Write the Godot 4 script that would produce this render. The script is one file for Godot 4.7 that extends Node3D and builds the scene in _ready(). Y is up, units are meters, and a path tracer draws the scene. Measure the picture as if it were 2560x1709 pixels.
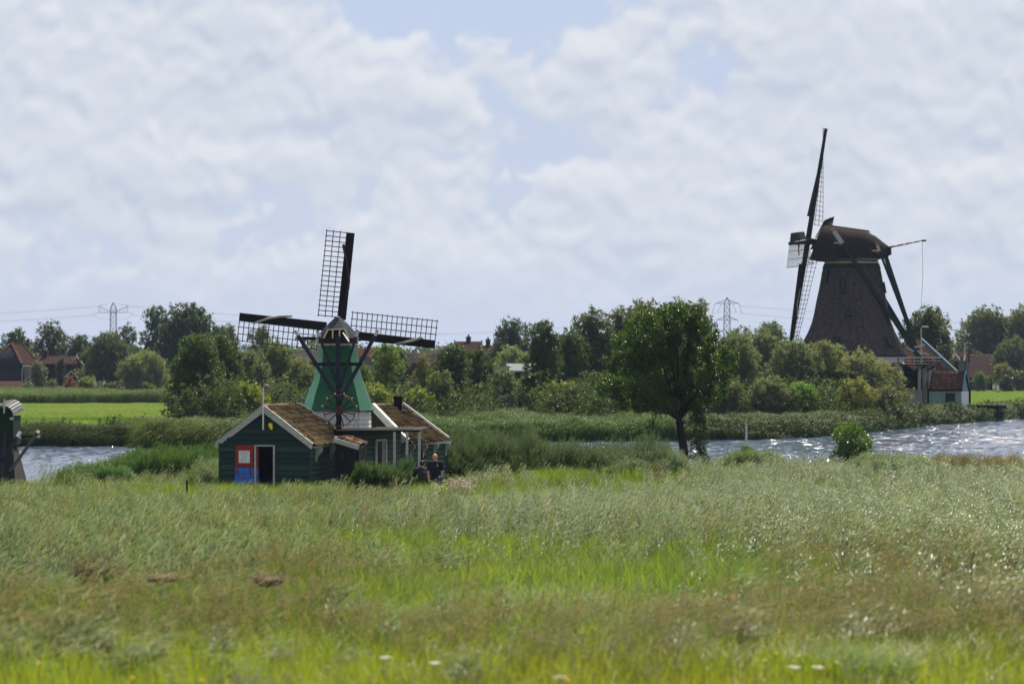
extends Node3D
# A green toy-sized polder mill with its sheds, a big thatched mill beyond the canal, reed beds and trees. Metres; the camera stands on a dike at x = 0, z = 0 and looks along -z.
const F := 6052.0    # pixels of the photograph per unit of x / distance
const E := 5.5       # height of the eye over the water
const HZ := 900.0    # the photograph's horizon row
var rng := RandomNumberGenerator.new()
var M := {}
var in_world := {}
var noise := FastNoiseLite.new()
var cloud_noise := FastNoiseLite.new()
var wisp_noise := FastNoiseLite.new()

# the photograph's column and row at a distance of d metres -> a place
func P(px: float, py: float, d: float) -> Vector3:
	return Vector3((px - 1280.0) / F * d, E - (py - HZ) / F * d, -d)

func R(a: float, b: float) -> float:
	return rng.randf_range(a, b)

class MB:
	var v := PackedVector3Array()
	var n := PackedVector3Array()
	var c := PackedColorArray()
	var col := Color.WHITE
	func trin(a: Vector3, b: Vector3, d: Vector3, na: Vector3, nb: Vector3, nd: Vector3) -> void:
		v.push_back(a); v.push_back(b); v.push_back(d)
		n.push_back(na); n.push_back(nb); n.push_back(nd)
		c.push_back(col); c.push_back(col); c.push_back(col)
	func tri(a: Vector3, b: Vector3, d: Vector3, hint = null) -> void:
		var m := (d - a).cross(b - a)
		if m.length_squared() < 1e-14:
			return
		m = m.normalized()
		if hint != null and m.dot((a + b + d) / 3.0 - hint) < 0.0:
			trin(a, d, b, -m, -m, -m)
		else:
			trin(a, b, d, m, m, m)
	func quad(a: Vector3, b: Vector3, d: Vector3, e: Vector3, hint = null) -> void:
		tri(a, b, d, hint)
		tri(a, d, e, hint)
	# eight corners: the four of one end, then the four of the other, in the same order
	func hexa(p: Array) -> void:
		var m := Vector3.ZERO
		for q in p:
			m += q / 8.0
		quad(p[0], p[1], p[2], p[3], m)
		quad(p[4], p[5], p[6], p[7], m)
		for i in 4:
			var j := (i + 1) % 4
			quad(p[i], p[j], p[4 + j], p[4 + i], m)
	func box(at: Vector3, size: Vector3, b := Basis.IDENTITY) -> void:
		var x := b.x * size.x * 0.5
		var y := b.y * size.y * 0.5
		var z := b.z * size.z * 0.5
		hexa([at - x - y - z, at + x - y - z, at + x + y - z, at - x + y - z, at - x - y + z, at + x - y + z, at + x + y + z, at - x + y + z])
	func beam(a: Vector3, b: Vector3, w: float, h: float, up := Vector3.UP, w1 := -1.0, h1 := -1.0) -> void:
		var z := (b - a).normalized()
		if absf(z.dot(up)) > 0.98:
			up = Vector3.BACK
		var x := up.cross(z).normalized()
		var y := z.cross(x)
		if w1 < 0.0:
			w1 = w
			h1 = h
		var p := []
		for k in 2:
			var q: Vector3 = [a, b][k]
			var hx: Vector3 = x * [w, w1][k] * 0.5
			var hy: Vector3 = y * [h, h1][k] * 0.5
			p.append_array([q - hx - hy, q + hx - hy, q + hx + hy, q - hx + hy])
		hexa(p)
	# a convex outline pushed out by t along n
	func slab(o: Array, t: Vector3) -> void:
		var m := t * 0.5
		for q in o:
			m += q / float(o.size())
		for k in range(1, o.size() - 1):
			tri(o[0], o[k], o[k + 1], m)
			tri(o[0] + t, o[k] + t, o[k + 1] + t, m)
		for k in o.size():
			var a: Vector3 = o[k]
			var b: Vector3 = o[(k + 1) % o.size()]
			quad(a, b, b + t, a + t, m)
	func tube(pts: Array, radii: Array, sides := 6) -> void:
		var rings := []
		var side := Vector3.RIGHT
		for i in pts.size():
			var z: Vector3 = (pts[mini(i + 1, pts.size() - 1)] - pts[maxi(i - 1, 0)]).normalized()
			side = side - z * side.dot(z)
			if side.length() < 0.1:
				side = z.cross(Vector3.BACK)
			side = side.normalized()
			var other := z.cross(side)
			var ring := []
			for k in sides:
				var a := TAU * k / sides
				ring.append(side * cos(a) + other * sin(a))
			rings.append(ring)
		for i in pts.size() - 1:
			for k in sides:
				var j := (k + 1) % sides
				var a0: Vector3 = rings[i][k]
				var a1: Vector3 = rings[i][j]
				var b0: Vector3 = rings[i + 1][k]
				var b1: Vector3 = rings[i + 1][j]
				var p0: Vector3 = pts[i] + a0 * radii[i]
				var p1: Vector3 = pts[i] + a1 * radii[i]
				var q0: Vector3 = pts[i + 1] + b0 * radii[i + 1]
				var q1: Vector3 = pts[i + 1] + b1 * radii[i + 1]
				_tn(p0, p1, q1, a0, a1, b1)
				_tn(p0, q1, q0, a0, b1, b0)
		for e in [0, pts.size() - 1]:
			for k in sides:
				tri(pts[e], pts[e] + rings[e][k] * radii[e], pts[e] + rings[e][(k + 1) % sides] * radii[e], pts[1] if e == 0 else pts[e - 1])
	# a grid of points with smooth normals; rows of equal length
	func sheet(rows: Array, out_of = null) -> void:
		var h := rows.size()
		var w: int = rows[0].size()
		var nn := []
		for i in h:
			var line := []
			for j in w:
				var du: Vector3 = rows[i][mini(j + 1, w - 1)] - rows[i][maxi(j - 1, 0)]
				var dv: Vector3 = rows[mini(i + 1, h - 1)][j] - rows[maxi(i - 1, 0)][j]
				var m := du.cross(dv)
				m = m.normalized() if m.length() > 1e-9 else Vector3.UP
				if out_of != null and m.dot(rows[i][j] - out_of) < 0.0:
					m = -m
				line.append(m)
			nn.append(line)
		for i in h - 1:
			for j in w - 1:
				_tn(rows[i][j], rows[i][j + 1], rows[i + 1][j + 1], nn[i][j], nn[i][j + 1], nn[i + 1][j + 1])
				_tn(rows[i][j], rows[i + 1][j + 1], rows[i + 1][j], nn[i][j], nn[i + 1][j + 1], nn[i + 1][j])
	func _tn(a: Vector3, b: Vector3, d: Vector3, na: Vector3, nb: Vector3, nd: Vector3) -> void:
		if (d - a).cross(b - a).dot(na + nb + nd) < 0.0:
			trin(a, d, b, na, nd, nb)
		else:
			trin(a, b, d, na, nb, nd)
	func ball(at: Vector3, r: Vector3, rows := 6, cols := 8) -> void:
		var g := []
		for i in rows + 1:
			var line := []
			var t := PI * i / rows
			for j in cols + 1:
				var a := TAU * j / cols
				line.append(at + Vector3(sin(t) * cos(a) * r.x, cos(t) * r.y, sin(t) * sin(a) * r.z))
			g.append(line)
		sheet(g, at)
	func mesh() -> ArrayMesh:
		var a := []
		a.resize(Mesh.ARRAY_MAX)
		a[Mesh.ARRAY_VERTEX] = v
		a[Mesh.ARRAY_NORMAL] = n
		a[Mesh.ARRAY_COLOR] = c
		var m := ArrayMesh.new()
		m.add_surface_from_arrays(Mesh.PRIMITIVE_TRIANGLES, a)
		return m

func obj(called: String, shape, m: Material, parent: Node = self) -> MeshInstance3D:
	var o := MeshInstance3D.new()
	o.name = called
	o.mesh = shape.mesh() if shape is MB else shape
	o.material_override = m
	parent.add_child(o, true)
	if in_world.has(parent):     # its parts are given in the world's coordinates
		o.position = -parent.position
	return o

func tag(o: Node, label: String, category := "", group := "", kind := "") -> Node:
	if label:
		o.set_meta("label", label)
	if category:
		o.set_meta("category", category)
	if group:
		o.set_meta("group", group)
	if kind:
		o.set_meta("kind", kind)
	return o

func thing(called: String, label: String, category: String, at := Vector3.ZERO, group := "") -> Node3D:
	var o := Node3D.new()
	o.name = called
	add_child(o, true)
	o.position = at
	tag(o, label, category, group)
	return o

func wthing(called: String, label: String, category: String, at := Vector3.ZERO, group := "") -> Node3D:
	var o := thing(called, label, category, at, group)
	in_world[o] = true
	return o

func scatter(called: String, shape: Mesh, m: Material, where: Array, tint: PackedColorArray, parent: Node = self) -> MultiMeshInstance3D:
	var mm := MultiMesh.new()
	mm.transform_format = MultiMesh.TRANSFORM_3D
	mm.use_colors = true
	mm.mesh = shape
	mm.instance_count = where.size()
	for i in where.size():
		mm.set_instance_transform(i, where[i])
		mm.set_instance_color(i, tint[i])
	var o := MultiMeshInstance3D.new()
	o.name = called
	o.multimesh = mm
	o.material_override = m
	parent.add_child(o, true)
	return o

# ---------------------------------------------------------------- materials
func grain_texture(freq: float, low: float, octaves := 4, kind := FastNoiseLite.TYPE_SIMPLEX_SMOOTH, size := 512, sd := 1) -> NoiseTexture2D:
	var f := FastNoiseLite.new()
	f.noise_type = kind
	f.frequency = freq
	f.fractal_octaves = octaves
	f.seed = sd
	var t := NoiseTexture2D.new()
	t.width = size
	t.height = size
	t.seamless = true
	t.noise = f
	var g := Gradient.new()
	g.set_color(0, Color(low, low, low))
	g.set_color(1, Color.WHITE)
	t.color_ramp = g
	return t

func mat(key: String, c: Color, rough := 0.8, tex: Texture2D = null, scale := Vector3.ONE, bump := 0.0, spec := 0.25) -> StandardMaterial3D:
	var m := StandardMaterial3D.new()
	m.resource_name = key
	m.albedo_color = c.linear_to_srgb()
	m.roughness = rough
	m.metallic_specular = spec
	if tex:
		m.albedo_texture = tex
		m.uv1_triplanar = true
		m.uv1_world_triplanar = true
		m.uv1_scale = scale
		if bump > 0.0:
			m.heightmap_enabled = true
			m.heightmap_texture = tex
			m.heightmap_scale = bump
	M[key] = m
	return m

func leaf_mat(key: String, rough: float, back: float, spec := 0.5, blue := 0.55) -> void:
	var m := StandardMaterial3D.new()
	m.resource_name = key
	m.vertex_color_use_as_albedo = true
	m.roughness = rough
	m.metallic_specular = spec
	m.cull_mode = BaseMaterial3D.CULL_DISABLED
	m.backlight_enabled = true
	m.backlight = Color(back, back, back * blue).linear_to_srgb()
	M[key] = m

func make_materials() -> void:
	var mottle := grain_texture(0.012, 0.82, 5)
	var fine := grain_texture(0.05, 0.55, 4, FastNoiseLite.TYPE_SIMPLEX_SMOOTH, 512, 7)
	var blotch := grain_texture(0.02, 0.3, 5, FastNoiseLite.TYPE_SIMPLEX, 512, 12)
	var clay := grain_texture(0.03, 0.62, 5, FastNoiseLite.TYPE_SIMPLEX, 512, 15)
	mat("soil", Color(0.06, 0.08, 0.022), 0.95, blotch, Vector3.ONE * 0.15)
	mat("green_board", Color(0.013, 0.04, 0.034), 0.55, mottle, Vector3(0.35, 2.0, 0.35))
	mat("green_board_dark", Color(0.01, 0.031, 0.027), 0.6, mottle, Vector3(0.35, 2.0, 0.35))
	mat("green_board_pale", Color(0.019, 0.054, 0.042), 0.55, mottle, Vector3(0.5, 2.0, 0.5))
	mat("green_side", Color(0.026, 0.062, 0.04), 0.5, mottle, Vector3(0.4, 1.5, 0.4))
	mat("edge_highlight", Color(0.2, 0.26, 0.24), 0.6)  # pale colour painted in for the light that clapboard edges catch
	mat("black_board", Color(0.012, 0.012, 0.014), 0.7, mottle, Vector3(2, 0.4, 2))
	mat("tar", Color(0.012, 0.012, 0.013), 0.9, fine, Vector3(0.8, 0.8, 0.8))
	mat("white", Color(0.66, 0.66, 0.63), 0.55, mottle, Vector3(0.7, 0.7, 0.7))
	mat("grey_white", Color(0.42, 0.43, 0.39), 0.6, mottle, Vector3(0.9, 0.9, 0.9))
	mat("cream", Color(0.42, 0.38, 0.22), 0.6)
	mat("red", Color(0.3, 0.028, 0.02), 0.5, mottle, Vector3(1, 1, 1))
	mat("dark_red", Color(0.16, 0.02, 0.02), 0.6)
	mat("blue", Color(0.05, 0.15, 0.55), 0.5, mottle, Vector3(1, 1, 1))
	mat("sea_blue", Color(0.04, 0.12, 0.17), 0.6)
	mat("yellow", Color(0.75, 0.5, 0.02), 0.4)
	mat("navy", Color(0.016, 0.018, 0.035), 0.45, fine, Vector3(1, 1, 1))
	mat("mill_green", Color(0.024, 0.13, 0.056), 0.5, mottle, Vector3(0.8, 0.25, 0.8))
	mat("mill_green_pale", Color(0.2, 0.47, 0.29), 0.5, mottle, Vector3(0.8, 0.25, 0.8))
	mat("mill_dark_green", Color(0.012, 0.04, 0.024), 0.6, fine, Vector3(0.5, 0.5, 0.5))
	mat("cap_lead", Color(0.09, 0.1, 0.13), 0.42, fine, Vector3(1, 1, 1))
	mat("cap_lead_dark", Color(0.045, 0.05, 0.066), 0.45, fine, Vector3(1, 1, 1))
	mat("lath", Color(0.022, 0.02, 0.014), 0.9, null, Vector3.ONE, 0.0, 0.1)
	mat("lath_brown", Color(0.07, 0.055, 0.022), 0.9, null, Vector3.ONE, 0.0, 0.1)
	mat("canvas", Color(0.3, 0.29, 0.26), 0.9)
	mat("canvas_brown", Color(0.07, 0.03, 0.02), 0.9)
	mat("thatch", Color(0.098, 0.082, 0.08), 0.95, grain_texture(0.03, 0.42, 5, FastNoiseLite.TYPE_SIMPLEX, 512, 4), Vector3(0.12, 0.4, 0.12), 3.0, 0.1)
	mat("skirt", Color(0.04, 0.036, 0.038), 0.9, fine, Vector3(0.5, 1.0, 0.5))
	mat("thatch_cap", Color(0.062, 0.052, 0.045), 0.95, grain_texture(0.06, 0.25, 4, FastNoiseLite.TYPE_SIMPLEX, 512, 9), Vector3(0.5, 0.9, 0.5), 4.0, 0.1)
	mat("moss_thatch", Color(0.075, 0.06, 0.02), 0.95, fine, Vector3(0.5, 0.5, 0.5))
	mat("glass_dark", Color(0.02, 0.022, 0.025), 0.12)
	mat("inside", Color(0.012, 0.011, 0.012), 0.9)
	mat("iron", Color(0.03, 0.03, 0.035), 0.5)
	mat("galvanised", Color(0.15, 0.16, 0.18), 0.6, fine, Vector3.ONE * 2.0)
	mat("pylon_steel", Color(0.2, 0.22, 0.25), 0.6)
	mat("brick", Color(0.06, 0.04, 0.035), 0.9, fine, Vector3(1, 1, 1))
	mat("brick_grey", Color(0.2, 0.2, 0.18), 0.9, fine, Vector3(1, 1, 1))
	for k in 4:
		mat("tile_%d" % k, [Color(0.33, 0.23, 0.115), Color(0.21, 0.125, 0.07), Color(0.29, 0.225, 0.1), Color(0.15, 0.1, 0.06)][k], 0.85, clay, Vector3.ONE * 1.3, 0.0, 0.2)
		mat("red_tile_%d" % k, [Color(0.125, 0.058, 0.04), Color(0.085, 0.048, 0.04), Color(0.15, 0.08, 0.058), Color(0.075, 0.042, 0.035)][k], 0.9, clay, Vector3.ONE * 1.1, 0.0, 0.12)
	mat("red_roof", Color(0.105, 0.052, 0.034), 0.9, fine, Vector3(0.5, 0.5, 0.5), 0.0, 0.08)
	mat("brown_roof", Color(0.05, 0.028, 0.022), 0.95, fine, Vector3(0.5, 0.5, 0.5), 0.0, 0.08)
	mat("slate_roof", Color(0.035, 0.037, 0.048), 0.85, fine, Vector3(0.5, 0.5, 0.5), 0.0, 0.08)
	mat("grey_roof", Color(0.07, 0.06, 0.058), 0.9, fine, Vector3(0.4, 0.4, 0.4), 0.0, 0.08)
	mat("black_barn", Color(0.016, 0.016, 0.022), 0.8, mottle, Vector3(1.0, 0.1, 1.0))
	mat("mint_board", Color(0.17, 0.29, 0.24), 0.6, mottle, Vector3(0.4, 0.4, 0.4))
	mat("pale_cladding", Color(0.17, 0.2, 0.2), 0.9, null, Vector3.ONE, 0.0, 0.1)
	mat("bark", Color(0.035, 0.028, 0.02), 0.95, fine, Vector3(1.5, 0.5, 1.5), 2.0)
	mat("dry_wood", Color(0.3, 0.24, 0.17), 0.9, fine, Vector3(1, 1, 1))
	mat("skin", Color(0.5, 0.27, 0.18), 0.5)
	mat("hair", Color(0.34, 0.2, 0.09), 0.6)
	mat("hair_dark", Color(0.03, 0.022, 0.018), 0.6)
	mat("shirt", Color(0.012, 0.012, 0.018), 0.85)
	mat("trousers", Color(0.014, 0.014, 0.016), 0.85)
	mat("shoe", Color(0.02, 0.02, 0.022), 0.6)
	mat("boot_blue", Color(0.03, 0.04, 0.13), 0.7)
	leaf_mat("leaf", 0.5, 1.0, 0.35)
	leaf_mat("leaf_gloss", 0.42, 0.9, 0.4)
	leaf_mat("grass", 0.5, 1.0)
	leaf_mat("reed", 0.5, 0.8, 0.4, 0.85)
	leaf_mat("bank", 0.6, 0.8, 0.3)
	leaf_mat("seed", 0.85, 0.9, 0.3)
	leaf_mat("petal", 0.6, 0.8)
	var w := mat("water", Color(0.035, 0.06, 0.105), 0.08)
	w.metallic_specular = 0.36
	var ripple := grain_texture(0.03, 0.0, 4, FastNoiseLite.TYPE_SIMPLEX_SMOOTH, 512, 21)
	w.uv1_triplanar = true
	w.uv1_world_triplanar = true
	w.uv1_scale = Vector3(0.55, 0.55, 0.3)
	w.heightmap_enabled = true
	w.heightmap_texture = ripple
	w.heightmap_scale = 3.0

# ---------------------------------------------------------------- sky: air and clouds by direction (degrees from -z towards +x, degrees up)
func cloud_mass(az: float, el: float) -> float:
	var a := deg_to_rad(az)
	var e := deg_to_rad(el)
	var d := Vector3(sin(a) * cos(e), sin(e) * 1.3, -cos(a) * cos(e))
	var w := Vector3(wisp_noise.get_noise_3dv(d * 60.0), wisp_noise.get_noise_3dv(d * 60.0 + Vector3(31, 7, 3)), 0.0) * 0.018
	var m := cloud_noise.get_noise_3dv((d + w) * 100.0) * 0.8 + 0.68
	# the patch of open sky high over the middle, heaped clouds to either side of it
	m -= 1.25 * exp(-pow((az - 0.3) / 2.7, 2.0) - pow((el - 9.0) / 1.75, 2.0))
	m += 0.18 * exp(-pow((az + 5.0) / 3.0, 2.0) - pow((el - 6.0) / 1.2, 2.0))
	m += 0.3 * exp(-pow((az - 2.2) / 1.3, 2.0) - pow((el - 6.9) / 0.8, 2.0))
	m += 0.16 * exp(-pow((az - 8.5) / 3.0, 2.0) - pow((el - 7.0) / 2.0, 2.0))
	return m

func sky_color(az: float, el: float) -> Color:
	var up := clampf(el / 90.0, 0.0, 1.0)
	var air := Color(0.6, 0.655, 0.785).lerp(Color(0.545, 0.635, 0.82), smoothstep(0.0, 9.0, el))
	air = air.lerp(Color(0.27, 0.43, 0.8), smoothstep(0.08, 0.7, up))
	var m := cloud_mass(az, el)
	var thick := smoothstep(0.35, 0.52, m)
	thick = thick * smoothstep(0.0, 3.2, el) * 0.95
	var lit := clampf(0.5 + (m - cloud_mass(az + 0.08, el + 0.32)) * 1.8, 0.0, 1.0)
	var cl := Color(0.565, 0.622, 0.735).lerp(Color(0.785, 0.81, 0.86), lit)
	cl = cl.lerp(Color(0.6, 0.645, 0.75), smoothstep(0.85, 1.25, m) * 0.5)
	return air.lerp(cl, thick)

func make_sky() -> Image:
	cloud_noise.noise_type = FastNoiseLite.TYPE_SIMPLEX_SMOOTH
	cloud_noise.frequency = 0.15
	cloud_noise.fractal_octaves = 6
	cloud_noise.fractal_gain = 0.55
	cloud_noise.seed = 5
	wisp_noise.noise_type = FastNoiseLite.TYPE_SIMPLEX_SMOOTH
	wisp_noise.frequency = 0.5
	wisp_noise.fractal_octaves = 3
	wisp_noise.seed = 8
	var w := 768
	var low := Image.create_empty(w, w / 2, false, Image.FORMAT_RGBF)
	low.fill(Color(0.16, 0.18, 0.13))
	for j in w / 4 + 1:
		var el := 90.0 - (j + 0.5) / (w / 2) * 180.0
		for i in w:
			var u := (i + 0.5) / w
			low.set_pixel(i, j, sky_color((u - 1.0 if u > 0.5 else u) * 360.0, maxf(el, 0.0)))
	low.resize(4096, 2048, Image.INTERPOLATE_CUBIC)
	for j in range(2048 / 2 - 210, 2048 / 2 + 4):
		var el := 90.0 - (j + 0.5) / 2048.0 * 180.0
		for i in range(-260, 260):
			low.set_pixel(posmod(i, 4096), j, sky_color((i + 0.5) / 4096.0 * 360.0, maxf(el, 0.0)))
	return low

# ---------------------------------------------------------------- the lie of the land
const FAR_SHORE := [[-400.0, 158.0], [0.0, 156.0], [330.0, 156.0], [372.0, 150.5], [545.0, 148.5], [640.0, 153.0], [900.0, 160.0], [1100.0, 163.0], [1500.0, 165.0], [1900.0, 169.0], [2080.0, 177.0], [2200.0, 189.0], [2286.0, 200.0], [2300.0, 206.0], [2420.0, 214.0], [2560.0, 231.0], [2900.0, 275.0]]
var shore_x := []

func far_shore(x: float) -> float:
	if shore_x.is_empty():
		for s in FAR_SHORE:
			shore_x.append((s[0] - 1280.0) / F * s[1])
	if x <= shore_x[0]:
		return FAR_SHORE[0][1]
	for k in range(1, shore_x.size()):
		if x < shore_x[k]:
			return lerpf(FAR_SHORE[k - 1][1], FAR_SHORE[k][1], (x - shore_x[k - 1]) / (shore_x[k] - shore_x[k - 1]))
	return FAR_SHORE[-1][1] + (x - shore_x[-1]) * 0.7

func near_shore(x: float) -> float:
	return 113.0 - 15.0 * (1.0 - smoothstep(-19.6, -16.8, x)) + 2.0 * noise.get_noise_2d(x * 6.0, 400.0) + clampf((x - 12.0) * 0.14, -2.0, 3.0)

const SLOPE := [[-4.0, 3.9], [3.0, 3.88], [16.0, 3.1], [20.0, 2.95], [35.0, 2.1], [60.0, 1.26], [86.0, 0.45], [120.0, 0.45]]

func land(x: float, z: float) -> float:
	var d := -z
	var bumps := noise.get_noise_2d(x * 9.0, z * 9.0) * 0.09 * smoothstep(3.0, 12.0, d)
	var y: float = SLOPE[0][1]
	if d < -4.0:
		y = lerpf(3.9, 0.5, smoothstep(4.0, 40.0, -d))
	else:
		for k in range(1, SLOPE.size()):
			if d >= SLOPE[k - 1][0]:
				y = lerpf(SLOPE[k - 1][1], SLOPE[k][1], minf(1.0, (d - SLOPE[k - 1][0]) / (SLOPE[k][0] - SLOPE[k - 1][0])))
	y += bumps
	var a := near_shore(x)
	var b := far_shore(x)
	if d > a - 5.0:
		y = lerpf(y, -1.2, smoothstep(a - 4.0, a + 3.0, d))
	if d > (a + b) * 0.5:
		y = lerpf(-1.2, 0.5 + bumps, smoothstep(b - 3.0, b + 1.6, d))
	return y

# ---------------------------------------------------------------- plants
# a leaf or blade: it leaves p along the level direction h at the elevation e0 and ends at e1 (degrees)
func ribbon(mb: MB, p: Vector3, h: Vector3, length: float, width: float, e0: float, e1: float, segs: int, c0: Color, c1: Color, roll := 0.0) -> void:
	var side := h.cross(Vector3.UP).normalized()
	if roll != 0.0:
		side = side.rotated(h, roll)
	var q := p
	var last := side * width * 0.35
	for k in segs:
		var t := (k + 0.5) / segs
		var e := deg_to_rad(lerpf(e0, e1, t))
		var q1 := q + (h * cos(e) + Vector3.UP * sin(e)) * length / segs
		var w := width * 0.5 * (1.0 - pow((k + 1.0) / segs, 2.2))
		var s1 := side * w
		mb.col = c0.lerp(c1, t)
		mb.tri(q - last, q1 - s1, q1 + s1)
		mb.tri(q - last, q1 + s1, q + last)
		q = q1
		last = s1

func level(a: float) -> Vector3:
	return Vector3(cos(a), 0, sin(a))

func clump(kind: String, sd: int) -> ArrayMesh:
	rng.seed = sd
	var mb := MB.new()
	match kind:
		"reed":     # stems with drooping leaves, all blown to +x, about 1 m tall
			for s in 10:
				var p := level(R(0, TAU)) * R(0.0, 0.32)
				var hgt := R(0.7, 1.1)
				var lean := level(R(-0.5, 0.5))
				ribbon(mb, p, lean, hgt, 0.01, 88, R(70, 82), 3, Color(0.1, 0.13, 0.035), Color(0.14, 0.16, 0.06))
				for k in 9:
					var f := R(0.3, 1.0)
					var c := Color(0.075, 0.13, 0.03).lerp(Color(0.2, 0.22, 0.13), pow(rng.randf(), 1.6))
					ribbon(mb, p + Vector3(0, hgt * f * 0.97, 0) + lean * hgt * f * f * 0.14, level(rng.randfn(0.2, 1.0)), R(0.15, 0.28), R(0.014, 0.024), R(50, 80), R(-25, 50), 3, c, c * 1.1)
		"grass":    # fine upright blades
			for s in 34:
				var c := Color(0.1, 0.17, 0.012).lerp(Color(0.22, 0.245, 0.03), R(0, 1))
				ribbon(mb, level(R(0, TAU)) * R(0.0, 0.3), level(rng.randfn(0.0, 1.2)), R(0.45, 1.0), R(0.008, 0.014), R(76, 90), R(20, 70), 3, c * 0.85, c * 1.15, R(-0.6, 0.6))
		"short":
			for s in 44:
				var c := Color(0.13, 0.21, 0.012).lerp(Color(0.23, 0.27, 0.025), R(0, 1))
				ribbon(mb, level(R(0, TAU)) * R(0.0, 0.16), level(R(0, TAU)), R(0.14, 0.3), R(0.004, 0.008), R(60, 88), R(0, 60), 3, c, c * 1.2, R(-0.8, 0.8))
		"seed":     # thin stems with loose brown heads
			for s in 13:
				var p := level(R(0, TAU)) * R(0.0, 0.25)
				var h := level(rng.randfn(0.0, 0.7))
				var hgt := R(0.7, 1.05)
				var c := Color(0.14, 0.155, 0.045)
				ribbon(mb, p, h, hgt, 0.005, 88, R(68, 82), 3, Color(0.1, 0.15, 0.03), c)
				var top := p + Vector3(0, hgt * 0.96, 0) + h * hgt * 0.16
				for k in 9:
					ribbon(mb, top - Vector3(0, R(0.0, 0.16), 0) - h * 0.02, level(rng.randfn(0.0, 1.0)), R(0.04, 0.09), R(0.007, 0.013), R(10, 80), R(-20, 40), 2, Color(0.17, 0.15, 0.065), Color(0.23, 0.205, 0.1), R(-1, 1))
			for s in 12:
				var c := Color(0.13, 0.17, 0.025)
				ribbon(mb, level(R(0, TAU)) * R(0.0, 0.25), level(rng.randfn(0.0, 1.4)), R(0.3, 0.6), R(0.007, 0.011), R(70, 90), R(10, 60), 3, c * 0.9, c * 1.15, R(-0.6, 0.6))
		"dock":     # single brown seed spikes with a few broad leaves
			for s in 2:
				var p := level(R(0, TAU)) * R(0.02, 0.18)
				var hgt := R(0.75, 1.1)
				ribbon(mb, p, level(0.0), hgt, 0.012, 88, 80, 2, Color(0.12, 0.08, 0.04), Color(0.16, 0.09, 0.05))
				for k in 46:
					var f := R(0.5, 1.0)
					ribbon(mb, p + Vector3(hgt * f * 0.1, hgt * f * 0.98, 0), level(R(0, TAU)), R(0.02, 0.07) * (1.3 - f), 0.016, R(10, 70), 10, 2, Color(0.15, 0.075, 0.04), Color(0.2, 0.11, 0.06))
				for k in 4:
					ribbon(mb, p + Vector3(0, hgt * R(0.1, 0.4), 0), level(R(0, TAU)), R(0.18, 0.28), 0.055, 50, -20, 3, Color(0.09, 0.14, 0.025), Color(0.13, 0.17, 0.03))
		"bank":     # a bigger stand of reed for the far side of the water
			for s in 46:
				var p := level(R(0, TAU)) * R(0.0, 0.55)
				var c := Color(0.075, 0.125, 0.028).lerp(Color(0.12, 0.16, 0.045), R(0, 1))
				ribbon(mb, p, level(rng.randfn(0.0, 0.7)), R(0.6, 1.1), R(0.022, 0.034), R(78, 90), R(40, 76), 2, c * 0.8, c, R(-0.5, 0.5))
				ribbon(mb, p + Vector3(0, R(0.3, 0.85), 0), level(rng.randfn(0.0, 1.0)), R(0.25, 0.42), R(0.024, 0.036), R(30, 70), R(-50, 10), 2, c, c * 1.15)
		"lawn":
			for s in 70:
				var c := Color(0.13, 0.23, 0.02).lerp(Color(0.18, 0.26, 0.03), R(0, 1))
				ribbon(mb, Vector3(R(-0.6, 0.6), 0, R(-0.6, 0.6)), level(R(0, TAU)), R(0.09, 0.2), R(0.03, 0.05), R(50, 88), R(10, 60), 2, c, c, R(-0.8, 0.8))
		"flower_head":   # pinkish umbels on leafy stems
			for s in 7:
				var p := level(R(0, TAU)) * R(0.0, 0.3)
				var hgt := R(0.7, 1.0)
				ribbon(mb, p, level(0), hgt, 0.014, 89, 84, 2, Color(0.08, 0.09, 0.04), Color(0.12, 0.1, 0.06))
				for k in 5:
					ribbon(mb, p + Vector3(0, hgt * R(0.2, 0.85), 0), level(R(0, TAU)), R(0.1, 0.18), 0.05, 40, -20, 2, Color(0.07, 0.12, 0.03), Color(0.09, 0.13, 0.03))
				for k in 16:
					ribbon(mb, p + Vector3(R(-0.07, 0.07), hgt + R(-0.05, 0.04), R(-0.07, 0.07)), level(R(0, TAU)), 0.05, 0.035, 40, 10, 2, Color(0.22, 0.17, 0.155), Color(0.28, 0.22, 0.2))
		"leaves", "leaves_fine", "leaves_long":    # a spray of leaves of about 1 m across
			var many: int = {"leaves": 22, "leaves_fine": 40, "leaves_long": 30}[kind]
			var size: float = {"leaves": 0.27, "leaves_fine": 0.19, "leaves_long": 0.34}[kind]
			for k in many:
				var d := Vector3(rng.randfn(), rng.randfn(), rng.randfn()).normalized()
				var p := d * R(0.1, 0.55)
				var nrm := (d + Vector3(R(-1, 1), R(-0.4, 1.2), R(-1, 1))).normalized()
				var along := nrm.cross(Vector3(R(-1, 1), R(-1, 1), R(-1, 1))).normalized()
				var wide := 0.34
				if kind == "leaves_long":
					along = (Vector3(R(-0.5, 0.5), -1.0, R(-0.5, 0.5))).normalized()
					nrm = along.cross(Vector3(R(-1, 1), 0, R(-1, 1))).normalized()
					wide = 0.13
				var across := along.cross(nrm)
				var l := size * R(0.7, 1.25)
				mb.col = Color.WHITE * R(0.85, 1.15)
				mb.tri(p - along * l * 0.5, p + across * l * wide + nrm * l * 0.1, p + along * l * 0.5)
				mb.tri(p - along * l * 0.5, p + along * l * 0.5, p - across * l * wide + nrm * l * 0.1)
	return mb.mesh()

var clumps := {}

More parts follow.
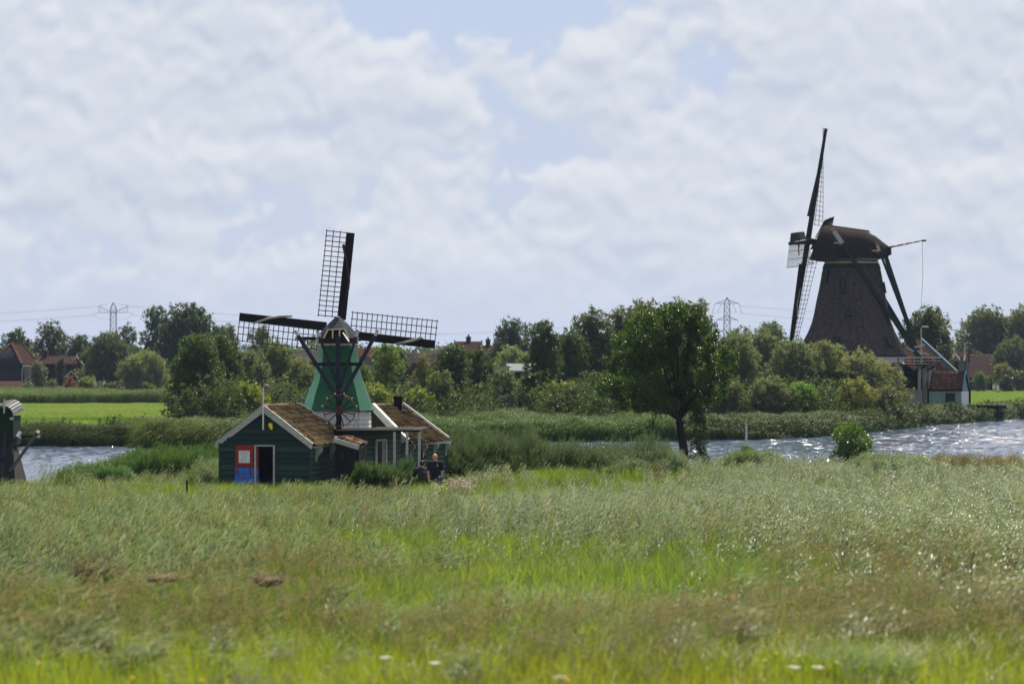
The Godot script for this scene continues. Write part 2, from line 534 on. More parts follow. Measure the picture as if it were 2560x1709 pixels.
func tint_of(base: Color, spread: float) -> Color:
	var k := R(1.0 - spread, 1.0 + spread)
	var w := R(-0.12, 0.12)
	return Color(base.r * k * (1.0 + w), base.g * k, base.b * k * (1.0 - w))

# A tree or bush: crown height H and width W over the foot `at`; low = where the crown begins, as a share of H
func tree(called: String, label: String, category: String, at: Vector3, H: float, W: float, tint: Color, o := {}) -> Node3D:
	var t := thing(called, label, category, at, o.get("group", ""))
	rng.seed = hash(label)
	var low: float = o.get("low", 0.18)
	var n: int = o.lobes_at.size() if o.has("lobes_at") else o.get("lobes", 16)
	var depth: float = o.get("depth", 0.8)
	var cs: float = o.get("leaf", 0.5)
	var dens: float = o.get("dens", 1.0)
	var lean: Vector3 = o.get("lean", Vector3.ZERO)
	var kind: String = o.get("kind", "leaves")
	var cone: float = o.get("cone", 0.0)
	var where := []
	var tints := PackedColorArray()
	var lobes := []
	var half := (1.0 - low) * H * 0.5
	for i in n:
		var y := 1.0 - 2.0 * (i + 0.5) / n
		var a := i * 2.39996 + R(-0.5, 0.5)
		var rad := R(0.55, 0.86) if i % 4 else R(0.1, 0.45)
		var r: float = minf(W * 0.5, half) * R(0.3, 0.5) * o.get("lobe_size", 1.0)
		var ring := sqrt(maxf(0.0, 1.0 - y * y)) * rad
		ring *= 1.0 - cone * (y * 0.5 + 0.5)
		var c := Vector3(cos(a) * ring * (W * 0.5 - r * 0.35), low * H + half + y * (half - r * 0.75), sin(a) * ring * (W * 0.5 - r * 0.35) * depth)
		c += lean * (c.y / H)
		if o.has("lobes_at"):
			c = o.lobes_at[i][0]
			r = o.lobes_at[i][1]
		lobes.append([c, r])
		var lobe_tint := tint * R(0.82, 1.2)
		var count := int(12.6 * r * r / (cs * cs) * dens * 1.15) + 3
		for k in count:
			var d := Vector3(rng.randfn(), rng.randfn() * 0.9 + 0.15, rng.randfn()).normalized()
			var p: Vector3 = c + d * r * (0.45 + 0.62 * sqrt(rng.randf()))
			p += Vector3(noise.get_noise_3dv(p * 40.0), noise.get_noise_3dv(p * 40.0 + Vector3(9, 50, 0)), 0) * r * 0.5
			if p.y < 0.1:
				continue
			var b := Basis.from_euler(Vector3(R(-0.3, 0.3), R(0, TAU), R(-0.3, 0.3)) if kind == "leaves_long" else Vector3(R(0, TAU), R(0, TAU), R(0, TAU)))
			where.append(Transform3D(b.scaled(Vector3.ONE * cs * R(0.75, 1.35)), p))
			tints.append(tint_of(lobe_tint, 0.22))
	if not clumps.has(kind):
		var keep := rng.state
		clumps[kind] = clump(kind, 77)
		rng.state = keep
	var tr := MB.new()
	var r0: float = o.get("trunk", H * 0.022)
	var fork := Vector3(0, maxf(low * H * 1.1, H * 0.22), 0)
	var base_shift: Vector3 = o.get("foot", Vector3.ZERO)
	tr.tube([base_shift - Vector3(0, 0.3, 0), base_shift * 0.75 + fork * 0.25, base_shift * 0.3 + fork * 0.65 + lean * 0.05, fork + lean * 0.2], [r0 * 1.35, r0 * 1.08, r0, r0 * 0.9], 9)
	obj("trunk", tr, M.bark, t)
	var li := MB.new()
	for i in lobes.size():
		if i % 2 == 0 or lobes.size() < 10:
			var c: Vector3 = lobes[i][0]
			var m := fork.lerp(c, 0.45) + Vector3(0, (c.y - fork.y) * 0.12, 0) + lean * 0.1
			li.tube([fork + lean * 0.18, m, c], [r0 * o.get("limb", 0.5), r0 * 0.22, r0 * 0.07], 5)
	obj("limbs", li, M.bark, t)
	tag(scatter("crown", clumps[kind], M[o.get("mat", "leaf")], where, tints, t), "", "", "", "stuff")
	return t

# the same by the photograph: column of the middle, rows of top and foot, width in columns, distance
func tree_at(called: String, label: String, category: String, px: float, top: float, foot: float, wide: float, d: float, tint: Color, o := {}) -> Node3D:
	var at := P(px, foot, d)
	var ground := land(at.x, at.z)
	var H := P(px, top, d).y - ground
	at.y = ground
	return tree(called, label, category, at, H, wide / F * d, tint, o)

class Beds:
	var where := {}
	var tints := {}
	func add(kind: String, t: Transform3D, c: Color) -> void:
		if not where.has(kind):
			where[kind] = []
			tints[kind] = PackedColorArray()
		where[kind].append(t)
		tints[kind].append(c)

var built_on := []     # [x, distance, half width, half depth, yaw] of ground that carries a building

func is_built(x: float, d: float) -> bool:
	for b in built_on:
		var q := Vector2(x - b[0], d - b[1]).rotated(b[4])
		if absf(q.x) < b[2] and absf(q.y) < b[3]:
			return true
	return false

func put(beds: Beds, kind: String, x: float, d: float, size: float, tall: float, c: Color, wide := 1.0) -> void:
	var b := Basis(Vector3.UP, R(-0.45, 0.45) if kind in ["reed", "seed", "bank", "grass"] else R(0, TAU)).scaled(Vector3(size * wide, tall, size * wide))
	beds.add(kind, Transform3D(b, Vector3(x, land(x, -d) - 0.03, -d)), c)

func bell(x: float, m: float, s: float) -> float:
	return exp(-pow((x - m) / s, 2.0))

func plant_fields() -> void:
	rng.seed = 4711
	var beds := Beds.new()
	# the slope of the dike and the wet meadow up to the canal
	var d := 12.0
	while d < 116.0:
		var step := clampf(0.16 + d * 0.0042, 0.18, 0.5)
		var half := d * 0.215 + 9.0
		var x := -half
		while x < half:
			var xx := x + R(-0.5, 0.5) * step
			var dd := d + R(-0.5, 0.5) * step
			x += step
			if is_built(xx, dd) or dd > near_shore(xx) - 0.3:
				continue
			var px := 1280.0 + xx / dd * F
			var n1 := noise.get_noise_2d(xx * 7.0 + 50.0, dd * 4.0)
			var n2 := noise.get_noise_2d(xx * 3.2 - 90.0, dd * 2.2 + 300.0)
			var n3 := noise.get_noise_2d(xx * 16.0, dd * 14.0 + 700.0)
			var size := step * 3.1
			var mix := R(0.0, 1.0)
			var near := 1.0 - smoothstep(17.5, 24.5, dd + n1 * 3.0 + n3 * 1.5)
			if mix < near * 0.9:
				put(beds, "short", xx, dd, R(0.8, 1.3), R(0.8, 1.9), tint_of(Color(1.0, 1.0, 1.0).lerp(Color(1.1, 0.95, 1.0), n1 + 0.5), 0.2))
				continue
			var green := 0.32 + n2 * 0.6 + 0.85 * bell(px, 1250.0, 430.0) * bell(dd, 36.0, 11.0) + smoothstep(74.0, 86.0, dd) * 0.7 * (1.0 - smoothstep(1500.0, 1900.0, px))
			var seed := 0.12 * bell(dd, 27.0, 9.0) + n1 * 0.6 + smoothstep(1500.0, 2500.0, px) * 0.2 * bell(dd, 34.0, 10.0) + 0.08
			var reed := 0.55 * smoothstep(24.0, 36.0, dd) + n3 * 0.4 - n2 * 0.35 + 0.25 * (1.0 - smoothstep(300.0, 900.0, px)) + 0.4 * smoothstep(900.0, 1500.0, px) * smoothstep(42.0, 55.0, dd) - 0.15 * (1.0 - smoothstep(24.0, 40.0, dd))
			green += R(-0.45, 0.45)
			seed += R(-0.45, 0.45)
			reed += R(-0.45, 0.45)
			var rise := (0.72 + n1 * 0.35 + n3 * 0.22) * lerpf(0.42, 1.0, smoothstep(17.0, 34.0, dd))
			if dd > 84.0 and px < 1200.0:
				rise *= 0.85
			if reed > green and reed > seed:
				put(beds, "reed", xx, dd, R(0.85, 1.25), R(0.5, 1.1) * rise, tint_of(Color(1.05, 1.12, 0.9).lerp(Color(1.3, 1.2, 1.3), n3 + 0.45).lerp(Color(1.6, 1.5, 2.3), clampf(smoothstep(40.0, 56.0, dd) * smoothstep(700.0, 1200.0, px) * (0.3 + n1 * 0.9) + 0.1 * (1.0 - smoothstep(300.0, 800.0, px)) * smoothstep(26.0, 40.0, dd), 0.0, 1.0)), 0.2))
			elif seed > green:
				put(beds, "seed", xx, dd, R(0.9, 1.3), R(0.7, 1.05) * (rise + 0.08), tint_of(Color(0.92, 1.0, 0.85).lerp(Color(0.85, 0.78, 0.85), n1 + 0.3), 0.2))
			else:
				put(beds, "grass", xx, dd, R(0.9, 1.3), R(0.75, 1.05) * rise, tint_of(Color(1.15, 1.12, 1.0).lerp(Color(0.9, 1.08, 0.9), n2 + 0.4), 0.25))
		d += step
	# taller stands: [from column, to column, nearest, farthest, how tall, kind, tint, plants]
	for s in [[190.0, 700.0, 102.0, 109.0, 1.22, "reed", Color(0.42, 0.66, 0.26), 1300], [270.0, 560.0, 102.0, 107.0, 1.15, "grass", Color(0.45, 0.6, 0.5), 200], [100.0, 330.0, 96.5, 101.0, 0.75, "reed", Color(0.5, 0.8, 0.4), 300],
			[1080.0, 1360.0, 103.0, 111.0, 1.85, "reed", Color(0.5, 0.6, 0.5), 700], [1080.0, 1700.0, 102.0, 111.0, 1.5, "reed", Color(0.55, 0.65, 0.58), 1300], [1080.0, 1500.0, 101.5, 106.0, 1.25, "reed", Color(0.38, 0.5, 0.3), 350], [1025.0, 1130.0, 83.4, 85.3, 1.1, "grass", Color(0.8, 0.95, 0.7), 230],
			[1500.0, 1720.0, 100.0, 106.0, 0.95, "reed", Color(0.75, 0.9, 0.9), 420],
			[1330.0, 1480.0, 94.0, 101.0, 0.95, "grass", Color(0.75, 0.95, 0.7), 360], [865.0, 1035.0, 86.5, 89.2, 1.25, "reed", Color(0.33, 0.5, 0.26), 360], [900.0, 1020.0, 85.0, 88.5, 0.7, "grass", Color(0.6, 0.8, 0.55), 160],
			[1790.0, 1960.0, 108.0, 112.0, 0.95, "reed", Color(0.85, 1.05, 0.8), 330], [2130.0, 2330.0, 103.0, 110.0, 0.85, "reed", Color(0.95, 1.05, 0.85), 420], [2300.0, 2560.0, 104.0, 113.0, 0.85, "seed", Color(0.8, 0.72, 0.6), 650],
			[-60.0, 130.0, 84.0, 92.0, 0.75, "grass", Color(1.0, 1.0, 0.9), 420], [530.0, 880.0, 84.5, 88.4, 0.85, "grass", Color(0.95, 1.05, 0.85), 800], [1960.0, 2200.0, 18.2, 19.4, 0.42, "grass", Color(0.9, 1.08, 0.7), 60], [470.0, 560.0, 92.0, 104.0, 0.9, "reed", Color(0.9, 1.0, 0.95), 260]]:
		for k in s[7]:
			var dd: float = R(s[2], s[3])
			var px: float = R(s[0], s[1])
			var xx := (px - 1280.0) / F * dd
			if is_built(xx, dd):
				continue
			var edge := smoothstep(0.0, 0.35 if s[0] < 200.0 else 0.12, (px - s[0]) / (s[1] - s[0])) * smoothstep(0.0, 0.12, (s[1] - px) / (s[1] - s[0]))
			put(beds, s[5], xx, dd, R(0.9, 1.3), s[4] * R(0.6, 1.0) * (0.6 + 0.4 * edge) * (1.0 + 0.45 * noise.get_noise_2d(xx * 12.0, dd * 12.0)), tint_of(s[6], 0.2))
	for k in 150:
		var dd := R(21.0, 74.0)
		var xx := R(-0.215, 0.215) * dd
		if noise.get_noise_2d(xx * 5.0, dd * 4.0 + 60.0) > -0.1:
			put(beds, "dock", xx, dd, R(0.8, 1.2), R(0.7, 1.0) * smoothstep(8.0, 34.0, dd), tint_of(Color.WHITE, 0.25))
	# pink flowering stand left of the two people's path
	for k in 20:
		var dd := R(79.0, 83.5)
		put(beds, "flower_head", (R(1085.0, 1190.0) - 1280.0) / F * dd, dd, R(0.7, 1.0), R(0.75, 1.0), tint_of(Color.WHITE, 0.15))
	# reeds along the far side of the canal
	var xs := -44.0
	while xs < 74.0:
		xs += 0.042
		var sh := far_shore(xs)
		var col := 1280.0 + xs / sh * F
		var tall := 1.0
		var c := Color(1.0, 1.0, 1.0)
		var deep := 7.0
		if col < 330.0:
			tall = 0.95
			c = Color(0.45, 0.53, 0.4)
			deep = 4.0
		elif col < 560.0:
			tall = 1.35
			c = Color(0.85, 0.9, 0.8)
			deep = 6.0
		elif col < 1700.0:
			tall = 1.35
			c = Color(0.58, 0.82, 0.4)
			deep = 13.0
		elif col < 2300.0:
			tall = 1.15
			c = Color(0.5, 0.62, 0.42)
			deep = 10.0
		else:
			tall = 1.0
			c = Color(0.62, 0.72, 0.72)
			deep = 6.0
		for k in 3:
			var dd := sh - 0.6 + deep * pow(rng.randf(), 1.3)
			var xx := xs + R(-0.5, 0.5)
			if is_built(xx, dd):
				continue
			var q := noise.get_noise_2d(xx * 5.0, dd * 5.0 + 90.0)
			put(beds, "bank", xx, dd, R(0.9, 1.3), tall * R(0.75, 1.05) * (1.0 + q * 0.55), tint_of(c.lerp(c * Color(1.25, 1.1, 1.4) if q > 0.0 else c * Color(0.75, 0.95, 0.6), absf(q) * 1.6), 0.2))
	# the belt of reeds behind the left meadow, and reeds among the bushes
	for k in 5200:
		var dd := 278.0 + 46.0 * rng.randf()
		var xx := R(-76.0, -26.0) * dd / 300.0
		var q := noise.get_noise_2d(xx * 3.0, dd * 3.0)
		put(beds, "bank", xx, dd, R(1.2, 1.8), R(1.2, 1.75) * (1.0 + 0.3 * q), tint_of(Color(0.95, 1.1, 0.8).lerp(Color(0.75, 0.82, 0.85), q + 0.5), 0.18))
	for k in 1500:
		var dd := R(172.0, 205.0)
		var xx := (R(880.0, 1700.0) - 1280.0) / F * dd
		var q := noise.get_noise_2d(xx * 3.0, dd * 3.0 + 70.0)
		put(beds, "bank", xx, dd, R(1.0, 1.5), R(0.9, 1.3) * (1.0 + 0.3 * q), tint_of(Color(0.75, 0.95, 0.55).lerp(Color(1.05, 0.98, 1.15), q + 0.3), 0.2))
	# meadows
	for k in 9500:
		var dd := sqrt(R(161.0 * 161.0, 281.0 * 281.0))
		var xx := R(-64.0, -24.0) * dd / 235.0
		if dd < far_shore(xx) + 2.0:
			continue
		var q := noise.get_noise_2d(xx * 2.0, dd * 2.0)
		var dark := bell(dd, 198.0 + 3.0 * noise.get_noise_2d(xx * 3.0, 0.0), 3.0)
		put(beds, "lawn", xx, dd, R(0.9, 1.3), R(0.8, 1.3) + dark * 1.8, tint_of(Color(1.0, 1.0, 1.0).lerp(Color(0.55, 0.72, 0.7), dark) * (1.0 + q * 0.15), 0.1))
	for k in 9000:
		var dd := sqrt(R(226.0 * 226.0, 420.0 * 420.0))
		var xx := R(50.0, 72.0) * dd / 270.0
		if dd < far_shore(xx) + 3.0 or is_built(xx, dd):
			continue
		put(beds, "lawn", xx, dd, R(1.1, 1.6), R(0.8, 1.4), tint_of(Color(0.95, 1.0, 0.9), 0.12))
	var told := {
		"reed": ["reeds", "grey green reeds with drooping leaves in the wet field and by the near bank", "reeds", "reed"], "grass": ["tall_grass", "bright yellow green tall grass between the reeds and before the green shed", "grass", "grass"],
		"short": ["short_grass", "short bright grass blurred along the bottom edge on the dike", "grass", "grass"], "seed": ["seeding_grass", "brownish seeding grass heads standing above the field", "grass", "seed"],
		"bank": ["far_reeds", "reed belt along the far side of the canal and behind the meadow", "reeds", "bank"], "lawn": ["meadow_grass", "short bright green grass of the meadows beyond the canal", "grass", "grass"],
		"dock": ["dock_plants", "scattered brown dock seed spikes standing in the field", "weeds", "seed"],
		"flower_head": ["pink_flowers", "pale pink flowering weeds in the grass below the two people", "flowers", "petal"],
	}
	for k in told:
		if beds.where.has(k):
			tag(scatter(told[k][0], clump(k, 11), M[told[k][3]], beds.where[k], beds.tints[k]), told[k][1], told[k][2], "", "stuff")
	print("plants ", beds.where.keys().map(func(k): return [k, beds.where[k].size()]))

# ---------------------------------------------------------------- setting
func make_ground() -> void:
	var ds := []
	var d := -60.0
	while d < 320.0:
		ds.append(d)
		d += 1.5 if d > 100.0 and d < 240.0 else 3.0
	while d < 7000.0:
		ds.append(d)
		d *= 1.25
	var xs := []
	var x := 0.0
	while x < 90.0:
		xs.append(x)
		if x > 0.0:
			xs.push_front(-x)
		x += 2.5
	while x < 6000.0:
		xs.append(x)
		xs.push_front(-x)
		x *= 1.35
	var rows := []
	for dd in ds:
		var line := []
		for xx in xs:
			line.append(Vector3(xx, land(xx, -dd), -dd))
		rows.append(line)
	var mb := MB.new()
	mb.sheet(rows, Vector3(0, -1e7, 0))
	tag(obj("ground", mb, M.soil), "grassy ground sloping from the dike to the canal and on to the meadows", "ground", "", "structure")

func make_water() -> void:
	var f := FastNoiseLite.new()
	f.noise_type = FastNoiseLite.TYPE_SIMPLEX_SMOOTH
	f.frequency = 1.05
	f.fractal_octaves = 3
	f.fractal_gain = 0.55
	f.seed = 3
	var w := 330
	var h := 330
	var v := PackedVector3Array()
	var n := PackedVector3Array()
	var ix := PackedInt32Array()
	for j in h + 1:
		var dd := 108.0 + 190.0 * pow(float(j) / h, 1.25)
		for i in w + 1:
			var xx := (float(i) / w - 0.5) * 0.52 * dd
			var p := Vector3(xx, 0, -dd)
			var a := f.get_noise_2d(xx * 0.8, dd * 1.6)
			var ax := f.get_noise_2d((xx + 0.1) * 0.8, dd * 1.6)
			var az := f.get_noise_2d(xx * 0.8, (dd - 0.1) * 1.6)
			p.y = a * 0.075
			v.push_back(p)
			n.push_back(Vector3((a - ax) * 0.75, 1.0, (a - az) * 0.75).normalized())
	for j in h:
		for i in w:
			var k := j * (w + 1) + i
			ix.append_array([k, k + w + 2, k + 1, k, k + w + 1, k + w + 2])
	var a := []
	a.resize(Mesh.ARRAY_MAX)
	a[Mesh.ARRAY_VERTEX] = v
	a[Mesh.ARRAY_NORMAL] = n
	a[Mesh.ARRAY_INDEX] = ix
	var m := ArrayMesh.new()
	m.add_surface_from_arrays(Mesh.PRIMITIVE_TRIANGLES, a)
	tag(obj("water", m, M.water), "rippled grey blue water of the canal glinting in the sun", "water", "", "structure")
	var far := MB.new()     # the canal on either side of the part above
	for s in [-1.0, 1.0]:
		far.quad(Vector3(s * 0.26 * 108.0, -0.02, -108), Vector3(s * 0.26 * 298.0, -0.02, -298), Vector3(s * 260, -0.02, -298), Vector3(s * 260, -0.02, -108), Vector3(0, -100, 0))
	tag(obj("water", far, M.water), "canal water running on past the edges of the view", "water", "", "structure")

# ---------------------------------------------------------------- pieces of buildings
# boards laid across the quad a (low left), b (low right), c (high right), d (high left); each stands proud at its lower edge
func boards(parent: Node, a: Vector3, b: Vector3, c: Vector3, d: Vector3, n: int, m: Material, out: Vector3, lap := 0.018, called := "board", edge: Material = null) -> void:
	for k in n:
		var t0 := float(k) / n
		var t1 := float(k + 1) / n - 0.004
		var p := [a.lerp(d, t0), b.lerp(c, t0), b.lerp(c, t1), a.lerp(d, t1)]
		var mb := MB.new()
		var lo := out * (lap + 0.02)
		var hi := out * 0.02
		mb.hexa([p[0], p[1], p[2], p[3], p[0] + lo, p[1] + lo, p[2] + hi, p[3] + hi])
		obj(called, mb, m, parent)
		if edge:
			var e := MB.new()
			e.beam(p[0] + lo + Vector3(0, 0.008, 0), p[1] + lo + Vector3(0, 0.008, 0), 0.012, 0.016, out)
			obj("edge_highlight", e, edge, parent)  # thin strip carrying the painted highlight of the lower edge

func tile_mesh(flat := false) -> ArrayMesh:
	var mb := MB.new()
	var prof := [[0.0, 0.045], [0.18, 0.085], [0.36, 0.045], [0.55, 0.008], [0.8, 0.004], [1.0, 0.03]]
	for k in prof.size() - 1:
		var x0: float = prof[k][0]
		var x1: float = prof[k + 1][0]
		var y0: float = prof[k][1]
		var y1: float = prof[k + 1][1]
		var a := Vector3(x0, y0, 0)
		var b := Vector3(x1, y1, 0)
		var c := Vector3(x1, y1 + 0.055, 1.1)
		var d := Vector3(x0, y0 + 0.055, 1.1)
		mb.quad(a, b, c, d, Vector3(0.5, -9, 0.5))
		mb.quad(d, c, c - Vector3(0, 0.052, 0), d - Vector3(0, 0.052, 0), Vector3(0.5, 0, -9))
	return mb.mesh()

# roof slope: ridge ends r0, r1 and eave ends e0, e1. Tiles one by one, or joined when far or out of view
func tiles(parent: Node, r0: Vector3, r1: Vector3, e0: Vector3, e1: Vector3, cols: int, rows: int, mats: Array, out: Vector3, single := true) -> void:
	var unit := tile_mesh()
	var st := SurfaceTool.new()
	for j in rows:
		for i in cols:
			var u0 := float(i) / cols
			var u1 := float(i + 1) / cols
			var v0 := float(j) / rows
			var v1 := float(j + 1) / rows
			var a := r0.lerp(r1, u0).lerp(e0.lerp(e1, u0), v0)
			var b := r0.lerp(r1, u1).lerp(e0.lerp(e1, u1), v0)
			var c := r0.lerp(r1, u0).lerp(e0.lerp(e1, u0), v1)
			var t := Transform3D(Basis(b - a, out * R(0.9, 1.15), c - a), a + out * R(0.0, 0.008))
			if single:
				var o := MeshInstance3D.new()
				o.name = "roof_tile"
				o.mesh = unit
				o.material_override = mats[rng.randi() % mats.size()]
				o.transform = t
				parent.add_child(o, true)
			else:
				st.append_from(unit, 0, t)
	if not single:
		tag(obj("roof_tiles", st.commit(), mats[0], parent), "", "", "", "stuff")

func bracket(parent: Node, at: Vector3, out: Vector3, m: Material) -> void:
	var mb := MB.new()
	var side := out.cross(Vector3.UP) * 0.07
	var o := [Vector3.ZERO, out * 0.26, out * 0.26 - Vector3(0, 0.12, 0), out * 0.16 - Vector3(0, 0.24, 0), out * 0.07 - Vector3(0, 0.34, 0), out * 0.05 - Vector3(0, 0.5, 0), -Vector3(0, 0.5, 0)]
	for k in o.size():
		o[k] += at - side * 0.5
	mb.slab(o, side)
	obj("eave_bracket", mb, m, parent)

# A sail: stock along s from the hub, lattice on the side l, b points from the wheel back to the mill
func sail(mill: Node, hub: Vector3, s: Vector3, l: Vector3, b: Vector3, o: Dictionary) -> Node:
	var mb := MB.new()
	var R1: float = o.R
	var sw: float = o.stock
	mb.beam(hub, hub + s * R1, sw, sw, b, sw * 0.55, sw * 0.5)
	var part := obj("sail", mb, o.mat_stock, mill)
	var twist := func(r: float) -> Vector3:
		var t: float = lerpf(o.t0, o.t1, r / R1)
		return (l * cos(t) + b * sin(t))
	var r0: float = o.r0
	var n: int = o.bars
	for k in n:
		var r: float = lerpf(r0, R1 * 0.995, float(k) / (n - 1))
		var d: Vector3 = twist.call(r)
		var q := MB.new()
		q.beam(hub + s * r - d * sw * 0.3, hub + s * r + d * (o.lat + 0.04), o.bar, o.bar, s)
		obj("sail_bar", q, o.mat_bar, part)
	for k in o.laths:
		var w: float = o.lat * (k + 1.0) / o.laths
		var q := MB.new()
		for j in 6:
			var ra: float = lerpf(r0 - 0.05, R1 + 0.03, j / 6.0)
			var rb: float = lerpf(r0 - 0.05, R1 + 0.03, (j + 1) / 6.0)
			q.beam(hub + s * ra + twist.call(ra) * w, hub + s * rb + twist.call(rb) * w, o.bar, o.bar, b)
		obj("sail_lath", q, o.mat_bar, part)
	# the closed leading boards on the other side of the stock
	var wb: float = o.board
	var q := MB.new()
	var steps := 5
	for j in steps:
		var ra: float = lerpf(o.rb0, R1, float(j) / steps)
		var rb: float = lerpf(o.rb0, R1, float(j + 1) / steps)
		var da: Vector3 = -twist.call(ra) if not o.get("board_flat", false) else -l
		var db: Vector3 = -twist.call(rb) if not o.get("board_flat", false) else -l
		var th: float = o.get("board_thick", 0.03)
		q.hexa([hub + s * ra, hub + s * ra + da * wb, hub + s * ra + da * wb + b * th, hub + s * ra + b * th, hub + s * rb, hub + s * rb + db * wb, hub + s * rb + db * wb + b * th, hub + s * rb + b * th])
	obj("wind_board", q, o.mat_board, part)
	return part

# ---------------------------------------------------------------- the small green mill and its sheds
func octagon(c: Vector3, y: float, a: float, cut := 0.71) -> Array:
	var o := []
	for q in [[-cut, 1], [cut, 1], [1, cut], [1, -cut], [cut, -1], [-cut, -1], [-1, -cut], [-1, cut]]:
		o.append(Vector3(c.x + q[0] * a, y, c.z + q[1] * a))
	return o

func ring(c: Vector3, y0: float, y1: float, a: float, cut := 0.71) -> MB:
	var mb := MB.new()
	mb.slab(octagon(c, y0, a, cut), Vector3(0, y1 - y0, 0))
	return mb

func small_mill() -> void:
	var D := 96.5
	var c := P(845, 900, D)
	c.y = 0.45
	var t := wthing("windmill", "small green windmill with white boarded base standing behind the green shed", "windmill", c)
	obj("base_core", ring(c, 0.3, 3.53, 1.2), M.white, t)
	var b0 := octagon(c, 0.4, 1.29)
	var b1 := octagon(c, 3.5, 1.23)
	for k in [7, 0, 1, 2, 6]:
		var j: int = (k + 1) % 8
		var out: Vector3 = ((b0[k] + b0[j]) * 0.5 - c) * Vector3(1, 0, 1)
		boards(t, b0[k], b0[j], b1[j], b1[k], 18, M.white, out.normalized())
	var prof := [[3.52, 1.36], [3.56, 1.335], [3.85, 1.25], [4.22, 1.13], [4.7, 0.945], [5.21, 0.83], [5.66, 0.775], [6.08, 0.755]]
	for k in 8:
		var mb := MB.new()
		for i in prof.size() - 1:
			var p := octagon(c, prof[i][0], prof[i][1])
			var q := octagon(c, prof[i + 1][0], prof[i + 1][1])
			mb.quad(p[k], p[(k + 1) % 8], q[(k + 1) % 8], q[k], Vector3(c.x, prof[i][0], c.z))
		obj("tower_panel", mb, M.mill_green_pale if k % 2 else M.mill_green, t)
	for k in 8:
		var o := octagon(c, 3.49, 1.31)
		var mb := MB.new()
		mb.box(o[k], Vector3(0.1, 0.07, 0.1))
		obj("sill_end", mb, M.dark_red, t)
	obj("curb_ring", ring(c, 6.08, 6.16, 0.78), M.white, t)
	obj("curb_ring", ring(c, 6.163, 6.25, 0.76), M.dark_red, t)
	obj("curb_ring", ring(c, 6.253, 6.33, 0.8), M.cream, t)
	# the cap: long planks down the sides, boards over the hip, a framed opening towards the tail
	var cap := obj("cap", ring(c, 6.3, 6.38, 0.6), M.cap_lead_dark, t)
	var secs := []
	for s in [[0.55, [[0.13, 7.1, 0.0], [0.24, 6.92, 0.22], [0.33, 6.74, 0.4], [0.41, 6.55, 0.48], [0.49, 6.36, 0.55]]], [0.1, [[0.09, 7.17, 0], [0.37, 6.92, 0], [0.57, 6.7, 0], [0.73, 6.5, 0], [0.84, 6.34, 0]]], [-0.95, [[0.08, 7.12, 0], [0.3, 6.9, 0], [0.46, 6.7, 0], [0.57, 6.5, 0], [0.62, 6.34, 0]]]]:
		var line := []
		for q in s[1]:
			line.append(Vector3(q[0], q[1], s[0] + q[2]))
		secs.append(line)
	for side in [-1.0, 1.0]:
		for part in 2:
			var n := 10
			for k in n:
				var mb := MB.new()
				for i in 4:
					var pt := []
					for u in [float(k) / n, (k + 0.93) / n]:
						for w in [i, i + 1]:
							var q: Vector3 = secs[part][w].lerp(secs[part + 1][w], u)
							pt.append(Vector3(c.x + q.x * side, q.y, c.z + q.z))
					var out := Vector3(side * 0.7, 0.7, 0.25 - part * 0.5) * (0.025 + 0.012 * (k % 2))
					mb.hexa([pt[0], pt[1], pt[3], pt[2], pt[0] + out, pt[1] + out, pt[3] + out, pt[2] + out])
				obj("cap_plank", mb, M.cap_lead if (k + part) % 3 else M.cap_lead_dark, cap)
	var hl := c + Vector3(-0.34, 0, 0.97)
	var hr := c + Vector3(0.34, 0, 0.97)
	hl.y = 6.74
	hr.y = 6.74
	var tl := Vector3(c.x - 0.13, 7.13, c.z + 0.55)
	var tr := Vector3(c.x + 0.13, 7.13, c.z + 0.55)
	boards(cap, hl, hr, tr, tl, 7, M.cap_lead, Vector3(0, 0.75, 0.66), 0.02, "hip_board")
	var knob := MB.new()
	knob.ball(Vector3(c.x, 7.17, c.z + 0.5), Vector3(0.13, 0.07, 0.1))
	obj("ridge_cap", knob, M.galvanised, cap)
	var bl := Vector3(c.x - 0.5, 6.34, c.z + 1.1)
	var br := Vector3(c.x + 0.5, 6.34, c.z + 1.1)
	for q in [[hl, hr], [hl, bl], [hr, br]]:
		var mb := MB.new()
		mb.beam(q[0] + Vector3(0, -0.03, 0.03), q[1] + Vector3(0, -0.01, 0.03), 0.06, 0.06, Vector3.BACK)
		obj("cap_frame", mb, M.cream, cap)
	for x in [-0.14, 0.13]:
		var mb := MB.new()
		mb.beam(Vector3(c.x + x, 6.7, c.z + 1.02), Vector3(c.x + x, 6.32, c.z + 1.13), 0.055, 0.05, Vector3.BACK)
		obj("cap_frame", mb, M.cream, cap)
	var dark := MB.new()
	dark.slab([hl + Vector3(0, 0, -0.12), hr + Vector3(0, 0, -0.12), br + Vector3(0, 0, -0.14), bl + Vector3(0, 0, -0.14)], Vector3(0, 0, -0.05))
	obj("cap_opening", dark, M.inside, cap)
	var rod := MB.new()
	rod.tube([P(857, 832, 95.3), P(872, 854, 94.5)], [0.025, 0.04], 6)
	obj("brake_pole", rod, M.white, t)
	# tail: two cross beams, four braces, the pole and the winch wheel
	var tail := MB.new()
	tail.beam(P(741, 846, 96.1), P(940, 845, 96.1), 0.13, 0.14)
	var tp := obj("cross_beam", tail, M.navy, t)
	var tail2 := MB.new()
	tail2.beam(P(785, 849, 95.35), P(902, 849, 95.35), 0.11, 0.11)
	obj("cross_beam", tail2, M.navy, t)
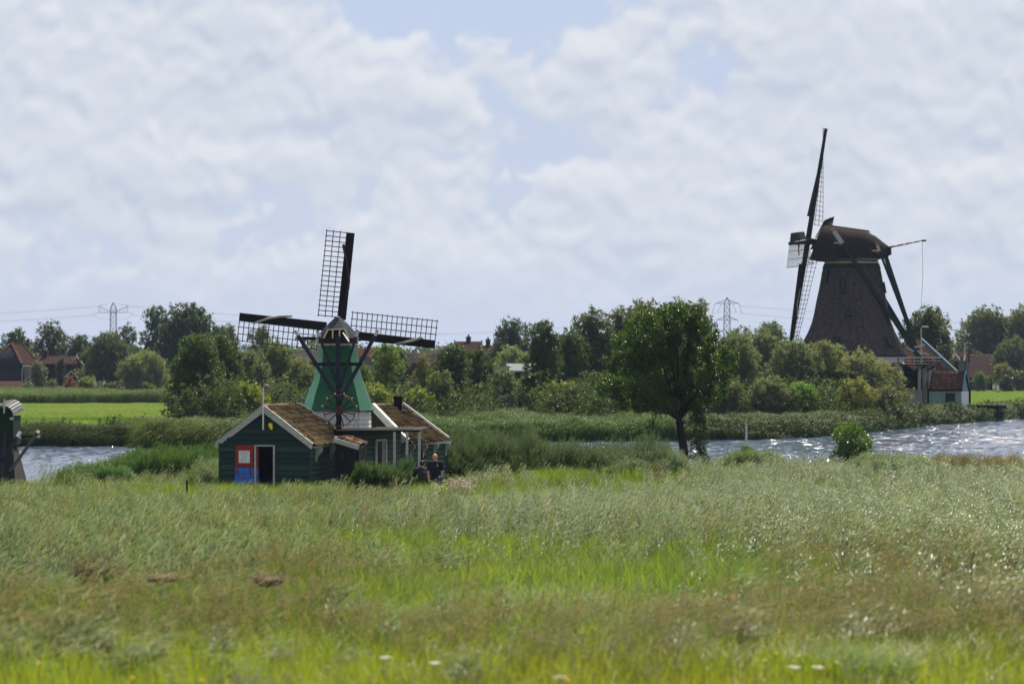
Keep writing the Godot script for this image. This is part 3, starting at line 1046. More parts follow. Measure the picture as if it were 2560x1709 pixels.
	for q in [[P(745, 839, 96.0), P(849, 1004, 93.85)], [P(937, 839, 96.0), P(848, 1004, 93.85)], [P(798, 841, 95.25), P(844, 965, 94.25)], [P(890, 841, 95.25), P(851, 965, 94.25)]]:
		var mb := MB.new()
		mb.beam(q[0], q[1], 0.11 if q[0].z > -95.6 else 0.15, 0.13, Vector3.BACK)
		obj("tail_brace", mb, M.navy, t)
		var d: Vector3 = (q[0] - q[1]).normalized()
		var tip := MB.new()
		tip.beam(q[0] - d * 0.04, q[0] + d * 0.2, 0.125, 0.135, Vector3.BACK)
		obj("brace_end", tip, M.grey_white, t)
		var red := MB.new()
		red.beam(q[0] + d * 0.2, q[0] + d * 0.26, 0.115, 0.12, Vector3.BACK)
		obj("brace_end", red, M.red, t)
	for q in [P(793, 848, 95.3), P(893, 848, 95.3), P(741, 847, 96.05)]:
		var mb := MB.new()
		mb.box(q, Vector3(0.12, 0.16, 0.15))
		obj("beam_end", mb, M.grey_white, t)
	var pole := MB.new()
	pole.beam(P(844, 842, 95.1), P(847, 1069, 93.75), 0.17, 0.17, Vector3.BACK, 0.2, 0.2)
	obj("tail_pole", pole, M.navy, t)
	var belt := MB.new()
	belt.beam(P(783, 910, 95.0), P(906, 910, 95.0), 0.1, 0.13)
	obj("belt_beam", belt, M.navy, t)
	var wc := P(848.5, 1026, 93.5)
	var rim := MB.new()
	var pts := []
	var rad := []
	for k in 33:
		pts.append(wc + Vector3(cos(TAU * k / 32.0), sin(TAU * k / 32.0), 0) * 0.61)
		rad.append(0.016)
	rim.tube(pts, rad, 5)
	var wheel := obj("winch_wheel", rim, M.red, t)
	for k in 12:
		var d := Vector3(cos(TAU * (k + 0.5) / 12.0), sin(TAU * (k + 0.5) / 12.0), 0)
		var mb := MB.new()
		mb.beam(wc + d * 0.1, wc + d * 0.64, 0.04, 0.035, Vector3.BACK)
		obj("spoke", mb, M.navy, wheel)
		var tip := MB.new()
		tip.beam(wc + d * 0.64, wc + d * 0.72, 0.045, 0.04, Vector3.BACK)
		obj("spoke_tip", tip, M.white, wheel)
	for q in [[0.17, M.dark_red, 0.0], [0.13, M.iron, 0.03]]:
		var mb := MB.new()
		mb.tube([wc + Vector3(0, 0, -0.06), wc + Vector3(0, 0, 0.06 + q[2])], [q[0], q[0]], 14)
		obj("hub", mb, q[1], wheel)
	# the sails turn on the far side
	var hub := P(843, 826, 98.0)
	var lean := deg_to_rad(7.0)
	var u := Vector3(0, cos(lean), sin(lean))
	var b := Vector3(0, -sin(lean), cos(lean))
	var shaft := MB.new()
	shaft.tube([hub - b * 0.15, hub + b * 1.0], [0.2, 0.17], 10)
	obj("wind_shaft", shaft, M.iron, t)
	for k in 4:
		var a := deg_to_rad(6.2 + 90.0 * k)
		var s := u * cos(a) + Vector3.RIGHT * sin(a)
		var l := u * sin(a) - Vector3.RIGHT * cos(a)
		var part := sail(t, hub + b * (0.04 if k % 2 else -0.04), s, l, b, {"R": 4.0, "r0": 0.55, "rb0": 0.45, "stock": 0.13, "lat": 0.83, "laths": 3, "bars": 18, "bar": 0.032, "board": 0.3, "t0": 0.16, "t1": 0.02, "mat_stock": M.black_board, "mat_bar": M.lath_brown if k else M.lath, "mat_board": M.black_board})
		var cl: Array = [[[P(858, 610, 97.4), P(859, 618, 97.4), P(866, 655, 97.5), P(873, 700, 97.6), P(870, 722, 97.6), P(862, 745, 97.7)], [0.05, 0.06, 0.04, 0.04, 0.05, 0.01]], [[P(984, 859, 97.8), P(1010, 856, 97.8), P(1033, 851, 97.8), P(1050, 845, 97.8), P(1058, 845, 97.8)], [0.015, 0.05, 0.06, 0.06, 0.02]], [], [[P(629, 809, 97.8), P(645, 804, 97.8), P(670, 796, 97.8), P(700, 791, 97.8), P(730, 790, 97.8)], [0.015, 0.05, 0.055, 0.06, 0.04]]][k]
		if cl.size():
			var mb := MB.new()
			mb.tube(cl[0], cl[1], 6)
			obj("furled_sailcloth", mb, M.canvas_brown if k == 0 else M.canvas, part)

# the gable wall between the corners l and r under the apex; boards run across; the door leaves the stretch t0..t1 (of l to r) open up to the height dy
func gable_boards(parent: Node, l: Vector3, r: Vector3, apex: Vector3, top: float, y0: float, n: int, m: Material, out: Vector3, t0 := 0.0, t1 := 0.0, dy := 0.0) -> void:
	var ta := (apex - l).dot((r - l)) / (r - l).length_squared()
	var hgt := apex.y - y0
	for k in n:
		var ya := y0 + hgt * k / n
		var yb := y0 + hgt * (k + 1) / n - 0.004
		var fa := clampf((ya - top) / (apex.y - top), 0.0, 1.0)
		var fb := clampf((yb - top) / (apex.y - top), 0.0, 1.0)
		var runs := [[0.0, 1.0]]
		if t1 > t0 and ya < dy - 0.03:
			runs = [[0.0, t0], [t1, 1.0]]
		for q in runs:
			var pt := []
			for w in [[q[0], ya, fa], [q[1], ya, fa], [q[1], yb, fb], [q[0], yb, fb]]:
				var u: float = clampf(w[0], ta * w[2], 1.0 - (1.0 - ta) * w[2])
				pt.append(Vector3(lerpf(l.x, r.x, u), w[1], lerpf(l.z, r.z, u)))
			var mb := MB.new()
			var lo := out * 0.055
			var hi := out * 0.012
			mb.hexa([pt[0], pt[1], pt[2], pt[3], pt[0] + lo, pt[1] + lo, pt[2] + hi, pt[3] + hi])
			obj("board", mb, [m, M.green_board_pale, M.green_board_dark, m, M.green_board_dark][(k * 3 + k / 4) % 5], parent)

func ridge_tiles(parent: Node, a: Vector3, b: Vector3, n: int, mats: Array) -> void:
	for k in n:
		var mb := MB.new()
		mb.tube([a.lerp(b, float(k) / n), a.lerp(b, (k + 1.08) / n)], [0.1, 0.085], 7)
		obj("ridge_tile", mb, mats[(k * 3) % mats.size()], parent)

func flat_y(p: Vector3, y: float) -> Vector3:
	return Vector3(p.x, y, p.z)

func green_shed() -> void:
	rng.seed = 21
	var a0 := P(659, 1017, 90.3)
	var a1 := P(748, 1015, 94.3)
	var er0 := P(783, 1114, 89.85)
	var er1 := P(880, 1101, 95.0)
	var el0 := P(538, 1112, 90.9)
	var el1 := Vector3(2.0 * a1.x - er1.x, er1.y, 2.0 * a1.z - er1.z)
	var l0 := flat_y(P(550, 1112, 90.75), 0.3)
	var r0 := flat_y(P(777, 1112, 90.0), 0.3)
	var r1 := flat_y(r0 + (er1 - er0) * 0.98, 0.3)
	var l1 := flat_y(l0 + (el1 - el0) * 0.98, 0.3)
	var t := wthing("shed", "dark green wooden shed with white gable boards and an open red and blue door", "shed", flat_y((l0 + r1) * 0.5, 0.45))
	var out := (r0 - l0).cross(Vector3.UP).normalized()
	if out.z < 0.0:
		out = -out
	var top := 2.36
	var apex := flat_y(a0, a0.y - 0.12) - out * 0.16
	apex.z = lerpf(l0.z, r0.z, (a0.x - l0.x) / (r0.x - l0.x))
	var t0 := (P(640, 0, 90.4).x - l0.x) / (r0.x - l0.x)
	var t1 := (P(685, 0, 90.4).x - l0.x) / (r0.x - l0.x)
	var dtop := 5.5 - 213.0 * 90.3 / F
	gable_boards(t, l0, r0, apex, top, 0.3, 15, M.green_board, out, t0, t1, dtop)
	var core := MB.new()     # linings, floor and back wall, so that the door looks into a dark room
	for q in [[l0, l1], [l1, r1], [r1, r0]]:
		core.slab([q[0], q[1], flat_y(q[1], 2.33), flat_y(q[0], 2.33)], (((q[0] + q[1]) * 0.5 - (l0 + r1) * 0.5) * Vector3(-1, 0, -1)).normalized() * 0.04)
	core.slab([l1 + Vector3(0, 2.0, 0), r1 + Vector3(0, 2.0, 0), flat_y(a1, a1.y - 0.15)], out * 0.03)
	core.slab([l0 + Vector3(0, 0.12, 0), r0 + Vector3(0, 0.12, 0), r1 + Vector3(0, 0.12, 0), l1 + Vector3(0, 0.12, 0)], Vector3(0, 0.03, 0))
	obj("lining", core, M.inside, t)
	for q in [l0, r0]:
		var mb := MB.new()
		mb.beam(q + out * 0.03, flat_y(q, 2.4) + out * 0.03, 0.09, 0.09)
		obj("corner_post", mb, M.green_side, t)
	# door frame, the two leaves folded back against the wall
	var along := (r0 - l0).normalized()
	var at := func(px: float, py: float, off: float) -> Vector3:
		var q := P(px, py, 90.4)
		var u: float = (q.x - l0.x) / (r0.x - l0.x)
		return Vector3(q.x, q.y, lerpf(l0.z, r0.z, u)) + out * off
	for q in [[638.5, 1230.0, 638.5, 1112.0], [686.5, 1230.0, 686.5, 1112.0], [636.0, 1113.5, 689.0, 1113.5]]:
		var mb := MB.new()
		mb.beam(at.call(q[0], q[1], 0.03), at.call(q[2], q[3], 0.03), 0.065 if q[0] != 636.0 else 0.05, 0.1, out)
		obj("door_frame", mb, M.grey_white, t)
	for q in [[1117.0, 1167.0, M.red], [1169.0, 1230.0, M.blue]]:
		var mb := MB.new()
		mb.beam(at.call(643.0, q[0], -0.06), at.call(643.0, q[1], -0.06), 0.06, 0.06, out)
		obj("door_jamb", mb, q[2], t)
	var upper := MB.new()
	upper.hexa([at.call(588, 1166, 0.05), at.call(634, 1166, 0.05), at.call(634, 1113, 0.05), at.call(588, 1113, 0.05), at.call(588, 1166, 0.09), at.call(634, 1166, 0.09), at.call(634, 1113, 0.09), at.call(588, 1113, 0.09)])
	var ud := tag(obj("door", upper, M.red, t), "red upper door leaf with white panel") as Node
	for k in 3:
		var mb := MB.new()
		var xa := 597.0 + k * 9.6
		mb.hexa([at.call(xa, 1157, 0.085), at.call(xa + 9.3, 1157, 0.085), at.call(xa + 9.3, 1126, 0.085), at.call(xa, 1126, 0.085), at.call(xa, 1157, 0.103), at.call(xa + 9.3, 1157, 0.103), at.call(xa + 9.3, 1126, 0.103), at.call(xa, 1126, 0.103)])
		obj("panel_board", mb, M.white, ud)
	var lower := MB.new()
	lower.hexa([at.call(587, 1232, 0.05), at.call(635, 1232, 0.05), at.call(635, 1168, 0.05), at.call(587, 1168, 0.05), at.call(587, 1232, 0.09), at.call(635, 1232, 0.09), at.call(635, 1168, 0.09), at.call(587, 1168, 0.09)])
	var ld := tag(obj("door", lower, M.blue, t), "blue lower door leaf with red straps") as Node
	for q in [[592.0, 1169.0, 593.0, 1187.0], [626.0, 1169.0, 628.0, 1187.0], [604.0, 1195.0, 611.0, 1195.0]]:
		var mb := MB.new()
		mb.beam(at.call(q[0], q[1], 0.1), at.call(q[2], q[3], 0.1), 0.05, 0.04, out)
		obj("hinge_strap" if q[1] < 1190.0 else "door_latch", mb, M.red, ld)
	for q in [[596.0, 1183.0, 596.0, 1230.0], [625.0, 1183.0, 625.0, 1230.0], [596.0, 1183.0, 625.0, 1183.0]]:
		var mb := MB.new()
		mb.beam(at.call(q[0], q[1], 0.095), at.call(q[2], q[3], 0.095), 0.03, 0.02, out)
		obj("door_moulding", mb, M.blue, ld)
	# roof
	var roof := MB.new()
	roof.slab([a0, a1, er1, er0], Vector3(0, -0.05, 0))
	roof.slab([a0, a1, el1, el0], Vector3(0, -0.05, 0))
	var rf := obj("roof", roof, M.black_board, t)
	var tm := [M.tile_0, M.tile_1, M.tile_2, M.tile_3, M.tile_0]
	var n := (er0 - a0).cross(a1 - a0).normalized()
	if n.y < 0.0:
		n = -n
	tiles(rf, a0, a1, er0 + (er0 - a0) * 0.02, er1 + (er1 - a1) * 0.02, 18, 9, tm, n)
	var nl := (el0 - a0).cross(a1 - a0).normalized()
	if nl.y < 0.0:
		nl = -nl
	tiles(rf, a0, a1, el0, el1, 18, 9, tm, nl, false)
	ridge_tiles(rf, a0 + Vector3(0, 0.03, 0), a1 + Vector3(0, 0.03, 0), 9, tm)
	for q in [[el0, -1.0], [er0, 1.0]]:
		var mb := MB.new()
		var e: Vector3 = q[0] + out * 0.05
		var ap := a0 + out * 0.05 + Vector3(0, 0.07, 0)
		mb.slab([ap, e + Vector3(0, 0.06, 0), e + Vector3(-q[1] * 0.04, -0.13, 0), ap - Vector3(0, 0.28, 0)], out * 0.04)
		obj("gable_board", mb, M.grey_white, rf)
		var cap := MB.new()
		cap.beam(ap + Vector3(0, 0.015, 0), e + Vector3(0, 0.075, 0), 0.1, 0.025, Vector3.UP)
		obj("gable_cap", cap, M.grey_white, rf)
	for e in [er1, el1]:
		var mb := MB.new()
		mb.beam(a1 + Vector3(0, 0.07, 0), e + Vector3(0, 0.07, 0), 0.12, 0.16)
		obj("gable_board", mb, M.white, rf)
	# right-hand side wall
	var sd := (r1 - r0).cross(Vector3.UP).normalized()
	if sd.x < 0.0:
		sd = -sd
	boards(t, r0, r1, flat_y(r1, 2.28), flat_y(r0, 2.28), 10, M.green_side, sd, 0.02, "board", M.edge_highlight)
	var eave := MB.new()
	eave.beam(flat_y(r0, 2.27) + sd * 0.08 - (r1 - r0).normalized() * 0.1, flat_y(r1, 2.27) + sd * 0.08, 0.16, 0.07)
	obj("eave_board", eave, M.grey_white, t)
	for u in [0.1, 0.46, 0.8]:
		bracket(t, flat_y(r0.lerp(r1, u), 2.22) + sd * 0.03, sd, M.grey_white)
	var lamp := MB.new()
	lamp.tube([at.call(677, 1060, 0.05), at.call(680, 1066, 0.12), at.call(683, 1073, 0.15)], [0.085, 0.075, 0.04], 10)
	var lp := obj("wall_lamp", lamp, M.yellow, t)
	var arm := MB.new()
	arm.tube([at.call(662, 1070, 0.03), at.call(669, 1067, 0.06), at.call(677, 1064, 0.07)], [0.012, 0.012, 0.012], 5)
	obj("lamp_arm", arm, M.iron, lp)
	built_on.append([-8.7, 92.4, 1.75, 2.3, 0.22])

func porch() -> void:
	var t := wthing("porch", "black boarded lean-to with white edged roof against the side of the green shed", "lean-to", flat_y(P(874, 0, 91.5), 0.45))
	var fl := P(838, 1100, 91.0)
	var fr := P(894, 1119, 90.8)
	var bl := P(871, 1098, 92.6)
	var br := P(913, 1114, 92.4)
	var out := Vector3(0.03, 0, 1).normalized()
	for k in 9:
		var u0 := k / 9.0
		var u1 := (k + 0.94) / 9.0
		var a := fl.lerp(fr, u0)
		var b := fl.lerp(fr, u1)
		var mb := MB.new()
		mb.slab([flat_y(a, 0.3), flat_y(b, 0.3), b, a], out * (0.03 if k % 2 else 0.045))
		obj("plank", mb, M.black_board, t)
	for k in 6:
		var a := fr.lerp(br, k / 6.0)
		var b := fr.lerp(br, (k + 0.94) / 6.0)
		var mb := MB.new()
		mb.slab([flat_y(a, 0.3), flat_y(b, 0.3), b, a], Vector3(0.035 if k % 2 else 0.05, 0, 0.01))
		obj("plank", mb, M.black_board, t)
	var core := MB.new()
	var dn := Vector3(0, -0.06, 0)
	core.hexa([flat_y(fl, 0.3), flat_y(fr, 0.3), flat_y(br, 0.3), flat_y(bl, 0.3), fl + dn, fr + dn, br + dn, bl + dn])
	obj("lining", core, M.inside, t)
	var roof := MB.new()
	var up := Vector3(0, 0.05, 0)
	roof.slab([fl + up, fr + up, br + up, bl + up], Vector3(0, 0.04, 0))
	var rf := obj("roof", roof, M.brown_roof, t)
	tiles(rf, bl + Vector3(0.05, 0.1, 0), fl + Vector3(0.05, 0.1, 0), br + Vector3(0.03, 0.1, 0), fr + Vector3(0.03, 0.1, 0), 6, 4, [M.red_tile_0, M.red_tile_2, M.tile_0], Vector3.UP * 0.7)
	for q in [[fl + Vector3(-0.06, 0.02, 0.06), fr + Vector3(0.04, 0.01, 0.06), 0.18], [bl + Vector3(0, 0.1, 0), br + Vector3(0.05, 0.1, 0), 0.12], [fl + Vector3(0, 0.12, 0), bl + Vector3(0, 0.12, 0), 0.06]]:
		var mb := MB.new()
		mb.beam(q[0], q[1], 0.06, q[2])
		obj("fascia_board", mb, M.grey_white if q[2] > 0.15 else M.white, rf)
	var box := MB.new()
	box.box(P(854, 1141, 90.9), Vector3(0.15, 0.28, 0.08))
	obj("letter_box", box, M.mill_dark_green, t)

func annex() -> void:
	var t := wthing("annex", "flat roofed green annex with a tall white framed window at the mill's foot", "annex", Vector3(-5.0, 0.45, -95.0))
	var w0 := Vector3(-6.3, 0.3, -93.3)
	var w1 := Vector3(-4.45, 0.3, -96.6)
	var w2 := Vector3(-4.6, 0.3, -97.8)
	var out := Vector3(0.872, 0, 0.489)
	boards(t, w0, w1, flat_y(w1, 2.7), flat_y(w0, 2.7), 12, M.green_side, out, 0.02, "board", M.edge_highlight)
	var core := MB.new()
	core.slab([w0, w1, flat_y(w1, 2.7), flat_y(w0, 2.7)], out * -0.1)
	core.slab([w1, w2, flat_y(w2, 2.7), flat_y(w1, 2.7)], Vector3(-0.1, 0, 0))
	core.slab([w0, flat_y(w0, 2.7), Vector3(-8.0, 2.7, -93.9), Vector3(-8.0, 0.3, -93.9)], Vector3(0, 0, -0.1))
	obj("wall", core, M.mill_dark_green, t)
	var o := []
	for q in [[-6.75, 92.95], [-3.56, 93.3], [-3.3, 97.3], [-5.45, 97.3], [-5.45, 95.2], [-7.2, 95.2]]:
		o.append(Vector3(q[0], 2.735, -q[1]))
	var roof := MB.new()
	roof.slab(o, Vector3(0, 0.062, 0))
	var rf := obj("roof", roof, M.tar, t)
	var sheet := MB.new()
	for k in o.size():
		o[k] = Vector3(o[k].x * 0.995 - 0.02, 2.803, o[k].z - 0.1)
	sheet.slab(o, Vector3(0, 0.015, 0))
	obj("roof_felt", sheet, M.tar, rf)
	for q in [[w0.lerp(w1, 0.49), w0.lerp(w1, 0.68)]]:
		var lo: Vector3 = flat_y(q[0], 1.22) + out * 0.045
		var hi: Vector3 = flat_y(q[1], 2.36) + out * 0.045
		var lr := flat_y(hi, lo.y)
		var ul := flat_y(lo, hi.y)
		var pane := MB.new()
		pane.slab([lo, lr, hi, ul], out * 0.01)
		var win := obj("window", pane, M.glass_dark, t)
		for s in [[lo, ul], [lr, hi], [lo, lr], [ul, hi]]:
			var mb := MB.new()
			mb.beam(s[0] + out * 0.03, s[1] + out * 0.03, 0.075, 0.075, out)
			obj("window_frame", mb, M.white, win)
		var cur := MB.new()
		cur.slab([lo.lerp(lr, 0.62) + out * 0.012, lo.lerp(lr, 0.92) + out * 0.012, ul.lerp(hi, 0.92) + out * 0.012, ul.lerp(hi, 0.62) + out * 0.012], out * 0.01)
		obj("curtain", cur, M.canvas, win)
	for q in [[986.0, 93.2], [1017.5, 93.3], [1048.0, 93.4]]:
		var mb := MB.new()
		var p := P(q[0], 900, q[1])
		mb.beam(flat_y(p, 0.3), flat_y(p, 2.735), 0.1, 0.1)
		obj("post", mb, M.grey_white, t)
	built_on.append([-5.2, 95.6, 1.5, 2.2, 0.4])
	built_on.append([-6.94, 96.5, 1.5, 1.5, 0.0])

func wing() -> void:
	rng.seed = 31
	var nr := P(933, 1016, 98.9)
	var ne := P(1022, 1107, 97.6)
	var fr := P(1006, 1015, 100.9)
	var fe := P(1120, 1101, 100.6)
	var t := wthing("cottage", "small green cottage with mossy tiled roof and black chimney behind the annex", "cottage", Vector3(-4.2, 0.45, -99.4))
	var w0 := flat_y(P(1003, 0, 97.8), 0.3)
	var w1 := flat_y(P(1115, 0, 100.45), 0.3)
	var d := (w1 - w0).normalized()
	var out := d.cross(Vector3.UP)
	if out.x < 0.0:
		out = -out
	boards(t, w0, w1, flat_y(w1, 2.13), flat_y(w0, 2.13), 9, M.green_side, out, 0.02, "board", M.edge_highlight)
	var back := -out * 2.9
	var core := MB.new()
	var rid_n := flat_y(w0 - out * 1.45, nr.y - 0.1)
	var rid_f := flat_y(w1 - out * 1.45, fr.y - 0.1)
	for q in [[w0, w1], [w1, w1 + back], [w1 + back, w0 + back], [w0 + back, w0]]:
		core.slab([q[0], q[1], flat_y(q[1], 2.12), flat_y(q[0], 2.12)], ((w0 + w1 + back) * 0.5 - (q[0] + q[1]) * 0.5).normalized() * 0.05)
	obj("wall", core, M.mill_dark_green, t)
	var gab := MB.new()
	gab.slab([nr + Vector3(0, -0.12, -0.1), flat_y(ne, 2.1) + Vector3(-0.1, 0, -0.1), flat_y(2.0 * nr - ne, 2.1) + Vector3(0, 0, -0.1)], Vector3(0, 0, -0.05))
	obj("gable_wall", gab, M.grey_roof, t)
	var far := MB.new()
	far.slab([fr + Vector3(-0.05, -0.12, 0.1), flat_y(fe, 2.1) + Vector3(-0.1, 0, 0.1), flat_y(2.0 * fr - fe, 2.1)], Vector3(0, 0, 0.05))
	obj("gable_wall", far, M.green_side, t)
	var corner := MB.new()
	corner.beam(w1 + out * 0.03, flat_y(w1, 2.15) + out * 0.03, 0.11, 0.11)
	obj("corner_post", corner, M.green_board, t)
	var bl := Vector3(2.0 * nr.x - ne.x, ne.y, 2.0 * nr.z - ne.z)
	var bf := Vector3(2.0 * fr.x - fe.x, fe.y, 2.0 * fr.z - fe.z)
	var roof := MB.new()
	roof.slab([nr, fr, fe, ne], Vector3(0, -0.05, 0))
	roof.slab([nr, fr, bf, bl], Vector3(0, -0.05, 0))
	var rf := obj("roof", roof, M.black_board, t)
	var n := (ne - nr).cross(fr - nr).normalized()
	if n.y < 0.0:
		n = -n
	var tm := [M.tile_0, M.tile_2, M.tile_1, M.tile_2, M.tile_3]
	tiles(rf, nr, fr, ne + (ne - nr) * 0.02, fe + (fe - fr) * 0.02, 15, 9, tm, n)
	var nl := (bl - nr).cross(fr - nr).normalized()
	tiles(rf, nr, fr, bl, bf, 14, 9, tm, nl if nl.y > 0.0 else -nl, false)
	ridge_tiles(rf, nr + Vector3(0, 0.03, 0), fr + Vector3(0, 0.03, 0), 8, tm)
	var rake := (ne - nr)
	var low := nr + rake * 0.98
	var wide := MB.new()
	wide.slab([nr + Vector3(-0.03, 0.1, 0.05), low + Vector3(0, 0.1, 0.05), low + Vector3(-0.22, -0.06, 0.07), nr + Vector3(-0.05, -0.16, 0.07)], Vector3(0, 0, 0.04))
	obj("gable_board", wide, M.white, rf)
	var ridge := MB.new()
	ridge.beam(nr + Vector3(0, 0.12, 0.0), low + Vector3(0, 0.12, 0.0), 0.16, 0.05)
	obj("gable_cap", ridge, M.white, rf)
	var fb := MB.new()
	fb.beam(fr + Vector3(0, 0.09, 0), fe + Vector3(0, 0.09, 0), 0.12, 0.17)
	obj("gable_board", fb, M.white, rf)
	var eave := MB.new()
	eave.beam(flat_y(w0, 2.1) + out * 0.09 + d * 0.3, flat_y(w1, 2.1) + out * 0.09 + d * 0.12, 0.16, 0.085)
	obj("eave_board", eave, M.grey_white, t)
	for u in [0.17, 0.45, 0.7, 0.97]:
		bracket(t, flat_y(w0.lerp(w1, u), 2.06) + out * 0.03, out, M.grey_white)
	var ch := MB.new()
	var cp := P(995, 1012, 100.2)
	ch.box(cp, Vector3(0.33, 0.72, 0.33))
	ch.box(cp + Vector3(0, 0.33, 0), Vector3(0.38, 0.08, 0.38))
	var chimney := obj("chimney", ch, M.tar, rf)
	var lead := MB.new()
	lead.box(cp + Vector3(0.1, -0.26, 0.12), Vector3(0.5, 0.1, 0.4))
	obj("flashing", lead, M.cap_lead, rf)
	# dark plate with white marks beside the last posts
	var u := 0.475
	var sp := flat_y(w0.lerp(w1, u), 5.5 - 237.0 * 99.1 / F) + out * 0.07
	var plate := MB.new()
	plate.hexa([sp - d * 0.16 - Vector3(0, 0.15, 0), sp + d * 0.16 - Vector3(0, 0.15, 0), sp + d * 0.16 + Vector3(0, 0.17, 0), sp - d * 0.16 + Vector3(0, 0.17, 0), sp - d * 0.16 - Vector3(0, 0.15, 0) + out * 0.02, sp + d * 0.16 - Vector3(0, 0.15, 0) + out * 0.02, sp + d * 0.16 + Vector3(0, 0.17, 0) + out * 0.02, sp - d * 0.16 + Vector3(0, 0.17, 0) + out * 0.02])
	var pl := obj("wall_plate", plate, M.navy, t)
	for q in [[-0.09, 0.09, 0.07, 0.045], [-0.09, 0.02, 0.05, 0.04], [-0.09, -0.05, 0.05, 0.07], [0.03, 0.05, 0.02, 0.13]]:
		var mb := MB.new()
		mb.beam(sp + d * q[0] + Vector3(0, q[1] - q[3] * 0.5, 0) + out * 0.023, sp + d * q[0] + Vector3(0, q[1] + q[3] * 0.5, 0) + out * 0.023, q[2], 0.008, out)
		obj("white_mark", mb, M.white, pl)
	var ledge := MB.new()
	ledge.beam(sp - d * 0.17 - Vector3(0, 0.2, 0) + out * 0.03, sp + d * 0.17 - Vector3(0, 0.2, 0) + out * 0.03, 0.06, 0.03)
	obj("ledge", ledge, M.grey_white, t)
	built_on.append([-4.2, 99.4, 1.9, 2.1, 0.45])

func toy_turbine() -> void:
	var foot := P(657.5, 1074, 90.1)
	var t := wthing("whirligig", "thin two bladed whirligig with white vane on a white pole fixed to the shed gable", "whirligig", foot)
	var pole := MB.new()
	pole.beam(foot, P(657.5, 966, 90.1), 0.06, 0.05, Vector3.BACK, 0.045, 0.04)
	obj("pole", pole, M.white, t)
	var ft := MB.new()
	ft.box(foot - Vector3(0, 0.015, 0), Vector3(0.065, 0.05, 0.055))
	obj("pole_foot", ft, M.dark_red, t)
	var head := MB.new()
	head.box(P(655.5, 961, 90.1), Vector3(0.07, 0.2, 0.09))
	obj("head", head, M.dark_red, t)
	for q in [[P(617, 958.5, 90.0), P(655, 948, 90.0)], [P(655, 948, 90.0), P(694, 936, 90.0)], [P(655, 947, 90.1), P(648, 906, 90.1)]]:
		var mb := MB.new()
		mb.beam(q[0], q[1], 0.035, 0.03, Vector3.BACK)
		obj("blade", mb, M.iron, t)
	var vane := MB.new()
	vane.ball(P(667, 962.5, 90.1), Vector3(0.095, 0.04, 0.02))
	obj("vane", vane, M.white, t)

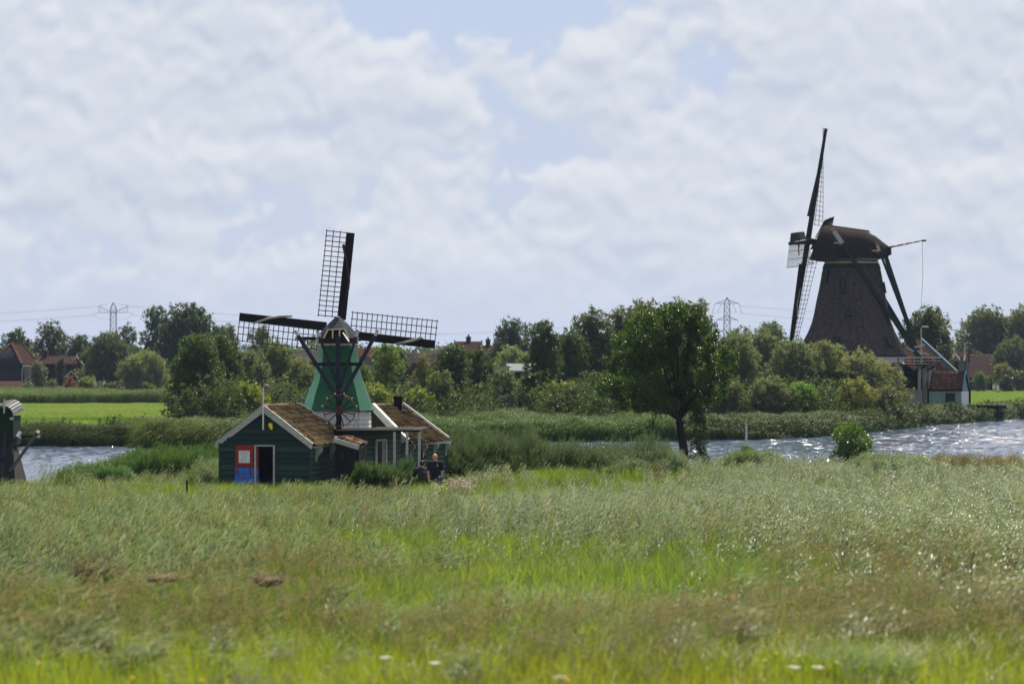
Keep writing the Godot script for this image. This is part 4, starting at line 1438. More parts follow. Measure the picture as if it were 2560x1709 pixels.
func edge_mill() -> void:
	var t := wthing("windmill", "dark small mill with a round boarded cap, cut off by the left edge", "windmill", flat_y(P(4, 0, 92.2), 0.45))
	var n0 := P(9, 1040, 91.5)
	var n1 := P(30, 1026, 93.3)
	# cap: overlapping boards bent over round ribs
	var cap := MB.new()
	for q in [[n0, 0.36], [n1, 0.38]]:
		var o := []
		for k in 13:
			o.append(q[0] + Vector3(cos(PI * k / 12.0) * q[1] * 0.95, sin(PI * k / 12.0) * q[1] * 0.95, 0))
		cap.slab(o, Vector3(0, 0, -0.04))
	var cp := obj("cap", cap, M.mill_dark_green, t)
	for k in 11:
		var a0 := PI * k / 11.0
		var a1 := PI * (k + 0.82) / 11.0
		var pt := []
		for q in [[n0 + Vector3(-0.02, 0, 0.12), 0.37], [n1, 0.4]]:
			for a in [a0, a1]:
				pt.append(q[0] + Vector3(cos(a), sin(a), 0) * q[1])
		var mid := (a0 + a1) * 0.5
		var r := Vector3(cos(mid), sin(mid), 0) * 0.03
		var mb := MB.new()
		mb.hexa([pt[0], pt[1], pt[3], pt[2], pt[0] + r * 1.6, pt[1] + r, pt[3] + r, pt[2] + r * 1.6])
		obj("cap_board", mb, M.galvanised, cp)
	var fin := MB.new()
	fin.beam(P(9.5, 1033, 91.3), P(9.5, 997, 91.3), 0.06, 0.05, Vector3.BACK)
	obj("finial", fin, M.grey_white, cp)
	var body := MB.new()
	var f0 := P(-16, 1040, 91.6)
	var f1 := P(31, 1040, 91.6)
	var f2 := P(50, 1038, 93.0)
	var f3 := P(0, 1038, 93.4)
	var lo := 5.5 - 212.0 * 91.6 / F
	body.hexa([flat_y(f0, lo), flat_y(f1, lo), flat_y(f2, lo), flat_y(f3, lo), f0, f1, f2, f3])
	obj("body", body, M.mill_dark_green, t)
	for k in 7:
		var a := f1.lerp(f2, k / 7.0)
		var b := f1.lerp(f2, (k + 0.9) / 7.0)
		var mb := MB.new()
		mb.slab([flat_y(a, lo), flat_y(b, lo), b, a], Vector3(0.02, 0, 0.012))
		obj("plank", mb, M.mill_dark_green, t)
	for k in 8:
		var a := f0.lerp(f1, k / 8.0)
		var b := f0.lerp(f1, (k + 0.94) / 8.0)
		var mb := MB.new()
		mb.slab([flat_y(a, lo), flat_y(b, lo), b, a], Vector3(0, 0, 0.025))
		obj("plank", mb, M.mill_dark_green, t)
	var skirt := MB.new()
	var g := [P(-14, 1112, 91.6), P(29, 1112, 91.6), P(42, 1110, 93.0), P(0, 1110, 93.4)]
	var h := [flat_y(P(-36, 0, 90.8), 0.3), flat_y(P(42, 0, 90.8), 0.3), flat_y(P(76, 0, 93.4), 0.3), flat_y(P(-5, 0, 94.0), 0.3)]
	skirt.hexa(h + g)
	obj("skirt", skirt, M.skirt, t)
	var beam := MB.new()
	beam.beam(P(36, 1090, 92.4), P(98, 1090, 91.9), 0.1, 0.1)
	obj("cross_beam", beam, M.mill_dark_green, t)
	for q in [[P(42, 1092, 90.9), P(4, 1152, 90.2)], [P(92, 1083, 91.8), P(22, 1180, 90.2)], [P(11, 1082, 91.0), P(1, 1190, 90.1)]]:
		var mb := MB.new()
		mb.beam(q[0], q[1], 0.1, 0.11, Vector3.BACK)
		obj("tail_brace", mb, M.navy, t)
		if q[0].x > -18.9:
			var d: Vector3 = (q[0] - q[1]).normalized()
			var tip := MB.new()
			tip.beam(q[0] - d * 0.02, q[0] + d * (0.24 if q[0].x < -18.5 else 0.12), 0.12, 0.125, Vector3.BACK)
			obj("brace_end", tip, M.white, t)
			var red := MB.new()
			red.box(q[0] + d * (0.25 if q[0].x < -18.5 else 0.14), Vector3(0.08, 0.06, 0.1))
			obj("brace_end", red, M.red, t)
	for q in [P(47, 1093, 91.2), P(95, 1091, 91.7), P(28, 1046, 91.3)]:
		var mb := MB.new()
		mb.box(q, Vector3(0.12, 0.09, 0.1))
		obj("beam_end", mb, M.grey_white, t)
	built_on.append([GX(4, 92.2), 92.2, 0.95, 1.6, 0.0])

func GX(px: float, d: float) -> float:
	return (px - 1280.0) / F * d

# ---------------------------------------------------------------- the big thatched mill across the canal
func oct_r(a: float, round_off := 0.75) -> float:
	var w := fposmod(a + 0.2, TAU / 8.0) - TAU / 16.0
	return lerpf(0.97, cos(TAU / 16.0) / cos(w), round_off)

func band(c: Vector3, y0: float, r0: float, y1: float, r1: float, sides := 48) -> MB:
	var mb := MB.new()
	var rows := []
	for q in [[y0, r0], [y1, r1]]:
		var line := []
		for k in sides + 1:
			var a := TAU * k / sides
			line.append(Vector3(c.x + cos(a) * q[1] * oct_r(a), q[0], c.z + sin(a) * q[1] * oct_r(a)))
		rows.append(line)
	mb.sheet(rows, Vector3(c.x, (y0 + y1) * 0.5, c.z))
	for q in [[0, y0], [1, y1]]:
		for k in sides:
			mb.tri(rows[q[0]][k], rows[q[0]][k + 1], Vector3(c.x, q[1], c.z), Vector3(c.x, (y0 + y1) * 0.5, c.z))
	return mb

func big_mill() -> void:
	var c := P(2130, 900, 224.0)
	c.y = 0.55
	var t := wthing("windmill", "tall brown thatched windmill with a gallery rising above the willows on the right", "windmill", c)
	var prof := [[5.95, 5.4], [6.17, 5.27], [6.7, 4.98], [7.35, 4.67], [8.1, 4.25], [8.98, 3.88], [9.9, 3.65], [10.87, 3.46], [12.0, 3.2], [12.9, 3.02], [13.6, 2.9], [14.0, 2.78]]
	var rows := []
	for q in prof:
		var line := []
		for k in 65:
			var a := TAU * k / 64.0
			var r: float = q[1] * oct_r(a) * (1.0 + 0.006 * noise.get_noise_2d(k * 30.0, q[0] * 40.0))
			line.append(Vector3(c.x + cos(a) * r, q[0], c.z + sin(a) * r))
		rows.append(line)
	var tower := MB.new()
	tower.sheet(rows, Vector3(c.x, 10, c.z))
	obj("tower", tower, M.thatch, t)
	obj("thatch_edge", band(c, 5.75, 5.32, 5.96, 5.4), M.thatch_cap, t)
	obj("white_skirt", band(c, 5.3, 5.1, 5.75, 5.16), M.white, t)
	obj("base_wall", band(c, 0.4, 4.7, 5.05, 4.75), M.mill_dark_green, t)
	# gallery
	var deck := obj("gallery_deck", band(c, 5.02, 8.3, 5.16, 8.3, 24), M.mill_dark_green, t)
	for k in 24:
		var a := TAU * (k + 0.5) / 24.0
		var b := TAU * (k + 1.5) / 24.0
		var p := Vector3(c.x + cos(a) * 8.1, 5.16, c.z + sin(a) * 8.1)
		var q := Vector3(c.x + cos(b) * 8.1, 5.16, c.z + sin(b) * 8.1)
		var mb := MB.new()
		mb.beam(p - Vector3(0, 0.1, 0), p + Vector3(0, 0.55, 0), 0.1, 0.1)
		obj("rail_post", mb, M.mill_dark_green, t)
		for w in [[0.58, 0.1, M.grey_white], [0.28, 0.05, M.grey_white]]:
			var rb := MB.new()
			rb.beam(p + Vector3(0, w[0], 0), q + Vector3(0, w[0], 0), 0.1, w[1])
			obj("rail", rb, w[2], t)
		var st := MB.new()
		st.beam(Vector3(c.x + cos(a) * 7.6, 4.98, c.z + sin(a) * 7.6), Vector3(c.x + cos(a) * 4.7, 3.2, c.z + sin(a) * 4.7), 0.16, 0.16)
		if k % 2 == 0:
			obj("gallery_strut", st, M.mill_dark_green, t)
	for q in [[2252.0, 217.5, 0.26], [2299.0, 219.5, 0.26], [2311.5, 220.5, 0.36], [2325.0, 226.5, 0.26], [2336.0, 224.0, 0.24]]:
		var mb := MB.new()
		var p := P(q[0], 900, q[1])
		mb.beam(flat_y(p, 0.3), flat_y(p, 5.02), q[2], q[2])
		obj("gallery_post", mb, M.grey_white, t)
	# collar and cap
	obj("collar", band(c, 13.95, 2.86, 14.4, 2.72), M.mill_dark_green, t)
	obj("collar", band(c, 14.403, 2.66, 14.56, 2.66), M.cream, t)
	obj("collar", band(c, 14.563, 2.55, 14.7, 2.55), M.dark_red, t)
	obj("collar", band(c, 14.703, 2.62, 14.85, 2.62), M.grey_white, t)
	var tl := Vector3(0.959, 0, 0.284)     # from the sails towards the tail
	var h := Vector3(-0.284, 0, 0.959)     # across, on the camera's side
	var secs := [[-3.55, -2.45, 2.25, 18.0, 14.75], [-2.4, -1.7, 2.75, 17.88, 14.72], [-0.6, -0.3, 2.95, 17.65, 14.78], [1.2, 1.25, 2.75, 17.42, 14.85], [2.25, 2.2, 2.35, 16.95, 14.9], [3.0, 2.95, 1.75, 16.35, 14.95], [3.35, 3.35, 1.25, 16.05, 15.25]]
	var cap := MB.new()
	var grid := []
	for i in (secs.size() - 1) * 3 + 1:
		var k := mini(i / 3, secs.size() - 2)
		var f := i / 3.0 - k
		var q := []
		for w in 5:
			q.append(lerpf(secs[k][w], secs[k + 1][w], f))
		var line := []
		for j in 17:
			var a := PI * j / 16.0
			var up := pow(sin(a), 0.8)
			var w: float = signf(cos(a)) * pow(absf(cos(a)), 0.9) * q[2]
			var sag := 0.03 * noise.get_noise_2d(i * 60.0, j * 60.0)
			line.append(c * Vector3(1, 0, 1) + tl * lerpf(q[0], q[1], up) + h * w + Vector3(0, lerpf(q[4], q[3], up) + sag, 0))
		grid.append(line)
	cap.sheet(grid, c * Vector3(1, 0, 1) + Vector3(0, 15.0, 0))
	for e in [0, grid.size() - 1]:
		for j in 16:
			cap.tri(grid[e][j], grid[e][j + 1], (grid[e][0] + grid[e][16]) * 0.5, c + Vector3(0, 15, 0))
	for i in grid.size() - 1:
		cap.quad(grid[i][0], grid[i + 1][0], grid[i + 1][16], grid[i][16], c + Vector3(0, 20, 0))
	var cp := obj("cap", cap, M.thatch_cap, t)
	var rb := MB.new()
	var o := c * Vector3(1, 0, 1)
	rb.beam(o + tl * -2.5 + Vector3(0, 18.05, 0), o + tl * 1.6 + Vector3(0, 17.42, 0), 0.35, 0.12)
	obj("ridge_board", rb, M.lath, cp)
	var rb2 := MB.new()
	rb2.beam(o + tl * -2.4 + h * 0.25 + Vector3(0, 17.93, 0), o + tl * 1.8 + h * 0.25 + Vector3(0, 17.27, 0), 0.1, 0.1)
	obj("ridge_board", rb2, M.cream, cp)
	var rear := MB.new()
	rear.slab([o + tl * 3.36 + h * 0.6 + Vector3(0, 15.2, 0), o + tl * 3.36 - h * 0.6 + Vector3(0, 15.2, 0), o + tl * 3.36 - h * 0.5 + Vector3(0, 15.9, 0), o + tl * 3.36 + h * 0.5 + Vector3(0, 15.9, 0)], tl * 0.25)
	obj("rear_boards", rear, M.black_board, cp)
	# front of the cap with the hub
	var hub := o - tl * 3.95 + Vector3(0, 16.6, 0)
	var lean := deg_to_rad(10.0)
	var u := Vector3.UP * cos(lean) + tl * sin(lean)
	var b := tl * cos(lean) - Vector3.UP * sin(lean)
	var shaft := MB.new()
	shaft.tube([hub - b * 0.35, hub + b * 1.6], [0.36, 0.32], 10)
	obj("wind_shaft", shaft, M.mill_dark_green, t)
	var rho := deg_to_rad(4.0)
	var dirs := [[u * cos(rho) + h * sin(rho), h * cos(rho) - u * sin(rho)], [h * cos(rho) - u * sin(rho), -u * cos(rho) - h * sin(rho)], [-u * cos(rho) - h * sin(rho), -h * cos(rho) + u * sin(rho)], [-h * cos(rho) + u * sin(rho), u * cos(rho) + h * sin(rho)]]
	for k in 4:
		var part := sail(t, hub + b * (0.12 if k % 2 else -0.12), dirs[k][0], dirs[k][1], b, {"R": 10.5, "r0": 1.6, "rb0": 2.2, "stock": 0.45, "lat": 2.15, "laths": 3, "bars": 21, "bar": 0.038, "board": 0.95, "board_thick": 0.05, "t0": [0.85, 0.5, 0.45, 0.4][k], "t1": 0.04, "mat_stock": M.black_board, "mat_bar": M.lath, "mat_board": M.black_board})
		if k == 0:
			var cl := MB.new()
			cl.tube([hub + u * 2.2 - h * 0.3 - b * 0.2, hub + u * 4.4 - h * 0.45 - b * 0.3, hub + u * 5.2 - h * 0.3 - b * 0.3, hub + u * 9.0 + h * 0.1 - b * 0.2], [0.08, 0.12, 0.15, 0.1], 6)
			obj("furled_sailcloth", cl, M.canvas, part)
		if k == 1:
			var cl := MB.new()
			cl.tube([hub + h * 6.0 + u * 0.2 + b * 0.1, hub + h * 6.6 - u * 0.6 + b * 0.25, hub + h * 6.9 - u * 1.6 + b * 0.5], [0.05, 0.08, 0.04], 5)
			obj("furled_sailcloth", cl, M.canvas_brown, part)
		if k == 2:
			var cl := MB.new()
			cl.tube([hub - u * 4.5 + h * 0.35, hub - u * 6.0 + h * 0.45, hub - u * 7.4 + h * 0.2 + b * 0.2], [0.03, 0.07, 0.04], 5)
			obj("furled_sailcloth", cl, M.canvas, part)
	# the tail
	var foot := P(2298, 893, 222.0)
	var spots := [[o + tl * -0.42 + h * 3.4 + Vector3(0, 16.25, 0), 1.0, 0.34], [o + tl * -0.42 - h * 3.4 + Vector3(0, 16.25, 0), 1.0, 0.34], [o + tl * 2.83 + h * 2.1 + Vector3(0, 15.55, 0), 0.8, 0.2], [o + tl * 2.83 - h * 2.1 + Vector3(0, 15.55, 0), 0.8, 0.2]]
	var tailtop := o + tl * 3.1 + Vector3(0, 15.2, 0)
	for q in spots:
		var mb := MB.new()
		var p: Vector3 = q[0]
		var e: Vector3 = tailtop.lerp(foot, q[1])
		mb.beam(p, e, q[2], q[2], Vector3.BACK)
		obj("tail_brace", mb, M.mill_dark_green, t)
		var d := (p - e).normalized()
		var tip := MB.new()
		tip.beam(p - d * 0.1, p + d * (1.3 if q[2] > 0.3 else 0.5), q[2] + 0.04, q[2] + 0.04, Vector3.BACK)
		obj("brace_end", tip, M.grey_white, t)
		var red := MB.new()
		red.beam(p + d * (1.3 if q[2] > 0.3 else 0.5), p + d * (1.45 if q[2] > 0.3 else 0.65), q[2] + 0.03, q[2] + 0.03, Vector3.BACK)
		obj("brace_end", red, M.red, t)
	for q in [[-0.42, 3.5, 16.0], [2.83, 2.2, 15.3]]:
		var mb := MB.new()
		mb.beam(o + tl * q[0] - h * q[1] + Vector3(0, q[2], 0), o + tl * q[0] + h * q[1] + Vector3(0, q[2], 0), 0.36, 0.36)
		obj("cross_beam", mb, M.mill_dark_green, t)
		var e := MB.new()
		e.box(o + tl * (q[0] - 0.35) + h * q[1] + Vector3(0, q[2] + 0.2, 0), Vector3(0.6, 0.12, 0.3))
		obj("beam_end", e, M.grey_white, t)
		var e2 := MB.new()
		e2.box(o + tl * (q[0] - 0.12) + h * q[1] + Vector3(0, q[2] - 0.02, 0), Vector3(0.24, 0.2, 0.28))
		obj("beam_end", e2, M.dark_red, t)
	for s in [-0.22, 0.22]:
		var mb := MB.new()
		mb.beam(tailtop + h * s, foot + h * s, 0.3, 0.36, Vector3.BACK)
		obj("tail_pole", mb, M.mill_dark_green, t)
	var winch := MB.new()
	winch.tube([foot - h * 0.7 + Vector3(0, 0.1, 0), foot + h * 0.7 + Vector3(0, 0.1, 0)], [0.3, 0.3], 10)
	obj("winch", winch, M.mill_dark_green, t)
	for q in [[P(2264, 866, 222), P(2286, 878, 221.5)], [P(2288, 868, 221), P(2312, 862, 220.5)], [P(2294, 877, 221), P(2322, 886, 220.5)]]:
		var mb := MB.new()
		mb.beam(q[0], q[1], 0.14, 0.14, Vector3.BACK)
		obj("winch_spoke", mb, M.grey_white, t)
	# flag pole and its rope
	var fp0 := o + tl * 3.45 + Vector3(0, 15.9, 0)
	var fp1 := o + tl * 6.55 + Vector3(0, 16.48, 0)
	for k in 12:
		var mb := MB.new()
		mb.tube([fp0.lerp(fp1, k / 12.0), fp0.lerp(fp1, (k + 1) / 12.0)], [0.09 - k * 0.003, 0.087 - k * 0.003], 6)
		obj("flag_pole", mb, [M.navy, M.dark_red, M.grey_white][k % 3], t)
	var knob := MB.new()
	knob.ball(fp1 + tl * 0.1, Vector3(0.26, 0.11, 0.12))
	obj("pole_knob", knob, M.iron, t)
	var rope := MB.new()
	rope.tube([fp1 - tl * 0.05, fp1 + Vector3(0.0, -3.3, 0), fp1 + Vector3(-0.2, -6.6, 0)], [0.018, 0.018, 0.018], 4)
	obj("rope", rope, M.canvas, t)
	# windows in the thatch
	for q in [[2062.0, 690.0, 0.3, 1.2], [2098.0, 710.0, 0.42, 0.85], [2099.0, 728.0, 0.3, 0.5], [2109.0, 783.0, 0.36, 0.6], [2076.0, 853.0, 0.5, 0.7], [2209.0, 855.0, 0.5, 0.85], [2204.0, 720.0, 0.3, 0.9]]:
		var y: float = E - (q[1] - HZ) / 27.0
		var r := 2.7
		var slope := 0.2
		for i in prof.size() - 1:
			if y >= prof[i][0] and y <= prof[i + 1][0]:
				r = lerpf(prof[i][1], prof[i + 1][1], (y - prof[i][0]) / (prof[i + 1][0] - prof[i][0]))
				slope = (prof[i][1] - prof[i + 1][1]) / (prof[i + 1][0] - prof[i][0])
		var xo: float = (q[0] - 2130.0) / 27.02
		var zz := sqrt(maxf(0.05, r * r * 0.94 - xo * xo))
		var n := Vector3(xo, 0, zz).normalized()
		var side := Vector3.UP.cross(n)
		var up := (Vector3.UP - n * slope).normalized()
		var at := Vector3(c.x + xo, y, c.z + zz) + n * 0.06
		var pane := MB.new()
		pane.box(at, Vector3(q[2], q[3], 0.1), Basis(side, up, side.cross(up)))
		var win := obj("window", pane, M.glass_dark, t)
		var fr := MB.new()
		for s in [-1.0, 1.0]:
			fr.box(at + side * s * q[2] * 0.5, Vector3(0.1, q[3] + 0.1, 0.18), Basis(side, up, side.cross(up)))
			fr.box(at + up * s * q[3] * 0.5 + side.cross(up) * 0.01, Vector3(q[2] + 0.16, 0.1, 0.18), Basis(side, up, side.cross(up)))
		obj("window_frame", fr, M.mill_dark_green, win)
	built_on.append([c.x, 224.0, 6.0, 6.0, 0.0])

# ---------------------------------------------------------------- houses
# Walls around the plan corners (a, b: front; c, d: back), gables on the sides a-d and b-c; heights above the water
func house(called: String, label: String, category: String, plan: Array, eave: float, ridge: float, wall: Material, roof: Material, o := {}) -> Node3D:
	var a: Vector3 = plan[0]
	var b: Vector3 = plan[1]
	var c: Vector3 = plan[2]
	var d: Vector3 = plan[3]
	var mid := (a + b + c + d) * 0.25
	var t := wthing(called, label, category, flat_y(mid, 0.45), o.get("group", ""))
	var hip: float = o.get("hip", 0.0)
	var ra := flat_y((a + d) * 0.5, ridge).lerp(flat_y((b + c) * 0.5, ridge), hip)
	var rb := flat_y((b + c) * 0.5, ridge).lerp(flat_y((a + d) * 0.5, ridge), hip)
	var w := MB.new()
	for q in [[a, b], [b, c], [c, d], [d, a]]:
		w.slab([flat_y(q[0], 0.2), flat_y(q[1], 0.2), flat_y(q[1], eave), flat_y(q[0], eave)], (mid - (q[0] + q[1]) * 0.5).normalized() * Vector3(0.2, 0, 0.2))
	if hip == 0.0:
		for q in [[a, d, ra], [b, c, rb]]:
			w.slab([flat_y(q[0], eave), flat_y(q[1], eave), q[2]], (mid - (q[0] + q[1]) * 0.5).normalized() * Vector3(0.2, 0, 0.2))
	obj("wall", w, wall, t)
	var over: float = o.get("over", 0.25)
	var r := MB.new()
	var ea := flat_y(a, eave) + (a - d).normalized() * over
	var eb := flat_y(b, eave) + (b - c).normalized() * over
	var ec := flat_y(c, eave) + (c - b).normalized() * over
	var ed := flat_y(d, eave) + (d - a).normalized() * over
	var x := (b - a).normalized() * over
	if hip == 0.0:
		ra -= x
		rb += x
	ea -= x; ed -= x; eb += x; ec += x
	var th := Vector3(0, 0.15, 0)
	r.slab([ea, eb, rb, ra], th)
	r.slab([ed, ec, rb, ra], th)
	if hip > 0.0:
		r.slab([ea, ed, ra], th)
		r.slab([eb, ec, rb], th)
	var rf := obj("roof", r, roof, t)
	var cols: int = o.get("cols", 0)
	if cols:
		tiles(rf, ra + th, rb + th, ea + th, eb + th, cols, o.rows, o.tile, (eb - ea).cross(ra - ea).normalized() * 1.3, o.get("single", true))
	if o.has("trim"):
		for q in [[ra, ea], [ra, ed], [rb, eb], [rb, ec]]:
			var mb := MB.new()
			var k: float = o.get("trim_size", 0.22)
			mb.beam(q[0] + th + Vector3(0, 0.02, 0), q[1] + th + Vector3(0, 0.02, 0), k * 0.6, k * 1.6)
			obj("gable_board", mb, o.trim, rf)
	if o.get("boards", 0):
		for q in [[a, b], [b, c], [d, a]]:
			var out: Vector3 = ((q[0] + q[1]) * 0.5 - mid) * Vector3(1, 0, 1)
			boards(t, flat_y(q[0], 0.3), flat_y(q[1], 0.3), flat_y(q[1], eave - 0.05), flat_y(q[0], eave - 0.05), o.boards, o.get("gable_wall", wall) if q[0] == b else wall, out.normalized(), 0.03)
	for q in o.get("chimneys", []):
		var mb := MB.new()
		var p: Vector3 = q[0]
		mb.box(p + Vector3(0, -0.3, 0), Vector3(q[1], q[2] + 0.6, q[1]))
		mb.box(p + Vector3(0, q[2] * 0.5, 0), Vector3(q[1] * 1.18, 0.14, q[1] * 1.18))
		var ch := obj("chimney", mb, q[3], rf)
		var pot := MB.new()
		pot.tube([p + Vector3(0, q[2] * 0.5, 0), p + Vector3(0, q[2] * 0.5 + 0.35, 0)], [0.13, 0.12], 7)
		obj("chimney_pot", pot, M.iron, ch)
	for q in o.get("windows", []):    # [middle, width, height, right-hand direction]
		var p: Vector3 = q[0]
		var side: Vector3 = q[3].normalized()
		var bs := Basis(side, Vector3.UP, side.cross(Vector3.UP))
		var mb := MB.new()
		mb.box(p, Vector3(q[1], q[2], 0.08), bs)
		var win := obj("window", mb, M.glass_dark, t)
		var f := MB.new()
		for s in [-1.0, 0.0, 1.0]:
			f.box(p + side * s * q[1] * 0.5, Vector3(0.07, q[2] + 0.07, 0.14), bs)
		for s in [-1.0, 0.0, 1.0]:
			f.box(p + Vector3(0, s * q[2] * 0.5, 0), Vector3(q[1], 0.06, 0.13), bs)
		obj("window_frame", f, q[4] if q.size() > 4 else M.grey_white, win)
	return t

func buildings() -> void:
	rng.seed = 55
	var G := func(px: float, d: float) -> Vector3: return Vector3((px - 1280.0) / F * d, 0.3, -d)
	var Y := func(py: float, d: float) -> float: return E - (py - HZ) / F * d
	# by the big mill
	house("barn", "barn with a large steep orange red roof right behind the big mill", "barn", [G.call(2170, 227), G.call(2428, 227), G.call(2418, 238), G.call(2170, 238)], 3.25, 7.35, M.mint_board, M.red_roof, {"hip": 0.47, "over": 0.2})
	var rake := wthing("hipped_gable", "blue edge board running down the right side of the orange barn roof", "edge board", P(2350, 890, 229))
	var rk := MB.new()
	rk.beam(P(2303, 848, 231.5), P(2400, 938, 227.5), 0.2, 0.34)
	obj("edge_board", rk, M.sea_blue, rake)
	var lean := wthing("lean_to", "low white boarded lean-to with mossy brown roof under the mill gallery", "lean-to", G.call(2288, 223))
	var lr := MB.new()
	lr.slab([P(2252, 912, 226), P(2300, 950, 224.5), P(2322, 972, 222), P(2252, 972, 222)], Vector3(0, 0.12, 0))
	obj("roof", lr, M.moss_thatch, lean)
	var le := MB.new()
	le.beam(P(2254, 912, 225.6), P(2322, 966, 222), 0.25, 0.6)
	obj("roof_edge", le, M.mill_dark_green, lean)
	boards(lean, flat_y(P(2256, 0, 222.4), 1.1), flat_y(P(2318, 0, 222.4), 1.1), P(2318, 973, 222.4), P(2256, 973, 222.4), 7, M.white, Vector3(0, 0, 1), 0.03)
	var lb := MB.new()
	lb.slab([flat_y(P(2250, 0, 222.6), 0.3), flat_y(P(2324, 0, 222.6), 0.3), P(2324, 973, 222.6), P(2250, 973, 222.6)], Vector3(0, 0, -0.1))
	obj("wall", lb, M.mill_dark_green, lean)
	var hl: Vector3 = G.call(2325, 217.5)
	var hr: Vector3 = G.call(2404, 216.6)
	var hb: Vector3 = G.call(2421.5, 219.6)
	var hd := hl + hb - hr
	house("hut", "small pale green boarded hut with red pantiles and a white gable at the water", "hut", [hl, hr, hb, hd], Y.call(977, 217), Y.call(932, 218.4), M.mint_board, M.brown_roof, {"over": 0.12, "cols": 14, "rows": 6, "tile": [M.red_tile_0, M.red_tile_1, M.red_tile_2, M.red_tile_3, M.red_tile_0], "trim": M.sea_blue, "trim_size": 0.13, "boards": 8, "gable_wall": M.white,
		"chimneys": [[P(2405, 918, 218.6), 0.5, 1.1, M.brick_grey]], "windows": [[P(2375.5, 993, 217.0) + Vector3(0, 0, 0.16), 0.75, 0.75, hr - hl, M.mill_dark_green]]})
	built_on.append([GX(2370, 218.5), 218.5, 2.4, 2.2, 0.0])
	built_on.append([GX(2300, 230), 230.0, 6.0, 8.5, 0.0])
	house("house", "red tiled house half hidden by trees behind the hut on the far right", "house", [G.call(2414, 396), G.call(2482, 397), G.call(2482, 409), G.call(2414, 408)], Y.call(946, 396), Y.call(888, 402), M.brick, M.red_tile_1, {"cols": 30, "rows": 11, "tile": [M.red_tile_1], "single": false})
	var og := house("gable_house", "narrow dark gable with white ornamental boards and spikes behind the hut chimney", "house", [G.call(2389, 246), G.call(2415, 245), G.call(2424, 251), G.call(2398, 252)], Y.call(907, 246), Y.call(882, 249), M.mill_dark_green, M.brown_roof, {"over": 0.1})
	for q in [[P(2387, 881, 245.4), P(2408, 908, 245)], [P(2387, 881, 245.4), P(2384, 893, 245.4)], [P(2414, 888, 245), P(2410, 908, 245)]]:
		var mb := MB.new()
		mb.beam(q[0], q[1], 0.14, 0.28, Vector3.BACK)
		obj("gable_board", mb, M.white, og)
	for q in [[P(2387, 884, 245.3), 870.0], [P(2413, 890, 245), 856.0]]:
		var mb := MB.new()
		mb.beam(q[0], P(2387 if q[1] > 860 else 2413, q[1], 245.2), 0.12, 0.12, Vector3.BACK)
		obj("gable_spike", mb, M.grey_white, og)
	# the barn and the farm house far left
	var C: Vector3 = G.call(55, 326)
	var L: Vector3 = G.call(-28, 329)
	var Rr: Vector3 = G.call(97, 338)
	var bk := L + Rr - C
	var bt := wthing("barn", "black boarded barn with a tall pyramid roof at the far left", "barn", flat_y((C + bk) * 0.5, 0.45))
	var ey: float = Y.call(913, 326)
	var A := P(29, 861, 334)
	var B := P(52, 861, 338)
	var w := MB.new()
	w.hexa([flat_y(C, 0.2), flat_y(L, 0.2), flat_y(bk, 0.2), flat_y(Rr, 0.2), flat_y(C, ey), flat_y(L, ey), flat_y(bk, ey), flat_y(Rr, ey)])
	obj("wall", w, M.black_barn, bt)
	var out := Vector3(0, 0, 0.3)
	var front := MB.new()
	front.slab([flat_y(C, ey) + out, flat_y(L, ey) + out, A], Vector3(0, 0.14, 0))
	var fr := tag(obj("roof", front, M.slate_roof, bt), "blue grey slate front slope") as Node
	tiles(fr, A.lerp(L, 0.02), A, flat_y(L, ey) + out + Vector3(0, 0.15, 0), flat_y(C, ey) + out + Vector3(0, 0.15, 0), 24, 18, [M.slate_roof], Vector3(0, 0.6, 0.8), false)
	var side := MB.new()
	side.slab([flat_y(C, ey) + out, flat_y(Rr, ey), B, A], Vector3(0, 0.14, 0))
	side.slab([flat_y(Rr, ey), flat_y(bk, ey), B], Vector3(0, 0.14, 0))
	side.slab([flat_y(bk, ey), flat_y(L, ey), A, B], Vector3(0, 0.14, 0))
	tag(obj("roof", side, M.brown_roof, bt), "brown red tiled side slope")
	for q in [[A, C], [A, L], [A, B], [B, Rr]]:
		var mb := MB.new()
		var e: Vector3 = q[1] if q[1].y > 3.0 else flat_y(q[1], ey) + out
		mb.beam(q[0] + Vector3(0, 0.2, 0), e + Vector3(0, 0.2, 0), 0.34, 0.24)
		obj("hip_tiles", mb, M.red_roof, bt)
	var pipe := MB.new()
	pipe.tube([P(59, 915, 325.7), P(54, 923, 325.4), P(54, 945, 325.4), P(55.5, 966, 325.4)], [0.09, 0.09, 0.09, 0.09], 6)
	obj("down_pipe", pipe, M.pale_cladding, bt)
	var gut := MB.new()
	gut.beam(P(56, 914, 325.8), P(74, 914, 329), 0.16, 0.14)
	obj("gutter", gut, M.grey_white, bt)
	house("shed", "low shed with a pale red roof in the reeds before the black barn", "shed", [G.call(-30, 316), G.call(44, 316), G.call(54, 321), G.call(-22, 321)], Y.call(974, 316), Y.call(957, 318), M.black_barn, M.red_tile_2, {"cols": 26, "rows": 6, "tile": [M.red_tile_2], "single": false})
	var fh := house("farmhouse", "farmhouse with a long red tiled roof and white gable boards beside the black barn", "house", [G.call(80, 336), G.call(186, 333), G.call(206, 339), G.call(95, 342)], Y.call(913, 335), Y.call(894, 338), M.brick, M.red_tile_1, {"cols": 30, "rows": 6, "tile": [M.red_tile_1], "single": false, "chimneys": [[P(112, 888, 338), 0.7, 0.9, M.brick]]})
